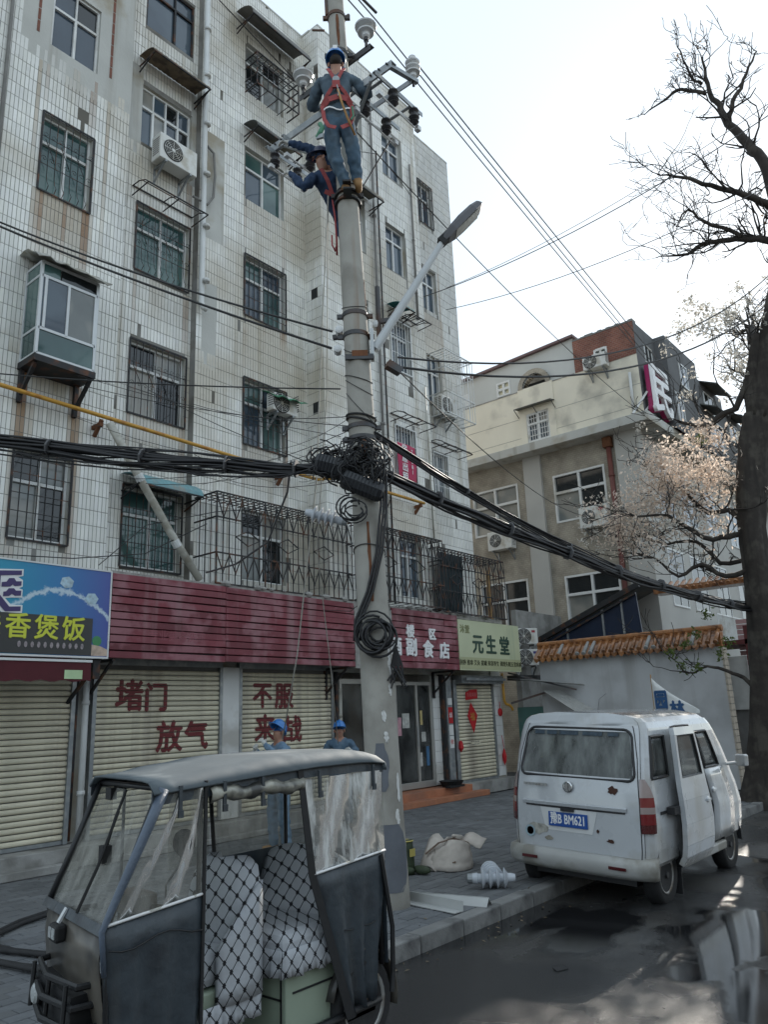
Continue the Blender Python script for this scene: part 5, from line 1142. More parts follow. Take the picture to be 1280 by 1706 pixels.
def post_insulator(label, base, up=(0, 0, 1), sc=1.0, m='porcelain', n=2, hang=False, top=True):
    u = Vector(up).normalized(); t = thing('insulator', label, 'insulator', base); g = MB(); prof = [(.03, 0), (.05, .02), (.055, .06)]
    h = .06
    for k in range(n):
        rk = .105 + .03 * k if n == 2 else .1; prof += [(.05, h), (rk, h + .012), (rk + .006, h + .03), (rk - .01, h + .042), (.058, h + .07)]; h += .085
    prof += [(.05, h), (.05, h + .02), (.055, h + .035), (.035, h + .06)]
    g.lathe([(r * sc, z * sc) for r, z in prof], base, u, 20); g.build('sheds', m, t, smooth=False)
    p = MB(); p.lathe([(.02 * sc, -.14 * sc), (.02 * sc, .01)], base, u, 8); p.lathe([(.035 * sc, -.05 * sc), (.035 * sc, -.02 * sc)], base, u, 6); p.build('pin', 'galv_dark', t)
    return t
post_insulator('grey porcelain insulator at the top right of the pole on the dark arm', (6.17, 5.06, 10.1)); post_insulator('grey porcelain insulator on the left end of the dark arm', (6.17, 6.2, 10.09)); post_insulator('tall pale insulator at the right end of the galvanised arm', (6.25, 4.42, 9.12), n=3, sc=.85)
# switch gear: pairs of flat bars with black insulators
def gear(label, x0, x1, ys, z, ins):
    t = thing('fuse_switch', label, 'switch gear', ((x0 + x1) / 2, ys[0], z)); g = MB()
    for y in ys: g.box(x0, x1, y - .025, y + .025, z, z + .012); g.box(x0, x1, y - .026, y - .02, z - .05, z)
    for x in (lerp(x0, x1, .2), lerp(x0, x1, .8)): g.box(x - .02, x + .02, min(ys), max(ys), z + .012, z + .024)
    g.build('frame', 'galv', t)
    for (x, y) in ins:
        b = MB(); b.lathe([(.03, 0), (.06, -.03), (.065, -.05), (.04, -.08), (.04, -.1), (.065, -.13), (.068, -.15), (.04, -.18), (.06, -.21), (.03, -.24)], (x, y, z), (0, 0, 1), 14); b.build('insulator_body', mat('black_porcelain', (.025, .025, .028), .3, var=.1), t)
    r = MB()
    for y in ys:
        r.tube([(x0 + .08, y, z - .25), (x1 - .05, y + .02, z - .26)], .012, 6); r.box(x0 + .05, x0 + .12, y - .03, y + .03, z - .28, z - .23); r.box(x1 - .1, x1 - .04, y - .02, y + .04, z - .28, z - .22)
        r.tube([(x0 + .3, y + .04, z - .22), (x1 - .1, y + .05, z - .16)], .016, 8)
    r.build('contact_rod', 'porcelain', t); return t
gear('switch gear with four black insulators at the right end of the galvanised arm', 5.75, 6.65, (4.62, 4.98), 8.98, [(6.0, 4.98), (6.4, 4.98), (6.1, 4.62), (6.5, 4.62)])
gear('switch gear at the left end of the galvanised arm beside the lower worker', 5.7, 6.45, (6.42, 6.12), 8.95, [(5.85, 6.42), (6.25, 6.42), (6.2, 6.12)])
g = MB(); g.bar((5.86, 4.5, 9.08), (6.3, 4.4, 9.08), .05); g.bar((5.85, 6.3, 9.0), (6.05, 5.6, 8.5), .05, .02); g.bar((5.85, 4.75, 9.0), (6.02, 5.25, 8.6), .04, .02); g.build('brace', 'galv', pole)
g = MB(); g.box(5.93, 6.35, 5.0, 5.03, 10.6, 10.62); g.bar((5.98, 5.6, 10.45), (5.9, 5.75, 10.5), .02); g.bar(pax(10.6) - VR * .11, pax(12.2) - VR * .1, .05); g.bar(pax(10.55) + VR * .1, pax(10.6) + VR * .17, .03); g.build('top_fitting', 'galv_dark', pole)
# lamp --------------------------------------------------------------------------
lamp = thing('street_lamp', 'grey street lamp head on a long slanting arm fixed to the utility pole', 'street lamp', (6.2, 5.2, 5.8))
a0, a1 = Vector((6.2, 5.14, 5.80)), Vector((6.80, 4.50, 7.22)); defm('lamp_grey', (.33, .34, .35), .45, .2, var=.1); defm('lamp_dark', (.10, .10, .11), .5, var=.15)
g = MB(); g.tube([a0, a0.lerp(a1, .35), a0.lerp(a1, .7), a1], [.055, .05, .043, .036], 12); g.obox(a0 + Vector((-.02, .02, .05)), VR * .02, VN * .08, Vector((0, 0, .17))); g.build('arm', mat('lamp_arm', (.5, .52, .53), .4, .1, var=.08), lamp, smooth=False)
d = (Vector((7.13, 4.12, 7.72)) - a1).normalized(); s = d.cross(Vector((0, 0, 1))).normalized(); u = s.cross(d)
g = MB(); rows = []
for i, (t, w, h0, h1) in enumerate(((0, .04, -.03, .04), (.06, .07, -.05, .05), (.16, .11, -.055, .07), (.3, .125, -.055, .085), (.48, .125, -.05, .08), (.58, .1, -.035, .06), (.62, .05, -.02, .03))):
    c = a1 + d * (t * 1.12 - .02); rows.append([c + s * (w * x) + u * (h0 if y < 0 else h1 * y) for x, y in ((-1, -1), (-1, .2), (-.75, .75), (0, 1), (.75, .75), (1, .2), (1, -1), (-1, -1))])
g.grid(rows); g.quad(*rows[0][:-1]); g.quad(*rows[-1][:-1][::-1]); g.build('housing', 'lamp_dark', lamp)
g = MB(); c = a1 + d * .36; g.obox(c - u * .054, d * .2, s * .095, u * .006); g.build('lens', mat('lamp_lens', (.42, .41, .36), .3, var=.2, vscale=8), lamp); g = MB(); g.obox(a1 + d * .02, d * .08, s * .05, u * .05); g.build('clamp', 'black', lamp)
# fittings about the lamp bracket
g = MB(); g.bar((6.1, 5.5, 6.06), (6.02, 5.62, 6.05), .05); g.bar((6.25, 5.1, 6.15), (6.4, 5.0, 6.2), .05); g.box(6.22, 6.26, 5.08, 5.12, 5.95, 6.6); g.bar((6.3, 5.05, 5.62), (6.45, 4.98, 5.55), .09); g.obox(pax(5.66) + VR * .02 - VN * .14, VR * .16, VN * .02, (0, 0, .03)); g.build('clamp', 'galv_dark', pole)
g = MB(); g.obox(pax(5.7) - VN * .15 + VR * .03, VR * .09, VN * .012, Vector((0, 0, .035))); g.build('rusty_clamp', 'rust', pole)
g = MB()
for z, sx, sz in ((6.06, -.19, 0), (5.82, -.22, 0), (6.12, .24, .04)): c = pax(z) + VR * sx; g.lathe([(.02, -.06), (.045, -.05), (.045, -.01), (.028, 0), (.045, .01), (.045, .05), (.02, .06)], c, VN, 10)
g.build('spool_insulator', 'porcelain', pole)
# loops of thin wire wound round the shaft
g = MB()
for z, tl, r in ((6.35, .06, .004), (5.78, .1, .004), (5.45, .07, .005), (5.35, .12, .004), (4.98, .03, .012), (4.93, .05, .012), (5.1, .2, .004), (7.92, .05, .01), (7.8, .04, .01), (4.65, .08, .01), (3.45, .06, .006)):
    pts = []
    for k in range(25): a = k * math.pi / 12; pts.append(pax(z) + (VR * math.cos(a) + VN * math.sin(a)) * (prad(z) + r + .004) + Vector((0, 0, tl * math.sin(a + z))))
    g.tube(pts, r, 5, caps=False)
g.build('tie_wire', 'wire', pole)
# splice boxes in the cable knot
defm('box_black', (.014, .016, .02), .4, var=.15)
def splice_box(label, c, ax, L, r):
    t = thing('splice_box', label, 'junction box', c); ax = Vector(ax).normalized(); g = MB(); g.lathe([(r * .5, -L / 2), (r * .9, -L / 2 + .02), (r, -L / 2 + .05), (r, L / 2 - .05), (r * .9, L / 2 - .02), (r * .5, L / 2)], c, ax, 8); g.build('shell', 'box_black', t)
    f = MB()
    for k in range(10): f.lathe([(r * 1.0, -.006), (r * 1.05, 0), (r * 1.0, .006)], Vector(c) + ax * (L * (k - 4.5) / 12), ax, 8)
    f.build('rib', 'box_black', t)
splice_box('black ribbed splice box in front of the pole under the cable knot', pax(4.12) - VN * .24 - VR * .03, VR * 1 + Vector((0, 0, -.45)), .48, .11); splice_box('black splice box left of the pole wrapped in cable', pax(4.38) - VR * .33 - VN * .1, VR + Vector((0, 0, -.3)), .44, .13)
# ------------------------------------------------------------------ wires and cables
def wire(label, pts, r=.008, m='wire', name='overhead_wire', group=None): t = MB(); t.tube(pts, r, 5); return one(t.build(name, m), label, 'wire', group)
wire('upper of two high wires from the top insulator over the street', catenary((-30, 1.9, 10.6), (6.17, 5.04, 10.36), .35) + catenary((6.17, 5.04, 10.36), (46, 8.6, 10.6), .45)[1:], .009, 'wire_alu')
wire('lower of two high wires running beside the top insulator', catenary((-30, 1.5, 10.4), (6.2, 4.9, 10.28), .4) + catenary((6.2, 4.9, 10.28), (46, 8.3, 10.5), .6)[1:], .009, 'wire_alu')
wire('high wire from the pale right insulator over the cream roof', catenary((6.25, 4.42, 9.42), (46, 8.1, 10.6), .5, 20), .009, 'wire_alu')
wire('upper thick wire sloping from the left edge to the lamp bracket', catenary((3.4, 10.3, 8.84), (5.95, 5.56, 6.08), .12), .014); wire('lower thick wire sloping from the left edge to the lamp bracket', catenary((3.4, 10.3, 8.78), (5.93, 5.56, 5.86), .08), .016)
wire('thin level wire from the left edge to the pole below the lamp', catenary((3.5, 10.1, 6.3), (6.0, 5.5, 5.36), .06), .009)
wire('upper of two wires sagging right from the lamp bracket across the sky', catenary((6.42, 4.98, 5.72), (18, 2.7, 11.46), .9, 22), .013); wire('lower of two wires sagging right from the lamp bracket across the sky', catenary((6.42, 4.98, 5.6), (18, 2.8, 10.78), .85, 22), .016)
wire('faint wire crossing the sky from the block to the bare treetop, uppermost', catenary((15.7, 10.4, 12.9), (14, 1.69, 12.5), .3), .007, 'wire_alu'); wire('faint wire crossing the sky just under the uppermost one', catenary((14.5, 10.4, 12.1), (14, 1.73, 12.26), .35), .011, 'wire_alu'); wire('faint lower wire crossing the sky below the bare treetop', catenary((15.6, 10.4, 12.2), (14, 1.96, 10.83), .3), .009, 'wire_alu')
wire('straight thin wire from the crossarm down to the slab corner of the cream building', catenary((6.15, 5.3, 8.85), (20.6, 7.3, 9.75), .25), .008); wire('thin wire from the pole to the taupe wall', catenary((6.35, 5.0, 5.6), (21.1, 9.6, 7.3), .35), .008); wire('black drop wire leaving the end of the switch gear towards the facade', [(6.5, 4.98, 8.75), (7.2, 6.2, 8.9), (10, 9.5, 13.4), (12.4, 9.95, 14.9), (13.1, 9.95, 14.7), (13.68, 9.93, 14.4)], .009)
wire('black wire along the facade to the topmost awning', [(5.2, 10.4, 17.6), (7.7, 10.4, 16.25), (9.9, 10.1, 15.3), (10.6, 9.9, 14.9)], .012)
def bundle(label, path, n, spread, r0, r1, seed, ties=5):
    t = thing('cable_bundle', label, 'cable bundle', path[len(path) // 2]); rnd = random.Random(seed); m = len(path); P = [Vector(p) for p in path]
    for k in range(n):
        a = rnd.uniform(0, 6.28); q = rnd.uniform(.15, 1) * spread; tw = rnd.uniform(-1.2, 1.2); r = rnd.uniform(r0, r1); loose = rnd.random() < .22; pts = []
        sub = 4
        for i in range((m - 1) * sub + 1):
            f = i / sub; j = min(int(f), m - 2); p = P[j].lerp(P[j + 1], f - j); tt = i / ((m - 1) * sub); an = a + tw * tt * 3 + .3 * math.sin(i * .9 + k); qq = q * (.8 + .3 * math.sin(i * .5 + k * 1.7)); e = math.sin(math.pi * tt)
            dz = -.12 * e * rnd.uniform(.6, 1) if loose else 0
            pts.append(p + Vector((.25 * qq * math.cos(an), .8 * qq * math.cos(an), qq * math.sin(an) + dz)))
        g = MB(); g.tube(pts, r, 5); g.build('cable', 'cable', t, smooth=True)
    g = MB()
    for k in range(ties):
        f = (k + .7) / (ties + .5) * (m - 1); j = min(int(f), m - 2); p = P[j].lerp(P[j + 1], f - j); dd = (P[j + 1] - P[j]).normalized(); g.lathe([(spread * .95, -.012), (spread * 1.02, 0), (spread * .95, .012)], p, dd, 8)
    g.build('tie', 'wire_alu', t); return t
bundle('sagging black cable bundle from the left edge to the pole', [(3.0, 9.9, 5.38), (3.8, 9.2, 5.16), (4.5, 8.0, 4.86), (5.1, 6.9, 4.62), (5.6, 6.1, 4.46), (5.95, 5.45, 4.4)], 26, .105, .009, .022, 3)
bundle('thick black cable bundle sagging from the pole to the street tree', catenary((6.15, 5.1, 4.3), (16.15, 4.12, 3.5), .18, 9), 24, .10, .009, .021, 5, 7)
bundle('thinner black cable bundle running above the thick one to the street tree', catenary((6.15, 5.15, 4.75), (16.15, 4.2, 3.62), .38, 9), 9, .045, .008, .014, 8, 4)
# tangle of loops round the pole
def tangle(label, c, n, rad, r0, r1, seed, plane=0.5, name='cable_tangle'):
    rnd = random.Random(seed); t = thing(name, label, 'cable coil', c)
    for k in range(n):
        R0 = rad * rnd.uniform(.6, 1.05); jt = .3 if plane < 1 else .75; wb_ = 0 if plane < .5 else .16; cx = Vector(c) + VR * rnd.uniform(-jt, jt) * rad + Vector((0, 0, rnd.uniform(-jt, jt) * rad)) - VN * rnd.uniform(0, .08); ph = rnd.uniform(0, 6); tl = rnd.uniform(-plane, plane); el = rnd.uniform(.75, 1.1)
        pts = [cx + Vector((0, 0, wb_ * R0 * math.sin(a * 1.7 + k))) + VR * (wb_ * R0 * math.cos(a * 1.3 + k)) + (VR * math.cos(a * .39 + ph)) * R0 + Vector((0, 0, 1)) * R0 * el * math.sin(a * .39 + ph) + VN * (tl * R0 * math.cos(a * .39 + ph) * .5) for a in range(rnd.randint(11, 17))]
        g = MB(); g.tube(pts, rnd.uniform(r0, r1), 5); g.build('loop', 'cable', t, smooth=True)
    return t
tangle('dense knot of black cable loops round the pole at the bundle crossing', pax(4.38) - VN * .2, 34, .2, .005, .011, 11, 1.6); tangle('knot of black cable loops left of the pole beside the splice box', pax(4.42) - VR * .36 - VN * .1, 24, .15, .006, .012, 12, 1.2); tangle('loose ring of cable hanging under the cable knot', pax(3.86) - VR * .14 - VN * .2, 7, .15, .006, .01, 13, .3)
tangle('large coil of black cable hung on the pole above the tricycle', pax(2.55) - VN * .2 + VR * .02, 14, .195, .010, .015, 14, .15)
t = thing('drop_cable', 'pair of black cables hanging down the pole from the knot to the coil', 'cable', pax(3.4)); 
for k, o_ in enumerate((.2, .17, .23)):
    g = MB(); g.tube([pax(4.3) - VN * .22 + VR * o_, pax(3.9) - VN * .22 + VR * (o_ - .02), pax(3.4) - VN * .2 + VR * (o_ - .1), pax(3.0) - VN * .2 + VR * (o_ - .22), pax(2.7) - VN * .21 + VR * (o_ - .36), pax(2.5) - VN * .2 + VR * (o_ - .38)], .014, 6); g.build('cable', 'cable', t, smooth=True)
g = MB(); c = pax(2.2) + VR * .2 - VN * .12
for k in range(14): g.tube([c + Vector((0, 0, .25)), c + VR * random.uniform(-.06, .06) + Vector((0, 0, .05)), c + VR * random.uniform(-.1, .1) + VN * random.uniform(-.05, .05) + Vector((0, 0, random.uniform(-.2, -.08)))], .008, 5)
one(g.build('cable_tail', 'cable'), 'frayed bunch of cable ends below the coil on the pole', 'cable')
for k, (lb, pts, r) in enumerate((('grey drop cable curving from the cable knot to the diamond cage', [(5.6, 5.9, 4.5), (6.2, 6.6, 4.42), (6.6, 7.4, 4.0), (6.9, 8.4, 3.9), (7.3, 9.6, 4.0)], .014), ('thin wire from the pole to the cage right of it', [(6.25, 5.05, 4.0), (7.6, 6.3, 4.2), (10.0, 8.4, 4.3), (11.4, 9.6, 4.9)], .007), ('thin slack wire in front of the maroon boards', [(6.1, 5.2, 3.0), (7.5, 6.8, 3.1), (9.8, 9.5, 3.6)], .005), ('black wire along the second floor windows left of the pole', [(3.9, 10.4, 4.0), (5.5, 10.3, 4.1), (6.6, 10.2, 4.3), (7.6, 10.0, 4.9)], .008), ('upper black wire along the second floor windows left of the pole', [(5.9, 10.3, 4.05), (6.6, 10.2, 4.75), (7.7, 9.9, 5.1), (8.6, 9.8, 5.3)], .007))): wire(lb, pts, r, 'wire' if k else 'wire_alu', 'drop_wire')
rnd = random.Random(5); t = thing('house_wires', 'fan of fine wires stretched from the cable knot to the facade', 'wires', (6, 6, 5))
for k in range(22):
    a = pax(rnd.uniform(4.3, 5.0)) - VN * .1 + VR * rnd.uniform(-.3, .2); xx = rnd.uniform(5.2, 13.5); b_ = Vector((xx, 10.0 if xx > 10.4 else 10.45, rnd.uniform(5.4, 7.2) if xx < 10 else rnd.uniform(4.6, 6.6))); g = MB(); g.tube(catenary(a, b_, rnd.uniform(.02, .25), 8), rnd.uniform(.003, .006), 4); g.build('wire', 'wire', t)
# yellow gas pipe along the facade, bracket, slanting plastic duct
gp = thing('gas_pipe', 'yellow gas pipe along the facade below the third floor windows', 'pipe', (8, 10.3, 6.3)); g = MB(); g.tube([(2.5, 10.3, 6.42), (5.9, 10.3, 6.36), (8.7, 10.3, 6.31), (10.4, 10.2, 6.3), (10.6, 9.85, 6.3), (13.4, 9.85, 6.3)], .032, 10); g.build('pipe', 'yellow', gp, smooth=True)
for x, y in ((5.82, 10.3), (9.6, 10.3), (13.3, 9.85)): g = MB(); g.box(x - .03, x + .03, y, y + .25, 6.2, 6.26); g.bar((x, y, 6.3), (x, y + .2, 6.08), .05); g.build('bracket', 'rust', gp)
du = thing('plastic_duct', 'long pale plastic duct slanting from the gas pipe bracket to the maroon boards', 'pipe', (6.7, 10.2, 5)); g = MB(); g.tube([(5.9, 10.22, 6.25), (6.4, 10.2, 5.55), (7.0, 10.15, 4.7), (7.56, 10.1, 3.98)], .062, 12); g.build('tube', 'pvc_old', du, smooth=True)
g = MB()
for p in ((6.45, 10.195, 5.48), (7.12, 10.14, 4.52)): g.lathe([(.066, -.06), (.07, -.05), (.07, .05), (.066, .06)], p, (.56, -.04, -.75), 12)
g.build('joint', 'pvc', du)
# pulley rope and insulator being hoisted
def rope(label, pts, r=.009): t = MB(); t.tube(pts, r, 6); return one(t.build('rope', mat('rope', (.5, .48, .43), .9, var=.2, vscale=30), smooth=True), label, 'rope')
rope('pale rope hanging beside the hoisted insulator down to the left ground worker', [(6.0, 5.6, 8.2), (6.15, 5.9, 6.6), (6.5, 6.4, 4.6), (7.3, 7.6, 2.6), (7.72, 8.35, 1.5)]); rope('second pale rope hanging to the ground worker near the shop window', [(6.0, 5.62, 8.2), (6.4, 6.1, 5.6), (7.4, 7.3, 4.0), (9.0, 8.6, 2.4), (9.8, 9.25, 1.35)], .007)
def ground_insulator(label, c, ax, sc=1.0):
    t = thing('insulator', label, 'insulator', c); g = MB(); prof = [(.05, -.2), (.055, -.15), (.045, -.14)]
    for k in range(4): z = -.11 + k * .075; prof += [(.045, z), (.095, z + .008), (.1, z + .016), (.06, z + .04), (.045, z + .05)]
    prof += [(.045, .2), (.035, .24)]; g.lathe([(r * sc, z * sc) for r, z in prof], c, Vector(ax), 18); g.build('sheds', mat('insul_blue', (.5, .53, .57), .25, var=.06), t); g = MB(); g.lathe([(.03 * sc, -.26 * sc), (.048 * sc, -.25 * sc), (.048 * sc, -.19 * sc)], c, Vector(ax), 12); g.build('cap', 'galv', t)
ground_insulator('pale ribbed insulator hanging on the rope left of the pole', (5.88, 5.66, 3.87), (-.55, .65, .25), .95)
# ================================================================== van
VM = Matrix.Translation((7.75, 4.03, -.13)) @ Matrix.Rotation(R_(3.0), 4, 'X')
van = thing('van', 'battered white minivan with open sliding door parked half on the kerb', 'van', m=VM); setframe(VM)
defm('van_paint', (.50, .52, .54), .28, var=.06, vscale=1.6, col2=(.40, .395, .375), c2amt=.35, c2scale=1.7, spec=.5, rvar=.12, coat=1.0, streak=((.36, .35, .32), .28, 4))
defm('van_lower', (.42, .42, .405), .5, var=.12, vscale=3, col2=(.26, .25, .22), c2amt=.45, c2scale=3); defm('van_trim', (.02, .02, .022), .5, var=.15); defm('lamp_red', (.17, .006, .01), .15, var=.15, coat=.8); defm('lamp_clear', (.30, .24, .23), .12, var=.15, coat=.8); defm('lamp_deep', (.07, .004, .006), .15, var=.1, coat=.8); defm('plate_blue', (.01, .07, .30), .4, var=.05); defm('chrome', (.6, .6, .6), .15, 1.0, var=0); defm('rust_brown', (.06, .025, .017), .9, var=.4, vscale=30); defm('seat_grey', (.06, .06, .065), .8, var=.2); defm('hub_grey', (.33, .33, .32), .5, .3, var=.15, col2=(.18, .15, .12), c2amt=.4, c2scale=9)
SIDE = [(.34, .70), (.42, .755), (.55, .772), (.75, .78), (.98, .775), (1.12, .765), (1.22, .758), (1.42, .748), (1.62, .732), (1.70, .718), (1.76, .692), (1.80, .64), (1.825, .53), (1.845, .32), (1.85, 0.0)]
def half(z):
    for (a, b_), (c, d) in zip(SIDE, SIDE[1:]):
        if a <= z <= c: return lerp(b_, d, (z - a) / (c - a))
    return SIDE[0][1] if z < SIDE[0][0] else SIDE[-1][1]
def xrear(z): return (.10 * max(0, .7 - z) ** 2) + (.0 if z < .85 else .26 * ((z - .85) / 1.02) ** 1.8)
def xfront(z): return 3.25 - .1 * max(0, (.5 - z) / .3) if z < .85 else (3.22 - .27 * (z - .85) / .3 if z < 1.15 else 2.95 - .62 * ((z - 1.15) / .6) ** 1.2)
ST = [0, .03, .1, .16, .3, .5, .66, .85, 1.05, 1.2, 1.4, 1.55, 1.72, 1.85, 1.95, 2.1, 2.3, 2.5, 2.7, 2.85, 3.0, 3.15, 3.25]
def bpt(s, z, hw, sgn):
    a, b_ = xrear(z), xfront(z); x = lerp(a, b_, s / 3.25); k = min(1, s / .16); ksh = 1 - .09 * (1 - k) ** 3; kf = 1 - .16 * max(0, (s - 2.85) / .4) ** 2
    return (x + (.05 * (hw / .78) ** 4 * (1 - k) if k < 1 else 0), sgn * hw * ksh * kf, z)
def xs_of(s, z): return bpt(s, z, half(z), -1)[0]
g = MB(); nz = len(SIDE)
def archout(s, z, sgn):
    for cx in (.47, 2.53):
        if (s - cx) ** 2 + (z - .30) ** 2 < .33 ** 2: return True
    return False
for sgn in (-1, 1):
    V_ = {}
    for i, s in enumerate(ST):
        for j, (z, hw) in enumerate(SIDE): V_[i, j] = bpt(s, z, hw, sgn)
    for i in range(len(ST) - 1):
        for j in range(nz - 1):
            sm, zm = (ST[i] + ST[i + 1]) / 2, (SIDE[j][0] + SIDE[j + 1][0]) / 2
            win = 1.22 < zm < 1.62 and (.16 < sm < .66 or 1.95 < sm < 2.5 or (sgn > 0 and 1.05 < sm < 1.72))
            door = sgn < 0 and 1.05 < sm < 1.85 and .42 < zm < 1.7
            if win or door: continue
            q = [V_[i, j], V_[i + 1, j], V_[i + 1, j + 1], V_[i, j + 1]]
            g.quad(*(q if sgn < 0 else q[::-1]))
# front cap
fr = [[bpt(3.25, z, hw * k, -1) for k in (1, .5, 0, -.5, -1)] for z, hw in SIDE]; g.grid(fr)
# frame between body side and tailgate
TG = [.48 + .02 * k for k in range(63)]
def rpt(y, z, off=0): h = half(z) * .91; return (xrear(z) + .05 * (min(1, abs(y) / .78)) ** 4 - off, y, z)
def tgw(z): return min(.68, half(z) * .91 - .025) - .03 * max(0, (z - 1.4) / .3)
for sgn in (-1, 1):
    rows = []
    for z in [.34, .42] + TG + [1.7205, 1.76, 1.80, 1.825, 1.845]: yo = half(z) * .91; yi = tgw(z) if .48 <= z <= 1.7202 else 0.0; rows.append([rpt(sgn * yo, z), rpt(sgn * (yo + yi) / 2, z, .012), rpt(sgn * yi, z, .012)])
    g.grid(rows if sgn > 0 else [r[::-1] for r in rows])
g.build('body', 'van_paint', van, smooth=True)
def fill_side(name, m, s0, s1, z0, z1, off, parent, sgn=-1, n=5, solid=.006, skew=0.0):
    rows = []
    for i in range(n + 1):
        z = lerp(z0, z1, i / n); a, b_ = s0 + skew * (i / n), s1 + skew * .5 * (i / n); rows.append([(bpt(s, z, half(z), sgn)[0], bpt(s, z, half(z), sgn)[1] + sgn * off, z) for s in [lerp(a, b_, k / 4) for k in range(5)]])
    q = MB(); q.grid(rows if sgn < 0 else [r[::-1] for r in rows]); return q.build(name, m, parent, smooth=True, solid=solid)
# tailgate with window opening
tg = MB(); cols = []
for z in TG:
    w = tgw(z); wi = min(w - .045, .625); cols.append([rpt(y, z, .014) for y in [-w] + [wi * (k / 8 - 1) for k in range(17)] + [w]])
for i in range(len(TG) - 1):
    for j in range(18):
        zm = (TG[i] + TG[i + 1]) / 2
        if 1.21 < zm < 1.67 and 1 <= j <= 16: continue
        tg.quad(cols[i][j + 1], cols[i][j], cols[i + 1][j], cols[i + 1][j + 1])
tail = tg.build('tailgate', 'van_paint', van, smooth=True, weld=True)
rows = [[rpt(y * (min(tgw(z) - .045, .625) + .015), z, .006) for y in (-1, -.5, 0, .5, 1)] for z in (1.2, 1.3, 1.42, 1.56, 1.68)]; q = MB(); q.grid([r[::-1] for r in rows]); q.build('rear_window', 'dirty_glass', tail, smooth=True)
def rloop(zb, zt, wscale, off, r, m, name, corner=.07):
    P = []
    for (cy, cz, a0) in ((1, 1, 0), (-1, 1, 90), (-1, -1, 180), (1, -1, 270)):
        for k in range(5):
            a = R_(a0 + k * 22.5); z = (zt - corner if cz > 0 else zb + corner) + corner * math.sin(a); yw = (min(tgw(z) - .045, .625) + wscale); y = cy * (yw - corner) + corner * math.cos(a); P.append(rpt(y, z, off))
    P.append(P[0]); q = MB(); q.tube(P, r, 6); q.build(name, m, tail, smooth=True)
rloop(1.195, 1.685, .02, .018, .014, 'van_trim', 'window_seal')
q = MB()
zz = [rpt(-tgw(z) - .004, z, .012) for z in TG]; q.tube(zz, .006, 4); zz = [rpt(tgw(z) + .004, z, .012) for z in TG]; q.tube(zz, .006, 4); q.tube([rpt(lerp(-tgw(.48), tgw(.48), k / 8), .475, .012) for k in range(9)], .007, 4); q.build('tailgate_gap', 'van_trim', van)
q = MB(); q.grid([[rpt(lerp(.6, -.56, k / 8), z, o_) for k in range(9)] for z, o_ in ((.945, .016), (.935, .04), (.905, .03), (.90, .016))]); q.build('trim_ledge', 'van_paint', tail)
q = MB(); q.tube([rpt(lerp(.56, -.54, k / 8), .893, .02) for k in range(9)], .008, 5); q.build('trim_shadow_gap', 'van_trim', tail)
q = MB(); q.grid([[rpt(.07 + k * w, z, .0185) for k in (1, .5, 0, -.5, -1)] for z, w in ((.88, .32), (.80, .30), (.66, .26))]); q.build('plate_recess', mat('van_white2', (.64, .65, .65), .4, var=.06), tail)
pl = MB(); pl.box(-.033, -.026, .07 - .22, .07 + .22, .705, .845); plate = pl.build('number_plate', 'plate_blue', tail, bevel=.004); text_mesh('lettering', '豫B BM621', .125, 'letter_white', plate, (-.0345, .07, .775), (0, -1, 0), (0, 0, 1), .001, sx=.68, bold=.003)
q = MB(); q.box(-.05, -.02, .0, .14, .86, .89); q.build('plate_lamp', 'van_trim', tail); q = MB(); q.lathe([(.052, 0), (.055, .012), (.045, .016), (.04, .008), (.0, .008)], (-.012, .06, 1.1), (-1, 0, 0), 20); q.bar((-.03, .06, 1.06), (-.03, .06, 1.14), .012); q.bar((-.03, .06, 1.1), (-.03, .085, 1.07), .01); q.build('emblem', 'chrome', tail)
for k in range(7): q = MB(); q.box(-.03, -.02, .56 - k * .04 - .022, .56 - k * .04 + .012, 1.092, 1.118); q.build('model_letter', 'hub_grey', tail)
def blob(y, z, ry, rz, m, name, seed, off=.021):
    rn = random.Random(seed); q = MB(); q.prism([(rpt(y + ry * math.cos(a * .52) * rn.uniform(.6, 1.15), z + rz * math.sin(a * .52) * rn.uniform(.6, 1.15), off)) for a in range(12)], (-.002, 0, 0)); q.build(name, m, tail)
blob(-.42, 1.10, .055, .045, 'rust_brown', 'rust_hole', 1); blob(-.38, .62, .04, .022, 'rust_brown', 'rust_hole', 2); blob(-.25, .7, .016, .02, 'rust_brown', 'rust_hole', 3)
blob(.42, .66, .13, .06, mat('scuff', (.38, .37, .33), .8, var=.4, vscale=22), 'scuff', 5, .018); blob(.30, .58, .05, .025, mat('scuff_dark', (.26, .24, .2), .8, var=.5, vscale=30), 'scuff', 6, .019)
q = MB(); q.lathe([(.055, 0), (.06, .001), (.045, .001), (.04, 0)], (-.016, .52, .63), (-1, 0, 0), 16); q.build('sticker', mat('sticker_blue', (.3, .4, .44), .6, var=.3), tail)
q = MB()
for y in (.45, .3, .15, .05, -.12, -.22, -.4): q.grid([[rpt(y + .06, 1.655, .017), rpt(y - .06, 1.655, .017)], [rpt(y + .06, 1.615, .017), rpt(y - .06, 1.615, .017)]])
q.build('sunshade_strip', mat('strip_teal', (.03, .05, .07), .5, var=.5, vscale=20), tail)
q = MB(); q.grid([[rpt(.44, 1.58, -.03), rpt(.28, 1.59, -.03)], [rpt(.45, 1.36, -.03), rpt(.3, 1.38, -.03)]]); q.build('inside_paper', mat('paper_cream', (.62, .55, .36), .8, var=.2, vscale=12), van)
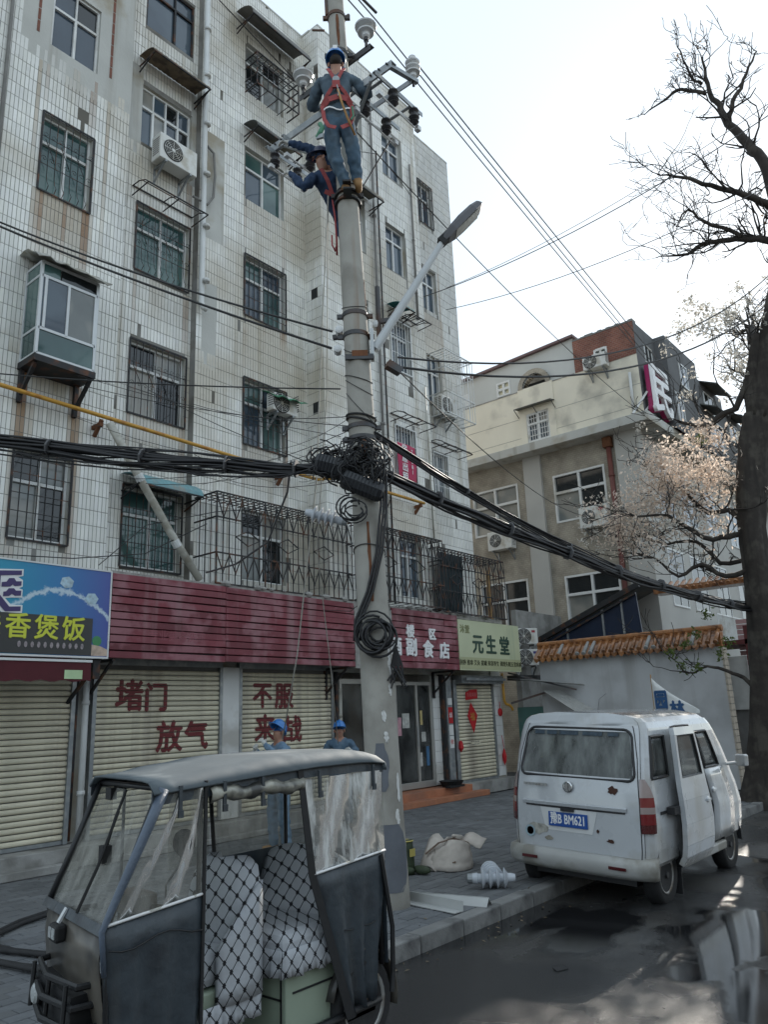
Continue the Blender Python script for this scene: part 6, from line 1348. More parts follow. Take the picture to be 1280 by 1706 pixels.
# tail lamps wrap the corners
for sgn in (-1, 1):
    segs = [((1.22, .0), (1.05, .9), 'lamp_clear'), ((1.05, .9), (.96, 1.), 'lamp_red'), ((.96, 1.), (.90, 1.), 'lamp_clear'), ((.90, 1.), (.80, 1.), 'lamp_red'), ((.80, 1.), (.72, .9), 'lamp_deep')]; lampo = None
    for (za, ka), (zb, kb_), mm in segs:
        rows = []
        for z, kk in ((za, ka), (lerp(za, zb, .5), lerp(ka, kb_, .5)), (zb, kb_)):
            yi = lerp(half(z) * .905, tgw(z) + .012, kk); pts = []
            for k in range(9):
                t = k / 8
                if t < .55: y = lerp(yi, half(z) * .905, t / .55); p = rpt(y, z, .022)
                else: s = lerp(0, .015 + .12 * kk, (t - .55) / .45); b_ = bpt(s, z, half(z), 1); p = (b_[0] - .012 * (1 - (t - .55) / .45), b_[1] + .018, z)
                pts.append((p[0], sgn * p[1], p[2]))
            rows.append(pts)
        q = MB(); q.grid(rows if sgn < 0 else [r[::-1] for r in rows])
        if lampo is None: lampo = q.build('tail_lamp', mm, van, smooth=True)
        else: q.build('lens', mm, lampo, smooth=True)
# bumpers, sills
path = []
for k in range(15):
    t = k / 14; y = lerp(-.79, .79, t); path.append((.02 + .10 * abs(y / .79) ** 5 - .05, y))
path = [(.16, -.80)] + path + [(.16, .80)]
q = MB(); q.grid([[(x + dx, y * sy, z) for (x, y) in path] for dx, sy, z in ((.04, .97, .49), (-.035, 1.0, .47), (-.05, 1.005, .42), (-.045, 1.0, .34), (-.0, .98, .29), (.1, .93, .28))]); q.build('rear_bumper', 'van_lower', van, smooth=True, solid=.006)
for y in (.5, -.46): q = MB(); q.box(-.088, -.078, y - .09, y + .09, .375, .405); q.build('reflector', 'lamp_deep', van, bevel=.003)
q = MB()
for sgn in (-1, 1): q.box(.85, 2.2, sgn * .77 - .03, sgn * .77 + .03, .3, .39)
q.build('sill', 'van_lower', van, bevel=.015); q = MB(); q.box(.1, 3.1, -.68, .68, .30, .36); q.box(.15, 3.0, -.55, .55, .2, .3); q.build('underbody', 'van_trim', van)
q = MB()
for cx in (.47, 2.53):
    for sgn in (-1, 1): q.grid([[(cx + .34 * math.cos(a * math.pi / 12), sgn * y, .30 + .34 * math.sin(a * math.pi / 12)) for a in range(13)] for y in (.45, .77)])
q.build('wheel_arch', 'van_trim', van)
# wheels
def wheel(cx, sgn, parent, R0=.285, w=.17, y=.66, cz=None):
    c = (cx, sgn * y, R0 if cz is None else cz); t = MB(); t.lathe([(.17, -w / 2 + .02), (R0 - .03, -w / 2), (R0 - .006, -w / 2 + .025), (R0, 0), (R0 - .006, w / 2 - .025), (R0 - .03, w / 2), (.17, w / 2 - .02)], c, (0, 1, 0), 28); wo = t.build('wheel', 'rubber', parent, smooth=True)
    q = MB(); o_ = sgn * (w / 2 - .03); q.lathe([(.175, o_), (.18, o_ + sgn * .02), (.16, o_ + sgn * .012), (.15, o_ - sgn * .02), (.09, o_ - sgn * .005), (.06, o_ + sgn * .008), (.0, o_ + sgn * .01)] if sgn > 0 else [(.0, o_ + sgn * .01), (.06, o_ + sgn * .008), (.09, o_ - sgn * .005), (.15, o_ - sgn * .02), (.16, o_ + sgn * .012), (.18, o_ + sgn * .02), (.175, o_)], c, (0, 1, 0), 24); q.build('rim', 'hub_grey', wo, smooth=True)
    q = MB()
    for k in range(8): a = k * .785; q.lathe([(.02, 0), (.02, .004)], (cx + .115 * math.cos(a), sgn * y + o_ + sgn * .004, c[2] + .115 * math.sin(a)), (0, sgn, 0), 8)
    q.lathe([(.035, 0), (.03, .03)], (cx, sgn * y + o_, c[2]), (0, sgn, 0), 10); q.build('hub', 'van_trim', wo); return wo
for cx in (.47, 2.53):
    for sgn in (-1, 1): wheel(cx, sgn, van)
q = MB(); q.box(.80, .812, -.76, -.56, .05, .3); q.build('mud_flap', 'van_trim', van)
# glazing, doors, interior
fill_side('quarter_window', 'van_glass', .16, .66, 1.22, 1.62, -.006, van); fill_side('quarter_window', 'van_glass', .16, .66, 1.22, 1.62, -.006, van, 1); fill_side('side_window', 'van_glass', 1.05, 1.72, 1.22, 1.62, -.006, van, 1); fill_side('side_window', 'van_glass', 1.95, 2.5, 1.22, 1.62, -.006, van, 1)
def seal(s0, s1, z0, z1, off, parent, r=.014, sgn=-1, skew=0):
    P = []
    for s, z in [(lerp(s0, s1, k / 4), z0) for k in range(5)] + [(s1 + skew * k / 3, lerp(z0, z1, k / 3)) for k in range(1, 4)] + [(lerp(s1 + skew, s0, k / 4), z1) for k in range(1, 5)] + [(s0, lerp(z1, z0, k / 3)) for k in range(1, 4)]: b_ = bpt(s, z, half(z), sgn); P.append((b_[0], b_[1] + sgn * off, z))
    q = MB(); q.tube(P, r, 5); q.build('window_seal', 'van_trim', parent)
seal(.16, .66, 1.22, 1.62, .0, van, .018); seal(1.05, 1.85, .42, 1.7, .0, van, .012)
# front door panel, slightly proud
fd = fill_side('front_door', 'van_paint', 1.90, 2.62, .42, 1.20, .006, van, n=8, solid=.02); fill_side('window', 'van_glass', 1.95, 2.5, 1.22, 1.62, -.004, fd); seal(1.94, 2.5, 1.22, 1.62, .004, fd, .016)
def handle(s, z, off, parent): b_ = bpt(s, z, half(z), -1); q = MB(); q.obox((b_[0], b_[1] - off, z), (.055, 0, 0), (0, .012, 0), (0, 0, .014)); q.ball((b_[0], b_[1] - off + .01, z), .05, .012, .035, 10, 6); q.build('handle', 'van_paint', parent, bevel=.004)
handle(1.98, .97, .03, fd)
q = MB(); q.tube([(bpt(s, z, half(z), -1)[0], bpt(s, z, half(z), -1)[1] - .004, z) for s, z in ((1.88, 1.68), (1.875, 1.2), (1.87, .8), (1.87, .42))], .012, 4); q.tube([(bpt(s, z, half(z), -1)[0], bpt(s, z, half(z), -1)[1] - .004, z) for s, z in ((2.64, 1.2), (2.64, .8), (2.5, .64))], .006, 4); q.build('door_gap', 'van_trim', van)
# sliding door: hung outside the body, slid part way back
OFF = .115; rows = []; zs_ = [.36, .44, .55, .75, .98, 1.12, 1.20, 1.62, 1.70]
def sdp(s, z, o_=OFF): b_ = bpt(s, z, half(z), -1); return (b_[0], b_[1] - o_, z)
ss = [.62, .70, .76, 1.05, 1.32, 1.38, 1.46]; q = MB()
for i in range(len(zs_) - 1):
    for j in range(len(ss) - 1):
        if zs_[i] >= 1.2 and zs_[i + 1] <= 1.62 and 1 <= j <= 4: continue
        q.quad(sdp(ss[j], zs_[i]), sdp(ss[j + 1], zs_[i]), sdp(ss[j + 1], zs_[i + 1]), sdp(ss[j], zs_[i + 1]))
sd = q.build('sliding_door', 'van_paint', van, smooth=False, solid=.05)
q = MB(); q.grid([[sdp(s, z, OFF + .004) for s in (.70, .9, 1.1, 1.38)] for z in (1.2, 1.35, 1.5, 1.62)]); q.build('window', 'van_glass', sd, smooth=True)
q = MB(); q.tube([sdp(*p, OFF + .012) for p in ((.70, 1.2), (1.0, 1.2), (1.38, 1.2), (1.38, 1.4), (1.38, 1.62), (1.0, 1.62), (.70, 1.62), (.70, 1.4), (.70, 1.2))], .016, 5); q.build('window_seal', 'van_trim', sd); handle(1.36, .93, OFF + .035, sd)
q = MB(); q.grid([[sdp(s, z, OFF + .022) for s in (.66, 1.05, 1.42)] for z in (1.155, 1.175)]); q.build('sill_strip', 'hub_grey', sd); q = MB(); q.box(.45, .66, -.87, -.79, .86, .93); q.box(.3, 1.5, -.79, -.782, .87, .9); q.build('door_rail', 'van_trim', van)
# interior
q = MB(); q.box(.12, 3.0, -.7, .7, .36, .42); q.box(2.55, 2.75, -.66, .66, .42, 1.12)
q.build('floor', 'van_trim', van)
def seat(x, y, w): q = MB(); q.box(x, x + .45, y - w, y + w, .55, .70); q.box(x - .08, x + .08, y - w, y + w, .66, 1.22); q.box(x - .05, x + .05, y - .12, y + .12, 1.22, 1.42); q.build('seat', 'seat_grey', van, bevel=.04)
seat(1.9, -.36, .24); seat(1.9, .36, .24); seat(.85, 0, .58)
q = MB()
for k in range(5): q.box(.2 + .1 * k, .28 + .1 * k, -.5 + .1 * k, -.1 + .12 * k, .42, .9 + .06 * k)
q.build('cargo', 'goods1', van)
# mirror, windscreen, antenna
q = MB(); q.bar((2.58, -.74, 1.2), (2.66, -.86, 1.22), .05, .04); q.obox((2.68, -.91, 1.25), (.045, -.012, 0), (.012, .065, 0), (0, 0, .07)); mir = q.build('mirror', 'van_paint', van, bevel=.02); q = MB(); q.obox((2.633, -.908, 1.25), (.004, 0, 0), (.01, .052, 0), (0, 0, .056)); q.build('mirror_glass', 'chrome', mir)
rows = [[bpt(3.25, z, half(z) * .86 * k, -1) for k in (1, .5, 0, -.5, -1)] for z in (1.2, 1.35, 1.5, 1.66)]; rows = [[(p[0] + .01, p[1], p[2]) for p in r] for r in rows]; q = MB(); q.grid(rows); q.build('windscreen', 'van_glass', van, smooth=True)
q = MB(); q.tube([(.9, .1, 1.86), (.95, .1, 1.98), (1.05, .06, 2.04)], .003, 4); q.build('antenna', 'van_trim', van)
setframe()
# ================================================================== covered tricycle
tri = thing('covered_tricycle', 'motor tricycle with grey canopy, clear plastic curtains and patterned seat covers', 'tricycle', (3.0, 3.85, -.13))
defm('canopy_grey', (.085, .105, .118), .72, var=.1, vscale=4, col2=(.17, .19, .2), c2amt=.3, c2scale=2, rvar=.1); defm('tarp', (.045, .058, .07), .42, var=.25, vscale=5, col2=(.03, .037, .045), c2amt=.5, c2scale=5, bump=.6, bscale=16, rvar=.14, streak=((.085, .09, .09), .4, 5)); defm('tarp_black', (.014, .015, .017), .5, var=.2, bump=.3, bscale=20); defm('trike_green', (.30, .36, .28), .4, var=.08, vscale=3, col2=(.2, .23, .18), c2amt=.3); defm('floor_mat', (.05, .055, .06), .8, var=.15)
m = bpy.data.materials.new('seat_cover'); m.use_nodes = True; N = m.node_tree.nodes; L = m.node_tree.links; b = N['Principled BSDF']; b.inputs['Roughness'].default_value = .9
tc = N.new('ShaderNodeTexCoord'); sp = N.new('ShaderNodeSeparateXYZ'); L.new(tc.outputs['Object'], sp.inputs[0])
def mth(op, a, c=None):
    n = N.new('ShaderNodeMath'); n.operation = op
    for i, v in enumerate((a, c)):
        if v is None: continue
        if isinstance(v, (int, float)): n.inputs[i].default_value = v
        else: L.new(v, n.inputs[i])
    return n.outputs[0]
u = mth('MULTIPLY', mth('ADD', mth('MULTIPLY', sp.outputs['X'], .85), mth('MULTIPLY', sp.outputs['Y'], -.6)), 13.0); v = mth('MULTIPLY', mth('ADD', sp.outputs['Z'], mth('MULTIPLY', sp.outputs['Y'], .35)), 9.5)
a_ = mth('PINGPONG', mth('ADD', u, v), .5); c_ = mth('PINGPONG', mth('SUBTRACT', u, v), .5)
line = mth('MAXIMUM', mth('LESS_THAN', a_, .04), mth('LESS_THAN', c_, .04)); fl = mth('LESS_THAN', mth('MAXIMUM', a_, c_), .15); fl2 = mth('MULTIPLY', fl, mth('GREATER_THAN', mth('ADD', a_, c_), .02)); blk = mth('MAXIMUM', line, fl2)
mx = N.new('ShaderNodeMix'); mx.data_type = 'RGBA'; L.new(blk, mx.inputs['Factor']); [i for i in mx.inputs if i.name == 'A' and i.type == 'RGBA'][0].default_value = (.44, .46, .49, 1); [i for i in mx.inputs if i.name == 'B' and i.type == 'RGBA'][0].default_value = (.015, .015, .018, 1); L.new([o for o in mx.outputs if o.type == 'RGBA'][0], b.inputs['Base Color'])
ns = N.new('ShaderNodeTexNoise'); ns.inputs['Scale'].default_value = 14; L.new(tc.outputs['Object'], ns.inputs['Vector']); bp = N.new('ShaderNodeBump'); bp.inputs['Strength'].default_value = .5; bp.inputs['Distance'].default_value = .02; L.new(ns.outputs['Fac'], bp.inputs['Height']); L.new(bp.outputs[0], b.inputs['Normal']); M['seat_cover'] = m
YN, YF_, XA, XB = 3.41, 4.29, 2.36, 4.0
# roof: domed shell with raised steps and dropped front
rows = []
for i in range(15):
    t = i / 14; x = lerp(XA - .06, XB + .02, t); zt = 1.49 + .045 * min(1, t * 2.0) + (.012 if t > .2 else 0) + (.010 if t > .42 else 0) - .05 * max(0, (t - .9) / .1); ze = 1.46 + .05 * min(1, t * 1.6) - .02 * max(0, (t - .9) / .1); row = []
    for k in range(13):
        y = lerp(YN - .03, YF_ + .03, k / 12); e = abs(k - 6) / 6; row.append((x, y, lerp(zt, ze, e ** 7) - (.03 if e == 1 else 0)))
    rows.append(row)
g = MB(); g.grid([r[::-1] for r in rows]); g.grid([[(XB + .02, p[1], p[2]) for p in rows[-1]], [(XB + .03, p[1], 1.42) for p in rows[-1]]]); g.build('roof', 'canopy_grey', tri, smooth=True, solid=.012)
g = MB(); g.grid([[(rows[i][0][0], YN, rows[i][0][2] + .01) for i in range(15)], [(rows[i][0][0], YN - .004, rows[i][0][2] - .055) for i in range(15)]]); g.grid([[(rows[i][12][0], YF_, rows[i][12][2] + .01) for i in range(15)], [(rows[i][12][0], YF_, rows[i][12][2] - .05) for i in range(15)]]); g.build('roof_valance', 'tarp', tri, solid=.008)
# tubular frame
g = MB(); r = .014
for y in (YN + .02, YF_ - .02):
    if y > 4: g.tube([(3.3, y, 1.49), (3.36, y, .9), (3.44, y, .2)], r, 7)
    g.tube([(XA, y, 1.45), (XA - .1, y, 1.22), (XA - .27, y, .86), (XA - .24, y, .45), (XA - .1, y, .1)], r, 7); g.tube([(2.6, y, 1.47), (2.6, y, .1)], r, 7); g.tube([(XB - .03, y, 1.46), (XB - .02, y, .3)], r, 7); g.tube([(XA, y, 1.45), (XB, y, 1.48)], r, 7); g.tube([(2.2, y, .1), (3.95, y, .12)], .02, 7)
for x, z in ((XA, 1.45), (XA - .27, .86), (XB - .03, 1.46), (3.3, 1.49)): g.tube([(x, YN + .02, z), (x, YF_ - .02, z)], r, 7)
g.build('frame', 'tarp_black', tri, smooth=True)
# windscreen and nose cover
g = MB(); g.grid([[(lerp(XA - .005, XA - .265, t), lerp(YN + .03, YF_ - .03, k / 6), lerp(1.43, .87, t)) for k in range(7)] for t in (0, .25, .5, .75, 1)]); ws = g.build('windscreen', 'clear_plastic', tri, smooth=True)
g = MB()
for y in (YN + .02, YF_ - .02): g.tube([(XA - .01, y, 1.44), (XA - .14, y, 1.15), (XA - .275, y, .87)], .02, 6)
g.build('edge_piping', 'tarp_black', ws, smooth=True)
defm('nose_plastic', (.11, .10, .085), .3, var=.3, vscale=5, col2=(.05, .048, .045), c2amt=.5, c2scale=3)
rows = [[(XA - .27 - .02 * math.sin(math.pi * k / 8) + dx, lerp(YN + .03, YF_ - .03, k / 8) * 1 + .012 * math.sin(k * 2.3 + z * 9), z) for k in range(9)] for z, dx in ((.87, 0), (.75, -.015), (.6, -.0), (.45, .04), (.3, .09), (.15, .14))]
g = MB(); g.grid(rows); g.build('nose_cover', 'nose_plastic', tri, smooth=True, solid=.006)
g = MB(); g.grid([[(XA - .28, lerp(YN, YF_, k / 8), .9), (XA - .30, lerp(YN, YF_, k / 8), .86)] for k in range(9)]); g.build('windscreen_hem', 'tarp', tri, solid=.01)
# near-side front curtain: tarp below, clear window above, white piping
def curtain(x0f, x1f, zt, zm, zb, y, clear, far=False, wig=.02, seed=1):
    rn = random.Random(seed); top, low = [], []
    for i in range(7): t = i / 6; z = lerp(zt, zm, t); top.append([(lerp(x0f(z), x1f(z), k / 10), y + wig * math.sin(k * 1.3 + i * .8) * (1 if 0 < k < 10 else .2), z + (.0 if i < 6 else lerp(0, .04, k / 10))) for k in range(11)])
    for i in range(9): t = i / 8; z = lerp(zm, zb, t); low.append([(lerp(x0f(z), x1f(z), k / 10), y + (wig * 2.2 * t) * math.sin(k * 1.7 + i * .35) + (.03 * t), z + lerp(0, .04, k / 10)) for k in range(11)])
    g = MB(); g.grid(top); c = g.build('curtain_window', clear, tri, smooth=True); g = MB(); g.grid(low); lo = g.build('curtain', 'tarp', tri, smooth=True, solid=.006)
    g = MB(); g.tube([(p[0], p[1] - .006, p[2]) for p in low[0]], .0075, 6); g.build('piping', 'letter_white', lo, smooth=True); return lo
fx0 = lambda z: XA + .01 - .30 * max(0, min(1, (1.44 - z) / .56)) + (.0 if z > .88 else .12 * (.88 - z)); fx1 = lambda z: 2.61
curtain(fx0, fx1, 1.45, .90, -.02, YN - .004, 'clear_plastic', seed=3)
g = MB(); g.tube([(fx0(z) - .005, YN - .008, z) for z in (1.45, 1.3, 1.1, .95, .88, .7)], [.03, .028, .024, .02, .016, .012], 8); g.build('front_roll', mat('tarp_blue', (.085, .11, .15), .4, var=.2, bump=.3), tri, smooth=True)
g = MB(); g.tube([(2.615, YN - .01, 1.47), (2.612, YN - .01, .9), (2.61, YN - .005, .0)], .011, 6); g.build('front_edge', 'tarp_black', tri)
rx0 = lambda z: 3.29 + .16 * (1.45 - z) + (.0 if z > .9 else .22 * (.9 - z)); rx1 = lambda z: XB + .01 - (0 if z > .9 else .12 * (.9 - z))
curtain(rx0, rx1, 1.42, .90, .10, YN - .004, 'clear_wrinkled', seed=5, wig=.018)
g = MB(); g.grid([[(rx0(z) - .03 - .02 * (1.45 - z), YN - .012, z), (rx0(z) + .012, YN - .014, z)] for z in (1.47, 1.2, .9, .6, .3, .1)]); g.build('rear_edge', 'tarp_black', tri, solid=.006)
g = MB(); g.grid([[(XB + .02, lerp(YN, YF_, k / 6), z) for k in range(7)] for z in (1.43, .92)]); g.build('back_window', 'clear_plastic', tri); g = MB(); g.grid([[(XB + .015 + .02 * (k % 2), lerp(YN, YF_, k / 6), z) for k in range(7)] for z in (.92, .6, .3)]); g.build('back_curtain', 'tarp', tri, solid=.006)
g = MB(); g.grid([[(rx0(z) + .0, YF_, z), (rx0(z) + .3, YF_ + .01, z), (rx1(z), YF_, z)] for z in (1.42, 1.2, .92)]); g.build('far_window', 'clear_plastic', tri); g = MB(); g.grid([[(rx0(z), YF_, z), (rx1(z), YF_, z)] for z in (.92, .5, .15)]); g.build('far_curtain', 'tarp', tri, solid=.006)
g = MB(); g.grid([[(lerp(3.02, 3.33, k / 4), YF_ + .004 * (k % 2), z) for k in range(5)] for z in (1.42, 1.2, .9)]); g.build('far_door_window', 'clear_plastic', tri)
g = MB(); g.grid([[(fx0(z), YF_, z), (2.5, YF_, z)] for z in (1.42, 1.1, .9)]); g.build('far_window', 'clear_plastic', tri)
for nm_, pts_ in (('hem', [(lerp(2.1, 2.6, k / 8), YN - .02, .80 - .02 * math.sin(k)) for k in range(9)]), ('hem', [(lerp(rx0(.55), rx1(.55), k / 8), YN + .012 + .02 * math.sin(k * 1.7), .55 + .01 * math.sin(k)) for k in range(9)])):
    g = MB(); g.tube(pts_, .004, 4); g.build(nm_, 'tarp_black', tri, smooth=True)
# rolled-up door curtain under the roof, toggles
rows = [[(lerp(2.64, 3.3, k / 22), YN - .01 - .028 * math.sin(math.pi * i / 4) + .004 * math.sin(k * 3.7 + i), 1.43 - .07 * i / 4 + .006 * math.sin(k * 1.4 + i) + .008 * math.sin(k * .61)) for k in range(23)] for i in range(5)]
g = MB(); g.grid(rows); g.build('rolled_curtain', mat('plastic_rolled', (.34, .33, .28), .35, var=.4, vscale=12, col2=(.06, .06, .055), c2amt=.6, c2scale=8), tri, smooth=True, solid=.004)
for x in (2.45, 2.72, 2.98, 3.42, 3.9): g = MB(); g.box(x - .01, x + .01, YN - .035, YN - .022, 1.33, 1.46); g.box(x - .014, x + .014, YN - .042, YN - .028, 1.31, 1.345); g.build('toggle', 'tarp', tri)
# seats --------------------------------------------------------------------
def _unused(mb, pts): mb.grid(pts)
def frill(name, P, z0, z1, amp, parent):
    n = len(P); rows = []
    for i in range(4): t = i / 3; rows.append([(p[0] + amp * t * math.sin(k * 1.6), p[1] + amp * t * math.cos(k * 1.9), lerp(z0, z1, t) + .008 * math.sin(k * .9) * t) for k, p in enumerate(P)])
    g = MB(); g.grid(rows); g.build(name, 'seat_cover', parent, smooth=True, solid=.004)
g = MB(); g.box(2.66, 3.06, 3.62, 4.08, .42, .60); s1 = g.build('driver_seat', 'seat_cover', tri, bevel=.05)
rows = []
for i in range(8):
    t = i / 7; z = lerp(.55, 1.0, t); w = .25 * math.sqrt(max(.05, 1 - .8 * max(0, (t - .6) / .4) ** 2)); x = 3.02 + .1 * t; rows.append([(x - .05 * math.cos(math.pi * (k / 10 - .5)) + (.06 if k in (0, 10) else 0), 3.85 + w * (k / 5 - 1), z + (-.03 * (abs(k - 5) / 5) ** 3 if i == 7 else 0)) for k in range(11)])
g = MB(); g.grid(rows); g.build('backrest', 'seat_cover', s1, smooth=True, solid=.09)
rows = [[(lerp(2.84, 3.14, k / 8), 3.58 - .02 * math.sin(math.pi * k / 8), lerp(lerp(.60, .90, (k / 8) ** .8), .34, i / 5)) for k in range(9)] for i in range(6)]
g = MB(); g.grid(rows); g.build('side_cover', 'seat_cover', s1, smooth=True, solid=.03); frill('frill', [(lerp(2.66, 3.14, k / 30), 3.565) for k in range(31)], .36, .24, .014, s1); frill('frill', [(2.64, lerp(3.57, 4.1, k / 20)) for k in range(21)], .45, .27, .014, s1)
g = MB(); g.box(2.62, 3.04, 3.60, 4.10, .06, .42); bx_ = g.build('seat_box', 'trike_green', tri, bevel=.012); g = MB(); g.lathe([(.04, 0), (.045, .005), (.036, .006), (.034, .002), (0, .002)], (2.86, 3.598, .22), (0, -1, 0), 20); g.bar((2.84, 3.592, .2), (2.85, 3.592, .24), .008); g.bar((2.85, 3.592, .24), (2.86, 3.592, .21), .008); g.bar((2.86, 3.592, .21), (2.87, 3.592, .24), .008); g.bar((2.87, 3.592, .24), (2.88, 3.592, .2), .008); g.build('emblem', 'chrome', bx_)
g = MB(); g.box(3.2, 3.82, 3.47, 4.22, .47, .62); s2 = g.build('rear_bench', 'seat_cover', tri, bevel=.05); g = MB(); g.grid([[(3.70 + .10 * i / 5 - .05 * math.sin(math.pi * k / 10), lerp(3.48, 4.22, k / 10), lerp(.58, .86 + .12 * math.sin(math.pi * k / 10) ** .6, i / 5)) for k in range(11)] for i in range(6)]); g.build('backrest', 'seat_cover', s2, smooth=True, solid=.1)
frill('frill', [(3.185, lerp(3.46, 4.22, k / 34)) for k in range(35)], .54, .40, .014, s2); frill('frill', [(lerp(3.19, 3.8, k / 24), 3.455) for k in range(25)], .54, .40, .014, s2)
g = MB(); g.box(3.25, 3.9, 3.5, 4.2, .1, .47); bb = g.build('bench_box', 'trike_green', tri, bevel=.01); g = MB(); g.box(3.244, 3.25, 3.53, 4.17, .27, .28); g.box(3.244, 3.25, 3.53, 3.54, .12, .46); g.box(3.3, 3.86, 3.494, 3.5, .3, .31); g.build('panel_line', 'tarp_black', bb)
g = MB(); g.box(2.2, 3.95, 3.46, 4.24, .05, .09); g.build('floor', 'floor_mat', tri, bevel=.01); g = MB(); g.tube([(2.65, 3.44, .02), (3.3, 3.44, .03), (3.4, 3.46, .1)], .018, 8); g.build('step_bar', 'alu', tri); g = MB(); g.box(2.25, 3.9, 3.5, 4.2, -.03, .05); g.build('chassis', 'tarp_black', tri)
g = MB(); g.ball((2.98, 3.6, .70), .016, .016, .02, 8, 6); g.build('green_tag', mat('lime', (.12, .5, .08), .5, var=0), s1)
# wheels, mudguards
for _w in (wheel(3.84, -1, tri, .25, .12, -3.50, .12), wheel(3.84, 1, tri, .25, .12, 4.2, .12), wheel(2.42, -1, tri, .24, .11, -3.85, .11)): _w.children[0].data.materials[0] = mat('rim_dirty', (.10, .085, .07), .6, .3, var=.3, vscale=9)
g = MB(); g.grid([[(3.84 + .29 * math.cos(a * math.pi / 12), y, .12 + .29 * math.sin(a * math.pi / 12)) for a in range(-1, 12)] for y in (3.44, 3.5, 3.58)]); g.build('mudguard', 'nose_plastic', tri, smooth=True, solid=.008)
g = MB(); g.grid([[(2.42 + .28 * math.cos(a * math.pi / 12), y, .11 + .28 * math.sin(a * math.pi / 12)) for a in range(3, 13)] for y in (3.77, 3.85, 3.93)]); g.build('mudguard', mat('fender_green', (.08, .16, .12), .35, var=.1), tri, smooth=True, solid=.01)
g = MB(); g.tube([(3.97, 3.40, .92), (4.04, 3.385, .5), (4.03, 3.385, .25), (4.01, 3.385, .15)], .016, 5); g.build('hanging_strap', 'tarp_black', tri)
# handlebar, mirror, wiper, lamps, front rack
g = MB(); g.tube([(2.3, 3.85, .45), (2.42, 3.85, .78), (2.46, 3.85, .84)], .03, 8); g.tube([(2.56, 3.5, .86), (2.5, 3.62, .87), (2.46, 3.85, .85), (2.5, 4.08, .87), (2.56, 4.2, .86)], .014, 7); g.tube([(2.62, 3.46, .86), (2.54, 3.53, .865)], .024, 8); g.tube([(2.62, 4.24, .86), (2.54, 4.17, .865)], .024, 8); g.box(2.36, 2.52, 3.72, 3.98, .82, .92); g.build('handlebar', 'nose_plastic', tri, bevel=.006)
g = MB(); g.tube([(2.5, 3.6, .87), (2.49, 3.58, .98), (2.55, 3.55, 1.06), (2.56, 3.54, 1.12)], .006, 5); g.lathe([(.0, -.008), (.062, -.008), (.066, 0), (.06, .012), (0, .018)], (2.565, 3.53, 1.17), (-.75, -.6, .1), 20); g.build('mirror', 'tarp_black', tri)
g = MB(); g.tube([(2.335, 3.83, 1.43), (2.265, 3.80, 1.3), (2.2, 3.78, 1.12)], .008, 5); g.tube([(2.26, 3.745, 1.34), (2.165, 3.75, 1.1), (2.07, 3.77, .9)], .009, 5); g.box(2.185, 2.235, 3.75, 3.81, 1.10, 1.18); g.build('wiper', 'black', tri); g = MB(); g.box(2.32, 2.36, 4.02, 4.1, 1.37, 1.43); g.build('wiper_motor', 'black', tri)
g = MB(); g.obox((2.03, 3.92, .80), (.03, 0, 0), (0, .06, 0), (0, 0, .04)); fl_ = g.build('work_lamp', 'black', tri, bevel=.015); g = MB()
for y in (3.895, 3.945): g.box(1.995, 2.0, y - .02, y + .02, .78, .825)
g.build('lens', mat('lens_grey', (.4, .42, .42), .3, var=.3, vscale=60), fl_); g = MB(); g.bar((2.03, 3.92, .84), (2.07, 3.92, .9), .03, .012); g.build('bracket', 'alu', fl_)
g = MB()
for z, e in ((.64, 0), (.56, .02), (.47, .02)): g.tube([(2.28, 3.5, z), (2.02 - e, 3.56, z), (1.97 - e, 3.85, z), (2.02 - e, 4.14, z), (2.28, 4.2, z)], .016, 7)
for y in (3.6, 3.85, 4.1): g.tube([(1.98, y, .65), (1.97, y, .46)], .012, 6)
g.box(2.0, 2.2, 3.58, 4.12, .42, .60); g.build('front_rack', 'tarp_black', tri)
g = MB(); g.lathe([(.02, -.07), (.055, -.05), (.06, 0), (.052, .005), (0, .012)], (1.98, 4.05, .52), (-1, 0, 0), 18); hl = g.build('headlamp', 'black', tri); g = MB(); g.lathe([(.048, 0), (.035, .012), (0, .018)], (1.975, 4.05, .52), (-1, 0, 0), 18); g.build('lens', 'lens_grey' if 'lens_grey' in M else mat('lens_grey', (.4, .42, .42)), hl)
g = MB(); g.tube([(2.2, 3.95, .1), (2.25, 3.95, .45)], .02, 8); g.tube([(2.2, 3.75, .1), (2.25, 3.75, .45)], .02, 8); g.build('fork', 'galv', tri)

# the nose and the front of the canopy are set back towards the far side
def _skew(o):
    if o.type == 'MESH':
        for v in o.data.vertices: v.co.x += .19 * ((v.co.y - 3.41) / .88) * max(0, min(1, (2.85 - v.co.x) / .5))
    for c in o.children: _skew(c)
_done = set(); _skew(tri)
# ================================================================== people
defm('skin', (.36, .19, .13), .55, var=.1, vscale=20); defm('denim', (.075, .13, .19), .85, var=.2, vscale=7, col2=(.11, .165, .22), c2amt=.4, c2scale=6, bump=.4, bscale=30); defm('denim_dark', (.02, .045, .10), .85, var=.2, vscale=7, bump=.4, bscale=30)
defm('jeans', (.13, .21, .30), .85, var=.2, vscale=7, col2=(.17, .25, .34), c2amt=.4, c2scale=6, bump=.4, bscale=30); defm('jacket', (.07, .105, .14), .85, var=.2, vscale=6, col2=(.095, .135, .17), c2amt=.4, c2scale=5, bump=.5, bscale=25); defm('boot', (.035, .03, .025), .7, var=.2); defm('tan_shoe', (.38, .22, .1), .7, var=.15); defm('helmet_blue', (.015, .17, .50), .3, var=.06, coat=.5); defm('strap_red', (.32, .06, .06), .75, var=.15, vscale=20); defm('glove', (.55, .55, .52), .9, var=.1); defm('hair', (.02, .016, .014), .8, var=.2)
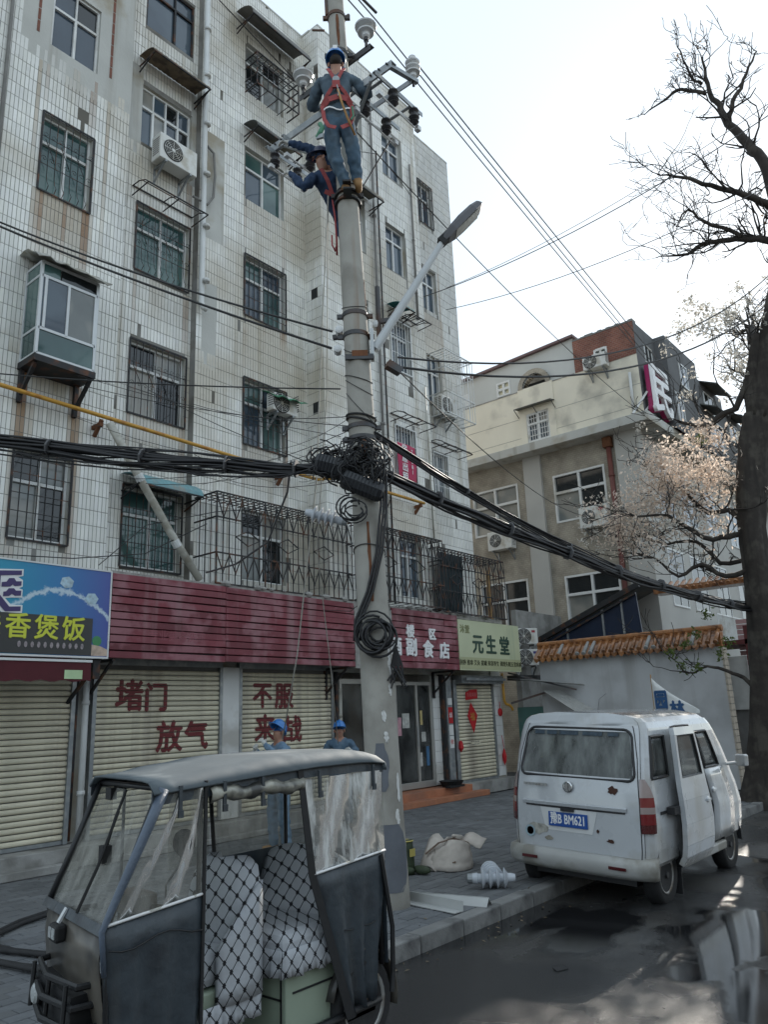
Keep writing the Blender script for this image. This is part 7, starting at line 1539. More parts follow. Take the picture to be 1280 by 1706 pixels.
def skin_body(name, J, E, mats, parent, sub=3, root='pelvis'):
    """J: joint -> (pos, radius or (rx, ry)); E: (a, b, material index); one continuous skinned surface"""
    names = list(J); idx = {n: i for i, n in enumerate(names)}
    me = bpy.data.meshes.new(name + '_rig'); me.from_pydata([J[n][0] for n in names], [(idx[a], idx[b]) for a, b, _ in E], []); ob = bpy.data.objects.new(name + '_rig', me); COL.objects.link(ob)
    md = ob.modifiers.new('skin', 'SKIN'); md.use_smooth_shade = True; md.branch_smoothing = .4; sv = me.skin_vertices[0].data
    for n in names:
        r = J[n][1]; sv[idx[n]].radius = r if isinstance(r, tuple) else (r, r); sv[idx[n]].use_root = (n == root)
    s2 = ob.modifiers.new('sub', 'SUBSURF'); s2.levels = sub; s2.render_levels = sub
    dg = bpy.context.evaluated_depsgraph_get(); out = bpy.data.meshes.new_from_object(ob.evaluated_get(dg)); bpy.data.objects.remove(ob); out.name = name
    from mathutils import noise as _nz
    ws = {}
    for v in out.vertices: ws[v.index] = _nz.noise(v.co * 16) * .016 + _nz.noise(Vector((v.co.x * 30, v.co.y * 30, v.co.z * 12))) * .011
    nrm = [v.normal.copy() for v in out.vertices]; cl = [m for m in mats]
    out.materials.clear()
    for m in mats: out.materials.append(M[m])
    segs = [(Vector(J[a][0]), Vector(J[b][0]), k, max(J[a][1]) if isinstance(J[a][1], tuple) else J[a][1]) for a, b, k in E]
    for p in out.polygons:
        c = p.center; best = 1e9
        for a, b_, k, r in segs:
            d = b_ - a; t = max(0, min(1, (c - a).dot(d) / max(d.length_squared, 1e-9))); q = (c - a - d * t).length - r * .3
            if q < best: best = q; p.material_index = k
        p.use_smooth = True
    cloth = set(i for p in out.polygons if mats[p.material_index] in ('jacket', 'denim', 'denim_dark', 'jeans') for i in p.vertices)
    for i in cloth: out.vertices[i].co += nrm[i] * (ws[i] + .008)
    o = bpy.data.objects.new(name, out); link(o, parent); return o
def hand(J, E, tag_, wrist, direction, palm_n, mi, curl=.6, size=1.0):
    """palm with five fingers rooted on it, each bent at the knuckle"""
    d = Vector(direction).normalized(); n = Vector(palm_n); n = (n - d * n.dot(d)).normalized(); s = d.cross(n); w = Vector(wrist)
    J[tag_ + 'palm'] = (w + d * .06 * size, (.034 * size, .018 * size)); E.append((tag_ + 'wr', tag_ + 'palm', mi)); 
    for k, (o_, ln) in enumerate(((-.03, .062), (-.01, .072), (.01, .068), (.03, .055))):
        a = w + d * .1 * size + s * o_ * size; b_ = a + (d * math.cos(curl) + n * math.sin(curl)) * ln * .6 * size; c = b_ + (d * math.cos(curl * 2.2) + n * math.sin(curl * 2.2)) * ln * .6 * size
        for q, (pp, rr) in enumerate(((a, .0105), (b_, .0095), (c, .008))): J[f'{tag_}f{k}{q}'] = (pp, rr * size)
        E += [(tag_ + 'palm', f'{tag_}f{k}0', mi), (f'{tag_}f{k}0', f'{tag_}f{k}1', mi), (f'{tag_}f{k}1', f'{tag_}f{k}2', mi)]
    a = w + d * .045 * size - s * .042 * size; b_ = a + (d * .6 - s * .5 + n * .5).normalized() * .045 * size
    J[tag_ + 't0'] = (a, .012 * size); J[tag_ + 't1'] = (b_, .0095 * size); E += [(tag_ + 'palm', tag_ + 't0', mi), (tag_ + 't0', tag_ + 't1', mi)]
def helmet(parent, c, up, fwd, m='helmet_blue', badge=False):
    u = Vector(up).normalized(); f = Vector(fwd); f = (f - u * f.dot(u)).normalized(); s = f.cross(u); c = Vector(c); rows = []
    for i in range(9):
        th = math.pi / 2 * i / 8; rows.append([c + f * (.132 * math.sin(th) * math.cos(k * math.pi / 12)) + s * (.112 * math.sin(th) * math.sin(k * math.pi / 12)) + u * (.125 * math.cos(th)) for k in range(25)])
    rows.append([c + f * (.15 + (.035 if math.cos(k * math.pi / 12) > .3 else 0)) * math.cos(k * math.pi / 12) + s * .122 * math.sin(k * math.pi / 12) - u * .012 for k in range(25)])
    g = MB(); g.grid(rows); h = g.build('helmet', m, parent, smooth=True, solid=.006)
    g = MB(); g.tube([c + f * .128 * math.cos(a) + u * (.128 * math.sin(a) + .004) for a in [i * math.pi / 8 for i in range(1, 8)]], .012, 6); g.build('ridge', m, h, smooth=True)
    if badge: g = MB(); g.obox(c - f * .125 + u * .055, s * .026, f * .006, u * .026); g.build('badge', 'letter_white', h)
def face(parent, c, fwd, up=(0, 0, 1), hairm=None):
    f = Vector(fwd).normalized(); u = Vector(up); u = (u - f * u.dot(f)).normalized(); s = f.cross(u); c = Vector(c); g = MB()
    g.prism([c + f * .085 + u * .02 - s * .008, c + f * .085 + u * .02 + s * .008, c + f * .112 - u * .022 + s * .012, c + f * .112 - u * .022 - s * .012], -u * .012)
    for q in (-1, 1): g.ball(c + s * q * .084 - u * .005, .012, .022, .032, 8, 6)
    h = g.build('face', 'skin', parent, smooth=True); g = MB()
    for q in (-1, 1): g.ball(c + f * .088 + s * q * .034 + u * .018, .012, .012, .006, 8, 4); g.obox(c + f * .094 + s * q * .034 + u * .034, s * .016, f * .004, u * .003)
    g.build('eyes', 'hair', h); g = MB(); g.obox(c + f * .092 - u * .052, s * .024, f * .004, u * .005); g.build('mouth', mat('lip', (.3, .11, .09), .6, var=0), h)
def strap(parent, pts, w, n, name='harness_strap', m='strap_red', th=.008):
    g = MB(); P = [Vector(p) for p in pts]; n = Vector(n)
    for a, b_ in zip(P, P[1:]): d = (b_ - a).normalized(); s = d.cross(n).normalized(); nn = s.cross(d); g.obox((a + b_) / 2, d * ((b_ - a).length / 2 + .004), s * w / 2, nn * th / 2)
    return g.build(name, m, parent)
# ---- climber seen from behind at the crossarm
p1 = thing('person', 'lineman in blue clothes and red harness high on the pole, seen from behind', 'person', (5.9, 5.2, 7.85))
V = Vector
J = {'pelvis': (V((5.66, 5.11, 8.52)), (.165, .125)), 'waist': (V((5.62, 5.09, 8.68)), (.155, .12)), 'chest': (V((5.64, 5.11, 8.95)), (.185, .125)), 'upper': (V((5.66, 5.13, 9.11)), (.17, .11)), 'neck': (V((5.67, 5.14, 9.24)), .058), 'jaw': (V((5.69, 5.155, 9.33)), (.07, .08)), 'skull': (V((5.68, 5.15, 9.42)), (.082, .095)),
     'shL': (V((5.56, 5.29, 9.12)), .078), 'shR': (V((5.80, 5.00, 9.12)), .078), 'elL': (V((5.60, 5.50, 8.92)), .058), 'elR': (V((5.96, 4.86, 8.93)), .06), 'lwr': (V((5.76, 5.58, 9.08)), .036), 'rwr': (V((5.93, 4.98, 9.06)), .036),
     'hipL': (V((5.61, 5.20, 8.46)), .108), 'hipR': (V((5.74, 5.04, 8.46)), .108), 'knL': (V((5.70, 5.22, 8.12)), .082), 'knR': (V((5.86, 5.06, 8.16)), .082), 'anL': (V((5.90, 5.24, 7.86)), .06), 'anR': (V((5.98, 5.13, 7.93)), .06), 'heL': (V((5.90, 5.23, 7.80)), .048), 'heR': (V((5.99, 5.12, 7.85)), .048), 'toL': (V((6.02, 5.32, 7.80)), .04), 'toR': (V((6.09, 5.2, 7.85)), .04)}
J['lpalm_dummy'] = None; del J['lpalm_dummy']
E = [('pelvis', 'waist', 0), ('waist', 'chest', 0), ('chest', 'upper', 0), ('upper', 'neck', 2), ('neck', 'jaw', 2), ('jaw', 'skull', 2), ('upper', 'shL', 0), ('upper', 'shR', 0), ('shL', 'elL', 0), ('shR', 'elR', 0), ('elL', 'lwr', 0), ('elR', 'rwr', 0), ('pelvis', 'hipL', 1), ('pelvis', 'hipR', 1), ('hipL', 'knL', 1), ('hipR', 'knR', 1), ('knL', 'anL', 1), ('knR', 'anR', 1), ('anL', 'heL', 3), ('anR', 'heR', 3), ('heL', 'toL', 3), ('heR', 'toR', 3)]
hand(J, E, 'l', J['lwr'][0], (.7, .1, .5), (.3, -.3, -.6), 4); hand(J, E, 'r', J['rwr'][0], (-.6, .3, .55), (-.4, .5, -.4), 4)
skin_body('body', J, E, ['jacket', 'denim', 'skin', 'tan_shoe', 'glove'], p1); helmet(p1, V((5.68, 5.15, 9.46)), (.05, .03, 1), VN, badge=True); face(p1, V((5.68, 5.15, 9.39)), VN)
g = MB(); g.ball(V((5.65, 5.12, 9.4)), .075, .075, .075, 12, 8); g.build('hair', 'hair', p1, smooth=True)
bn = -VN; R = VR; c0 = V((5.64, 5.11, 0)) - VN * .13
def B(x, z, o=0): return c0 + R * x - VN * o + V((0, 0, z))
strap(p1, [B(-.10, 9.24, -.1), B(-.07, 9.1, .0), B(0, 8.92, .03), B(.02, 8.85, .03)], .04, bn); strap(p1, [B(.10, 9.24, -.1), B(.07, 9.1, .0), B(0, 8.92, .03)], .04, bn); strap(p1, [B(0, 8.92, .03), B(-.1, 8.78, .0), B(-.17, 8.68, -.06)], .045, bn); strap(p1, [B(0, 8.92, .03), B(.1, 8.8, .0), B(.17, 8.7, -.06)], .045, bn)
strap(p1, [B(-.18, 8.66, -.1), B(-.09, 8.7, .01), B(.02, 8.72, .03), B(.12, 8.7, .01), B(.18, 8.66, -.1)], .07, bn); strap(p1, [B(.17, 8.66, -.05), B(.18, 8.5, -.02), B(.15, 8.36, .0), B(.05, 8.3, .02)], .05, bn); strap(p1, [B(-.17, 8.66, -.05), B(-.15, 8.45, -.02), B(-.1, 8.34, .0), B(-.02, 8.3, .02)], .045, bn)
g = MB(); g.obox(B(.0, 8.88, .04), R * .045, VN * .012, V((0, 0, .05))); g.build('harness_plate', 'strap_red', p1); g = MB(); g.lathe([(.03, -.006), (.042, -.006), (.042, .006), (.03, .006)], B(0, 8.95, .045), VN, 12); g.tube([B(.01, 8.86, .05), B(.03, 8.76, .06), B(.02, 8.7, .06)], .008, 6); g.build('buckle', 'galv', p1)
g = MB(); g.tube([B(.02, 8.8, .05), B(.06, 8.6, .07), B(.12, 8.4, .05), B(.2, 8.25, -.05)], .014, 6); g.build('lanyard', mat('lanyard', (.4, .22, .08), .8, var=.2), p1, smooth=True)
g = MB(); g.grid([[B(lerp(-.17, .17, j / 8), 8.6 + .03 * math.sin(j), -.05 + .05 * math.sin(math.pi * j / 8)) for j in range(9)], [B(lerp(-.17, .17, j / 8), 8.575 + .03 * math.sin(j), -.045 + .055 * math.sin(math.pi * j / 8)) for j in range(9)]]); g.build('shirt_hem', 'letter_white', p1, solid=.004)
g = MB(); g.tube([B(-.2, 8.4, -.04), B(-.17, 8.32, 0), B(-.2, 8.25, 0), B(-.24, 8.2, -.02)], [.03, .028, .03, .02], 8); g.tube([B(.18, 8.6, 0), B(.19, 8.45, .02), B(.16, 8.4, .02)], .012, 6); g.build('green_tool', mat('tool_green', (.06, .2, .12), .6, var=.2), p1)
g = MB(); g.bar(B(-.24, 8.2, -.02), B(-.16, 8.19, .02), .03, .05); g.build('tool_head', 'galv', p1)
for z in (7.84, 7.74):
    g = MB(); c = pax(z); g.lathe([(prad(z) + .01, -.015), (prad(z) + .035, -.015), (prad(z) + .035, .015), (prad(z) + .01, .015)], c, (.05, .08, 1), 18); g.obox(c - VN * .2, VR * .05, VN * .12, V((0, 0, .012))); g.build('climbing_iron', 'steel_black', p1)
# ---- second lineman below, on the far side of the pole
p2 = thing('person', 'second lineman in dark blue behind the pole reaching left', 'person', (6.1, 5.65, 7.4))
J = {'pelvis': (V((6.26, 5.62, 7.82)), (.15, .12)), 'waist': (V((6.18, 5.65, 7.96)), (.15, .115)), 'chest': (V((6.07, 5.67, 8.14)), (.175, .12)), 'upper': (V((6.02, 5.67, 8.25)), (.16, .105)), 'neck': (V((5.99, 5.67, 8.34)), .055), 'jaw': (V((5.96, 5.68, 8.42)), (.07, .075)), 'skull': (V((5.95, 5.69, 8.51)), (.08, .09)),
     'shL': (V((5.90, 5.76, 8.24)), .075), 'shR': (V((6.2, 5.55, 8.27)), .075), 'elL': (V((5.74, 5.78, 8.02)), .055), 'elR': (V((5.86, 5.74, 8.62)), .055), 'lwr': (V((5.72, 5.98, 8.3)), .034), 'rwr': (V((5.68, 5.95, 8.72)), .034), 'hipL': (V((6.26, 5.66, 7.74)), .1), 'hipR': (V((6.33, 5.55, 7.74)), .1), 'knL': (V((6.30, 5.62, 7.5)), .075), 'knR': (V((6.36, 5.54, 7.52)), .075), 'anL': (V((6.29, 5.60, 7.2)), .055), 'anR': (V((6.34, 5.53, 7.22)), .055), 'toL': (V((6.22, 5.53, 7.16)), .04), 'toR': (V((6.26, 5.47, 7.18)), .04)}
E = [('pelvis', 'waist', 0), ('waist', 'chest', 0), ('chest', 'upper', 0), ('upper', 'neck', 2), ('neck', 'jaw', 2), ('jaw', 'skull', 2), ('upper', 'shL', 0), ('upper', 'shR', 0), ('shL', 'elL', 0), ('shR', 'elR', 0), ('elL', 'lwr', 0), ('elR', 'rwr', 0), ('pelvis', 'hipL', 1), ('pelvis', 'hipR', 1), ('hipL', 'knL', 1), ('hipR', 'knR', 1), ('knL', 'anL', 1), ('knR', 'anR', 1), ('anL', 'toL', 3), ('anR', 'toR', 3)]
hand(J, E, 'l', J['lwr'][0], (-.1, .6, .6), (.5, .2, -.2), 4); hand(J, E, 'r', J['rwr'][0], (-.5, .6, .2), (.1, .3, -.6), 4)
skin_body('body', J, E, ['denim_dark', 'denim_dark', 'skin', 'boot', 'glove'], p2); helmet(p2, V((5.95, 5.69, 8.55)), (.0, .0, 1), (-.4, .5, .1), mat('helmet_navy', (.012, .02, .06), .35, var=.1)); face(p2, V((5.95, 5.69, 8.48)), (-.5, .2, .15))
strap(p2, [V((5.86, 5.6, 8.26)), V((5.92, 5.55, 8.1)), V((5.98, 5.54, 7.95))], .045, -VN); strap(p2, [V((5.9, 5.58, 7.95)), V((6.02, 5.5, 7.9))], .06, -VN)
g = MB(); g.tube([V((5.98, 5.54, 7.9)), V((5.98, 5.5, 7.6)), V((6.0, 5.5, 7.3)), V((6.02, 5.52, 7.1))], .012, 6); g.tube([V((5.96, 5.54, 7.35)), V((5.94, 5.52, 7.2)), V((5.97, 5.5, 7.12)), V((6.0, 5.52, 7.2))], .01, 5); g.build('lanyard', 'strap_red', p2, smooth=True)
# sheet-metal drum and tool bag beside the pole
# ---- ground workers
def stander(label, loc, yaw, hgt, arms, look, mats, gap=.12):
    m = Matrix.Translation(loc) @ Matrix.Rotation(yaw, 4, 'Z') @ Matrix.Scale(hgt / 1.72, 4); t = thing('person', label, 'person', m=m); setframe(m)
    J = {'pelvis': (V((0, 0, .93)), (.17, .12)), 'waist': (V((0, 0, 1.07)), (.155, .11)), 'chest': (V((.0, 0, 1.28)), (.18, .12)), 'upper': (V((0, 0, 1.41)), (.165, .1)), 'neck': (V((.01, 0, 1.49)), .056), 'jaw': (V((.03, 0, 1.56)), (.07, .075)), 'skull': (V((.01, 0, 1.64)), (.08, .092)), 'shL': (V((0, .18, 1.4)), .075), 'shR': (V((0, -.18, 1.4)), .075),
         'hipL': (V((0, .1, .87)), .11), 'hipR': (V((0, -.1, .87)), .11), 'knL': (V((.03, gap, .48)), .078), 'knR': (V((.02, -gap, .48)), .078), 'anL': (V((-.01, gap + .02, .1)), .062), 'anR': (V((-.01, -gap - .02, .1)), .062), 'heL': (V((-.02, gap + .02, .045)), .045), 'heR': (V((-.02, -gap - .02, .045)), .045), 'toL': (V((.17, gap + .05, .04)), .04), 'toR': (V((.17, -gap - .05, .04)), .04),
         'elL': (V(arms[0]), .058), 'lwr': (V(arms[1]), .036), 'elR': (V(arms[2]), .058), 'rwr': (V(arms[3]), .036)}
    E = [('pelvis', 'waist', 0), ('waist', 'chest', 0), ('chest', 'upper', 0), ('upper', 'neck', 2), ('neck', 'jaw', 2), ('jaw', 'skull', 2), ('upper', 'shL', 0), ('upper', 'shR', 0), ('shL', 'elL', 0), ('shR', 'elR', 0), ('elL', 'lwr', 0), ('elR', 'rwr', 0), ('pelvis', 'hipL', 1), ('pelvis', 'hipR', 1), ('hipL', 'knL', 1), ('hipR', 'knR', 1), ('knL', 'anL', 1), ('knR', 'anR', 1), ('anL', 'heL', 3), ('anR', 'heR', 3), ('heL', 'toL', 3), ('heR', 'toR', 3)]
    hand(J, E, 'l', arms[1], V(arms[1]) - V(arms[0]), (0, -1, 0), 4, .9); hand(J, E, 'r', arms[3], V(arms[3]) - V(arms[2]), (0, 1, 0), 4, .9)
    skin_body('body', J, E, mats, t); lk = V(look).normalized(); up = (V((0, 0, 1)) - lk * lk.z).normalized(); helmet(t, V((.01, 0, 1.665)) - up * .005, up, lk); face(t, V((.01, 0, 1.61)), lk, up); setframe(); return t
cam_yaw = math.atan2(-8.55, -7.87)
w1 = stander('ground worker in blue overalls behind the tricycle holding a rope, head turned up', (7.87, 8.58, 0), cam_yaw - 1.0, 1.70, [(.14, .3, 1.2), (.3, .12, 1.45), (.1, -.32, 1.18), (.3, -.15, 1.38)], (.75, .1, .55), ['jeans', 'jeans', 'skin', 'tan_shoe', 'glove'], .15)
w2 = stander('ground worker in blue helmet looking over the tricycle roof near the shop window', (10.02, 9.42, 0), math.atan2(-9.4, -10.0), 1.66, [(.0, .32, 1.15), (.22, .2, 1.25), (.0, -.3, 1.12), (.25, -.12, 1.2)], (.9, .0, .18), ['denim', 'denim', 'skin', 'boot', 'glove'])
# ================================================================== things on the pavement
defm('canvas', (.50, .45, .40), .9, var=.15, vscale=9, bump=.4, bscale=20); defm('boot_green', (.035, .05, .025), .7, var=.25, vscale=9); defm('boot_trim', (.5, .42, .12), .6, var=.1)
bg_ = thing('canvas_bag', 'slumped cream canvas tool bag with brown straps lying on the pavers', 'bag', (8.0, 5.8, 0)); rb = random.Random(4); rows = []
for i in range(9):
    t = i / 8; rows.append([])
    for k in range(21):
        a = 2 * math.pi * k / 20; r = .27 * (1 - .25 * t) * (1 + .13 * math.sin(3 * a + 1) + .05 * rb.uniform(-1, 1)); rows[-1].append((8.05 + r * 1.15 * math.cos(a) + .05 * t, 5.78 + r * .85 * math.sin(a), .01 + .26 * t ** .8 + .05 * math.sin(2 * a) * t + .02 * rb.uniform(-1, 1) * t))
for r_ in rows: r_[-1] = r_[0]
g = MB(); g.grid(rows); g.build('body', 'canvas', bg_, smooth=True, solid=.012); g = MB(); g.grid([[(7.74 + .12 * i, 6.06 - .05 * k + .03 * i, .03 + .10 * i * (1 if k < 4 else .9) + .012 * k - .02 * (k - 2) ** 2 * .5) for k in range(6)] for i in range(4)]); g.build('flap', 'canvas', bg_, smooth=True, solid=.01); g = MB(); g.grid([[(8.2 + .05 * i, 5.78 - .06 * k, .24 + .03 * i + .03 * math.sin(k)) for k in range(6)] for i in range(4)]); g.build('flap', 'canvas', bg_, smooth=True, solid=.01)
strap(bg_, [(7.82, 6.0, .17), (7.95, 5.9, .28), (8.1, 5.78, .32), (8.25, 5.62, .25)], .045, (0, 0, 1), 'strap', mat('leather', (.16, .11, .08), .7, var=.2)); strap(bg_, [(7.85, 5.62, .1), (8.0, 5.7, .27), (8.1, 5.78, .315)], .04, (0, 0, 1), 'strap', 'leather' if 'leather' in M else MATS['leather']); g = MB(); g.ball((8.1, 5.78, .345), .03, .03, .02, 8, 6); g.build('toggle', 'canvas', bg_)
bt = thing('rubber_boots', 'olive green rubber boots with yellow trim standing behind the pole', 'boots', (7.45, 6.1, 0))
for k, (x, y, yaw) in enumerate(((7.42, 6.16, .2), (7.5, 6.0, .5))):
    c, s = math.cos(yaw), math.sin(yaw); g = MB(); g.tube([(x + .0, y, .0), (x, y, .12), (x - .01, y + .01, .26), (x - .02, y + .02, .36)], [.06, .065, .07, .078], 12); g.ball((x + .07 * s + .09 * c * .3, y - .13, .05), .055, .13, .05, 10, 6); q = g.build('boot', 'boot_green', bt, smooth=True); g = MB(); g.tube([(x - .02 + .08 * math.cos(a * .524), y + .02 + .08 * math.sin(a * .524), .36) for a in range(13)], .008, 5); g.box(x - .07, x + .02, y - .078, y - .07, .20, .28); g.build('trim', 'boot_trim', q)
ground_insulator('pale ribbed insulator lying on its side near the kerb behind the van', (7.33, 4.78, .10), (.55, -.8, .0)); ground_insulator('second pale insulator lying just behind the first by the kerb', (7.52, 4.9, .10), (.7, .65, .05))
sa = thing('steel_angle', 'length of pale galvanised angle steel lying between pole and kerb', 'steel angle', (6.5, 4.9, 0)); d = Vector((-.1, -.85, 0)).normalized(); s = Vector((d.y, -d.x, 0)); c = Vector((6.42, 4.98, .0)); L_ = .5
g = MB(); g.obox(c + Vector((0, 0, .05)), d * L_, s * .004, Vector((0, 0, .045))); g.obox(c + s * .06 + Vector((0, 0, .012)), d * L_, s * .06, Vector((0, 0, .004))); g.build('flange', mat('galv_new', (.5, .51, .5), .5, .3, var=.1), sa)
c2 = Vector((6.6, 4.85, 0)); d2 = Vector((.15, -.8, 0)).normalized(); s2_ = Vector((d2.y, -d2.x, 0)); sa2 = thing('steel_angle', 'second angle steel lying tent-like beside the first near the kerb', 'steel angle', (6.6, 4.85, 0)); g = MB(); g.obox(c2 + s2_ * .03 + Vector((0, 0, .035)), d2 * .45, (s2_ * .7 + Vector((0, 0, -.7))).normalized() * .05, Vector((0, 0, .003))); g.obox(c2 - s2_ * .035 + Vector((0, 0, .035)), d2 * .45, (s2_ * .7 + Vector((0, 0, .7))).normalized() * .05, Vector((0, 0, .003))); g.build('flange', MATS['galv_new'], sa2)
g = MB(); g.add([(5.7, 3.2, -.126), (5.8, 3.16, -.126), (5.84, 3.22, -.12), (5.74, 3.26, -.118)], [(0, 1, 2, 3)]); one(g.build('litter', 'black', solid=.006), 'small dark scrap lying on the asphalt', 'litter')
# black hose on the pavement left of the tricycle
hs = thing('black_hose', 'looped black hose lying on the pavers left of the tricycle', 'hose', (3.5, 6.8, 0))
for k in range(2):
    o_ = .09 * k; g = MB(); g.tube([(4.55 + o_, 7.75, .03), (4.25, 7.86 + o_, .03), (3.87, 7.72 + o_, .03), (3.52 - o_, 7.5, .03), (3.36 - o_, 7.15, .03), (3.38, 6.85 - o_, .03), (3.46, 6.58 - o_, .03), (3.62, 6.2, .03), (3.8, 5.7, .03)], .021, 8); g.build('loop', 'rubber', hs, smooth=True)
for k in range(2):
    o_ = .1 * k; g = MB(); g.tube([(2.9, 7.1 - o_, .03), (3.14, 6.78 - o_, .03), (3.2, 6.35 - o_, .035), (3.32, 6.05 - o_, .03), (3.4, 5.6, .03)], .023, 8); g.build('loop', 'rubber', hs, smooth=True)
# pennant behind the van
fg = thing('pennant', 'white pennant with blue brushed characters on a thin stick behind the van', 'flag', (14, 5.4, 0)); rows = [[(13.98 + .02 * math.sin(k), lerp(5.44, 4.66, k / 10), lerp(lerp(2.24, 1.5, i / 6), lerp(1.66, 1.6, i / 6), (k / 10) ** .8)) for k in range(11)] for i in range(7)]
g = MB(); g.grid(rows); g.build('cloth', 'paint_white', fg, smooth=True, solid=.004); g = MB(); g.tube([(14, 5.46, 0), (14, 5.45, 2.3)], .012, 6); g.build('stick', 'wood_raw' if 'wood_raw' in M else MATS['wood_raw'], fg)
defm('ink_blue', (.02, .08, .2), .6, var=.1); text_mesh('lettering', '园', .34, 'ink_blue', fg, (13.955, 5.3, 1.83), (0, -1, 0), (0, 0, 1), .002, sx=.7, bold=.015); text_mesh('lettering', '林', .26, 'ink_blue', fg, (13.95, 5.03, 1.68), (0, -1, 0), (0, 0, 1), .002, bold=.012)
# ================================================================== street tree (mostly bare, dry pale clusters)
defm('bark', (.042, .035, .03), .95, var=.3, vscale=6, col2=(.075, .066, .055), c2amt=.4, c2scale=3, bump=1.0, bscale=9, streak=((.02, .017, .015), .6, 9)); defm('twig', (.035, .03, .027), .9, var=.2)
defm('dry_leaf', (.50, .40, .29), .75, var=.3, vscale=14, attr='tcol'); defm('green_leaf', (.10, .14, .035), .7, var=.3, vscale=14)
for _k in ('dry_leaf', 'green_leaf'):      # thin leaves let light through
    _m = M[_k]; _N = _m.node_tree.nodes; _L = _m.node_tree.links; _b = _N['Principled BSDF']; _t = _N.new('ShaderNodeBsdfTranslucent'); _x = _N.new('ShaderNodeMixShader'); _x.inputs[0].default_value = .45
    _src = _b.inputs['Base Color'].links[0].from_socket; _L.new(_src, _t.inputs['Color']); _L.new(_b.outputs[0], _x.inputs[1]); _L.new(_t.outputs[0], _x.inputs[2]); _L.new(_x.outputs[0], _N['Material Output'].inputs['Surface'])
tree = thing('street_tree', 'gnarled street tree with bare upper limbs and dry pale leaf clusters at the kerb', 'tree', (16, 4.45, 0))
LIMB = {'trunk': [(15.99, 4.48, -.2), (16.05, 4.26, .88), (16.11, 4.04, 2.52), (16.14, 3.92, 3.89), (16.16, 3.88, 5.07), (16.19, 3.77, 6.04), (16.23, 3.62, 6.78), (16.27, 3.47, 7.4)],
'stemA': [(16.27, 3.47, 7.3), (16.28, 3.46, 8.05), (16.31, 3.35, 8.56), (16.34, 3.25, 9.08)],
'stemB': [(16.27, 3.47, 7.3), (16.35, 3.18, 8.25), (16.4, 3.0, 9.02), (16.46, 2.8, 9.79), (16.52, 2.58, 10.71), (16.55, 2.46, 11.83), (16.54, 2.5, 12.81), (16.51, 2.63, 13.32), (16.45, 2.83, 13.76), (16.39, 3.05, 14.28), (16.35, 3.18, 14.82), (16.32, 3.29, 15.11), (16.31, 3.32, 15.62), (16.31, 3.34, 16.22)],
'up1': [(16.39, 3.05, 14.28), (16.43, 2.9, 14.78), (16.49, 2.7, 15.1), (16.55, 2.46, 15.56), (16.61, 2.27, 15.88)], 'top1': [(16.3, 3.37, 15.23), (16.21, 3.69, 15.42), (16.14, 3.95, 15.57), (16.07, 4.2, 15.43), (15.94, 4.68, 15.21)], 'top2': [(16.28, 3.43, 15.51), (16.24, 3.59, 15.75), (16.21, 3.71, 16.31), (16.18, 3.79, 16.87)],
'limb2': [(16.55, 2.46, 11.83), (16.2, 2.68, 11.97), (15.9, 3.04, 12.18), (15.7, 3.47, 12.48), (15.6, 3.85, 12.77), (15.5, 4.2, 13.0), (15.4, 4.45, 13.1)], 'limb3': [(16.54, 2.52, 11.12), (16.6, 2.83, 11.29), (16.6, 3.2, 11.5), (16.6, 3.65, 11.65), (16.6, 4.06, 11.75), (16.5, 4.38, 11.6), (16.5, 4.95, 11.85)], 'limb3b': [(16.6, 3.2, 11.5), (16.4, 3.41, 11.7), (16.2, 3.83, 12.0), (16.0, 4.08, 12.35), (15.9, 4.36, 12.0)],
'side1': [(16.31, 3.32, 8.76), (16.25, 3.56, 8.08), (16.17, 3.84, 7.61), (16.1, 4.07, 7.52), (16.0, 4.43, 7.33), (15.9, 4.81, 7.5), (15.85, 4.97, 7.58)], 'low1': [(16.14, 3.96, 4.84), (16.07, 4.2, 4.99), (15.9, 4.58, 4.92), (15.7, 4.95, 5.18), (15.5, 5.3, 5.5), (15.3, 5.85, 5.55), (15.2, 6.2, 5.7)], 'low2': [(16.15, 3.9, 5.07), (16.1, 4.24, 5.49), (16.1, 4.65, 5.52), (16.0, 5.05, 6.05), (16.0, 5.5, 6.42), (15.9, 5.7, 6.7)], 'low3': [(16.12, 4.0, 4.24), (15.99, 4.47, 4.17), (15.89, 4.86, 4.46), (15.76, 5.32, 4.27), (15.65, 5.72, 4.69), (15.52, 6.16, 4.87)], 'low4': [(16.12, 4.01, 4.48), (16.2, 4.6, 4.5), (16.2, 5.0, 5.0), (16.2, 5.6, 5.05), (16.2, 6.1, 5.3)], 'low5': [(16.06, 4.25, 1.91), (16.01, 4.43, 2.2), (15.93, 4.71, 2.35), (15.84, 5.01, 2.46), (15.75, 5.35, 2.34), (15.69, 5.58, 2.61)],
'road1': [(16.2, 3.6, 6.9), (16.5, 2.9, 7.6), (16.6, 2.0, 8.6), (16.6, 1.0, 9.4), (16.8, .0, 9.9), (17, -1, 10.2)], 'road2': [(16.5, 2.65, 10.4), (17.2, 2.2, 11.2), (18, 1.6, 11.8), (18.8, 1, 12.2)], 'back1': [(16.3, 3.3, 8.9), (17.2, 3.5, 9.6), (18.2, 3.6, 10.1), (19.3, 3.6, 10.5)], 'back2': [(16.15, 3.85, 5.2), (17, 3.9, 6.2), (18, 4.2, 6.9), (18.8, 4.6, 7.3)]}
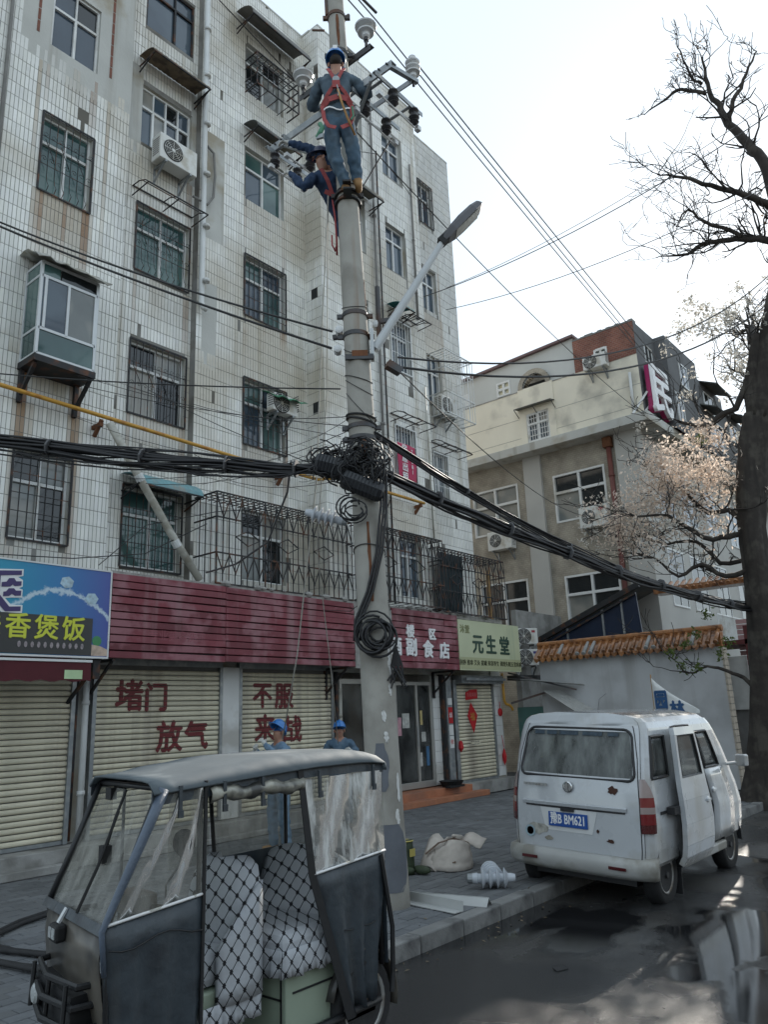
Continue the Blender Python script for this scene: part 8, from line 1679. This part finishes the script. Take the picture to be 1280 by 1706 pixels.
RAD = {'trunk': (.33, .27, .245, .24, .26, .29, .30, .26), 'stemA': (.2, .17, .14, .1), 'stemB': (.26, .24, .22, .19, .16, .14, .12, .11, .10, .085, .065, .055, .04, .018), 'up1': (.06, .05, .04, .03, .012), 'top1': (.045, .04, .035, .028, .01), 'top2': (.035, .03, .02, .01), 'limb2': (.09, .075, .06, .05, .04, .025, .01), 'limb3': (.09, .08, .07, .06, .05, .035, .012), 'limb3b': (.055, .045, .035, .025, .01), 'side1': (.085, .075, .065, .055, .045, .03, .012), 'low1': (.07, .06, .05, .04, .03, .02, .008), 'low2': (.065, .055, .045, .035, .025, .01), 'low3': (.06, .05, .04, .03, .02, .008), 'low4': (.05, .045, .035, .025, .01), 'low5': (.045, .04, .033, .026, .018, .008), 'road1': (.16, .13, .1, .08, .05, .02), 'road2': (.08, .06, .04, .015), 'back1': (.13, .1, .07, .03), 'back2': (.12, .09, .06, .02)}
trnd = random.Random(21); tb = MB()
def smoothpath(P, R0, k=3):
    P = [Vector(p) for p in P]; out, rr = [], []
    for i in range(len(P) - 1):
        a, b_, c, d = P[max(0, i - 1)], P[i], P[i + 1], P[min(len(P) - 1, i + 2)]
        for j in range(k):
            t = j / k; out.append(.5 * ((2 * b_) + (c - a) * t + (2 * a - 5 * b_ + 4 * c - d) * t * t + (3 * b_ - a - 3 * c + d) * t ** 3)); rr.append(lerp(R0[i], R0[i + 1], t))
    out.append(P[-1]); rr.append(R0[-1]); return out, rr
# trunk with an uneven, fluted outline
P, R0 = smoothpath(LIMB['trunk'], RAD['trunk'], 4); n = 20; vs = []
for i, (p, r) in enumerate(zip(P, R0)):
    for k in range(n):
        a = 2 * math.pi * k / n; rr = r * (1 + .12 * math.sin(3 * a + i * .25) + .08 * math.sin(7 * a - i * .4) + trnd.uniform(-.06, .06)) * (1.35 - .35 * min(1, i / 3)); vs.append(p + Vector((math.cos(a), math.sin(a), 0)) * rr)
tb.add(vs, [(i * n + k, i * n + (k + 1) % n, (i + 1) * n + (k + 1) % n, (i + 1) * n + k) for i in range(len(P) - 1) for k in range(n)])
tb.build('trunk', 'bark', tree, smooth=True)
lb = MB(); tw = MB(); tips = []
def twigs(p, d, L, r, depth):
    """recursive crooked twigs"""
    n = 4; pts = [Vector(p)]; d = Vector(d).normalized()
    for i in range(n): d = (d + Vector((trnd.gauss(0, .22), trnd.gauss(0, .22), trnd.gauss(.06, .2)))).normalized(); pts.append(pts[-1] + d * L / n)
    tw.tube(pts, [max(.0062, r * (1 - .6 * i / n)) for i in range(n + 1)], 4 if r < .012 else 5)
    if depth == 0: tips.append(pts[-1]); return
    for k in range(trnd.choice((2, 3, 3))):
        i = trnd.randint(1, n); a = (d + Vector((trnd.gauss(0, .75), trnd.gauss(0, .75), trnd.gauss(.15, .6)))).normalized(); twigs(pts[i], a, L * trnd.uniform(.5, .8), r * .55, depth - 1)
DENS = {'trunk': 0, 'stemA': 8, 'stemB': 20, 'up1': 7, 'top1': 8, 'top2': 6, 'limb2': 18, 'limb3': 20, 'limb3b': 12, 'side1': 9, 'low1': 12, 'low2': 12, 'low3': 12, 'low4': 11, 'low5': 5, 'road1': 10, 'road2': 8, 'back1': 9, 'back2': 9}
CL = {k: [] for k in LIMB}
for nme, P in LIMB.items():
    if nme == 'trunk': continue
    pts, rr = smoothpath(P, RAD[nme], 3); lb.tube([p + Vector((trnd.gauss(0, .012), trnd.gauss(0, .012), trnd.gauss(0, .012))) for p in pts], rr, 8); lb.build('limb', 'bark', tree, smooth=True); lb = MB(); m = len(pts)
    for k in range(DENS[nme]):
        i = trnd.randint(max(1, int(m * .2)), m - 1); tg = (pts[i] - pts[i - 1]).normalized(); d = (tg * .55 + Vector((trnd.gauss(0, .7), trnd.gauss(0, .7), trnd.gauss(.25, .6)))).normalized(); k0 = len(tips)
        twigs(pts[i], d, trnd.uniform(.45, 1.0) * (.55 if nme in ('top1', 'top2', 'up1') else 1), max(.013, min(.028, rr[i] * .4)), 2); CL[nme] += tips[k0:]
tag(tw.build('twigs', 'twig', tree), kind='stuff')
# dry clusters: many small curled leaf faces about chosen twig tips
lf = MB(); lc = []
def cluster(c, r, n, base, size):
    for _ in range(n):
        p = Vector(c) + Vector((trnd.gauss(0, r * .55), trnd.gauss(0, r * .55), trnd.gauss(0, r * .5))); a = Vector((trnd.gauss(0, 1), trnd.gauss(0, 1), trnd.gauss(0, 1))).normalized(); b_ = a.cross(Vector((trnd.gauss(0, 1), trnd.gauss(0, 1), trnd.gauss(0, 1)))).normalized(); s = size * trnd.uniform(.6, 1.3); nn = a.cross(b_)
        lf.add([p - a * s, p + b_ * s * trnd.uniform(.3, .6) + nn * s * .15, p + a * s, p - b_ * s * .45 + nn * s * .15], [(0, 1, 2), (0, 2, 3)]); v = trnd.uniform(.65, 1.25); c_ = tuple(x * v for x in base); lc.extend([c_] * 4)
DRY, PALE, BRN_ = (.82, .70, .60), (.62, .59, .53), (.3, .22, .15)
for c in ((15.75, 5.45, 6.35), (15.6, 5.75, 6.15), (15.8, 5.25, 6.6), (15.9, 5.0, 6.2), (15.85, 5.5, 6.7), (15.5, 5.9, 5.75), (15.9, 4.75, 6.05), (16.0, 4.45, 6.3), (16.0, 4.2, 6.25), (15.35, 6.2, 5.35), (15.7, 5.6, 5.9), (15.8, 5.2, 6.0), (15.95, 4.65, 6.45), (15.85, 5.35, 6.95), (15.3, 6.2, 5.3), (15.5, 5.8, 5.0), (15.25, 6.35, 5.6), (15.8, 5.0, 5.3), (15.9, 4.7, 5.4)):
    for q in range(3): cluster(Vector(c) + Vector((trnd.gauss(0, .12), trnd.gauss(0, .14), trnd.gauss(0, .1))), .40, 92, DRY, .046)
for c in ((16.0, 4.5, 7.3), (15.95, 4.7, 7.0), (16.05, 4.2, 7.0)): cluster(c, .3, 190, DRY, .046)
for nme, pr, col, num in (('low1', .34, PALE, 34), ('low3', .4, PALE, 36), ('low4', .36, PALE, 32), ('low2', .3, DRY, 40), ('stemA', .6, PALE, 60), ('side1', .3, PALE, 40), ('back1', .5, PALE, 60), ('back2', .5, PALE, 60), ('road1', .35, BRN_, 50), ('road2', .3, BRN_, 40), ('limb3', .06, BRN_, 20), ('stemB', .05, BRN_, 16)):
    for tp in CL[nme]:
        if trnd.random() < pr * .6: cluster(tp, .13, int(num * .6), col, .042)
for z in (8.3, 8.8, 9.3, 9.7, 10.0): 
    for q in range(3): cluster((16.3 + trnd.gauss(0, .3), 3.9 + trnd.gauss(0, .5), z + trnd.gauss(0, .15)), .22, 80, PALE, .045)
tag(lf.build('crown', 'dry_leaf', tree, attr=lc), kind='stuff')
gl = MB(); lf = gl; lc = []
for c in ((15.7, 5.45, 2.5), (15.75, 5.2, 2.42), (15.6, 5.6, 2.75), (15.9, 4.75, 2.7), (16.0, 4.55, 7.05), (15.95, 4.6, 2.9), (15.8, 5.15, 3.1), (15.7, 5.3, 2.9), (15.85, 4.9, 3.45)): cluster(c, .12, 40, (.1, .14, .04), .045)
tag(gl.build('green_leaves', 'green_leaf', tree), kind='stuff')
# a second tree further down the kerb, seen past the first
t2 = thing('street_tree', 'second bare tree further along the kerb behind the first trunk', 'tree', (30, 3, 0)); q = MB(); q.tube([(30, 3, -.2), (30.1, 2.9, 2), (30.2, 2.7, 4.5), (30.4, 2.6, 7)], [.4, .33, .3, .24], 12); q.build('trunk', 'bark', t2, smooth=True); tw = MB(); tips = []; q = MB()
for k in range(7):
    a = k * .9; e = Vector((30.4 + 2.6 * math.cos(a), 2.6 + 2.6 * math.sin(a), 9.5 + trnd.uniform(0, 2.5))); pts = [Vector((30.4, 2.6, 6.9)), Vector((30.4, 2.6, 7.2)).lerp(e, .5) + Vector((0, 0, .5)), e]; q.tube(pts, [.16, .1, .03], 7)
    for j in range(9): twigs(pts[1].lerp(e, trnd.random()), Vector((math.cos(a) + trnd.gauss(0, .6), math.sin(a) + trnd.gauss(0, .6), .6)), 1.1, .02, 2)
q.build('limbs', 'bark', t2, smooth=True); tag(tw.build('twigs', 'twig', t2), kind='stuff')
lf = MB(); lc = []
for tp in tips:
    if trnd.random() < .4: cluster(tp, .22, 22, PALE if trnd.random() < .6 else BRN_, .05)
tag(lf.build('crown', 'dry_leaf', t2, attr=lc), kind='stuff')

# ================================================================== groups for things that repeat
GROUP = {'person': 'line crew', 'insulator': 'porcelain insulators', 'fuse_switch': 'switch gear on the crossarm', 'window_awning': 'awnings over the windows', 'awning_frame': 'bare awning frames', 'security_cage': 'steel cages on the facade', 'overhead_wire': 'overhead wires', 'drop_wire': 'drop wires to the facade', 'cable_bundle': 'black cable bundles', 'cable_tangle': 'coils and knots of cable on the pole', 'splice_box': 'splice boxes in the cable knot', 'rope': 'hoisting ropes', 'shop_sign': 'shop signs', 'slatted_fascia': 'maroon slatted fascias', 'sign_letter': 'letter frames on the slab', 'steel_angle': 'steel angles on the pavers', 'street_tree': 'street trees', 'tin_roof': 'tin roof sheets at the alley', 'hanging_ornament': 'red hanging ornaments'}
for o in list(bpy.data.objects):
    k = o.name.split('.')[0]
    if o.parent is None and k in GROUP and not o.get('group'): o['group'] = GROUP[k]
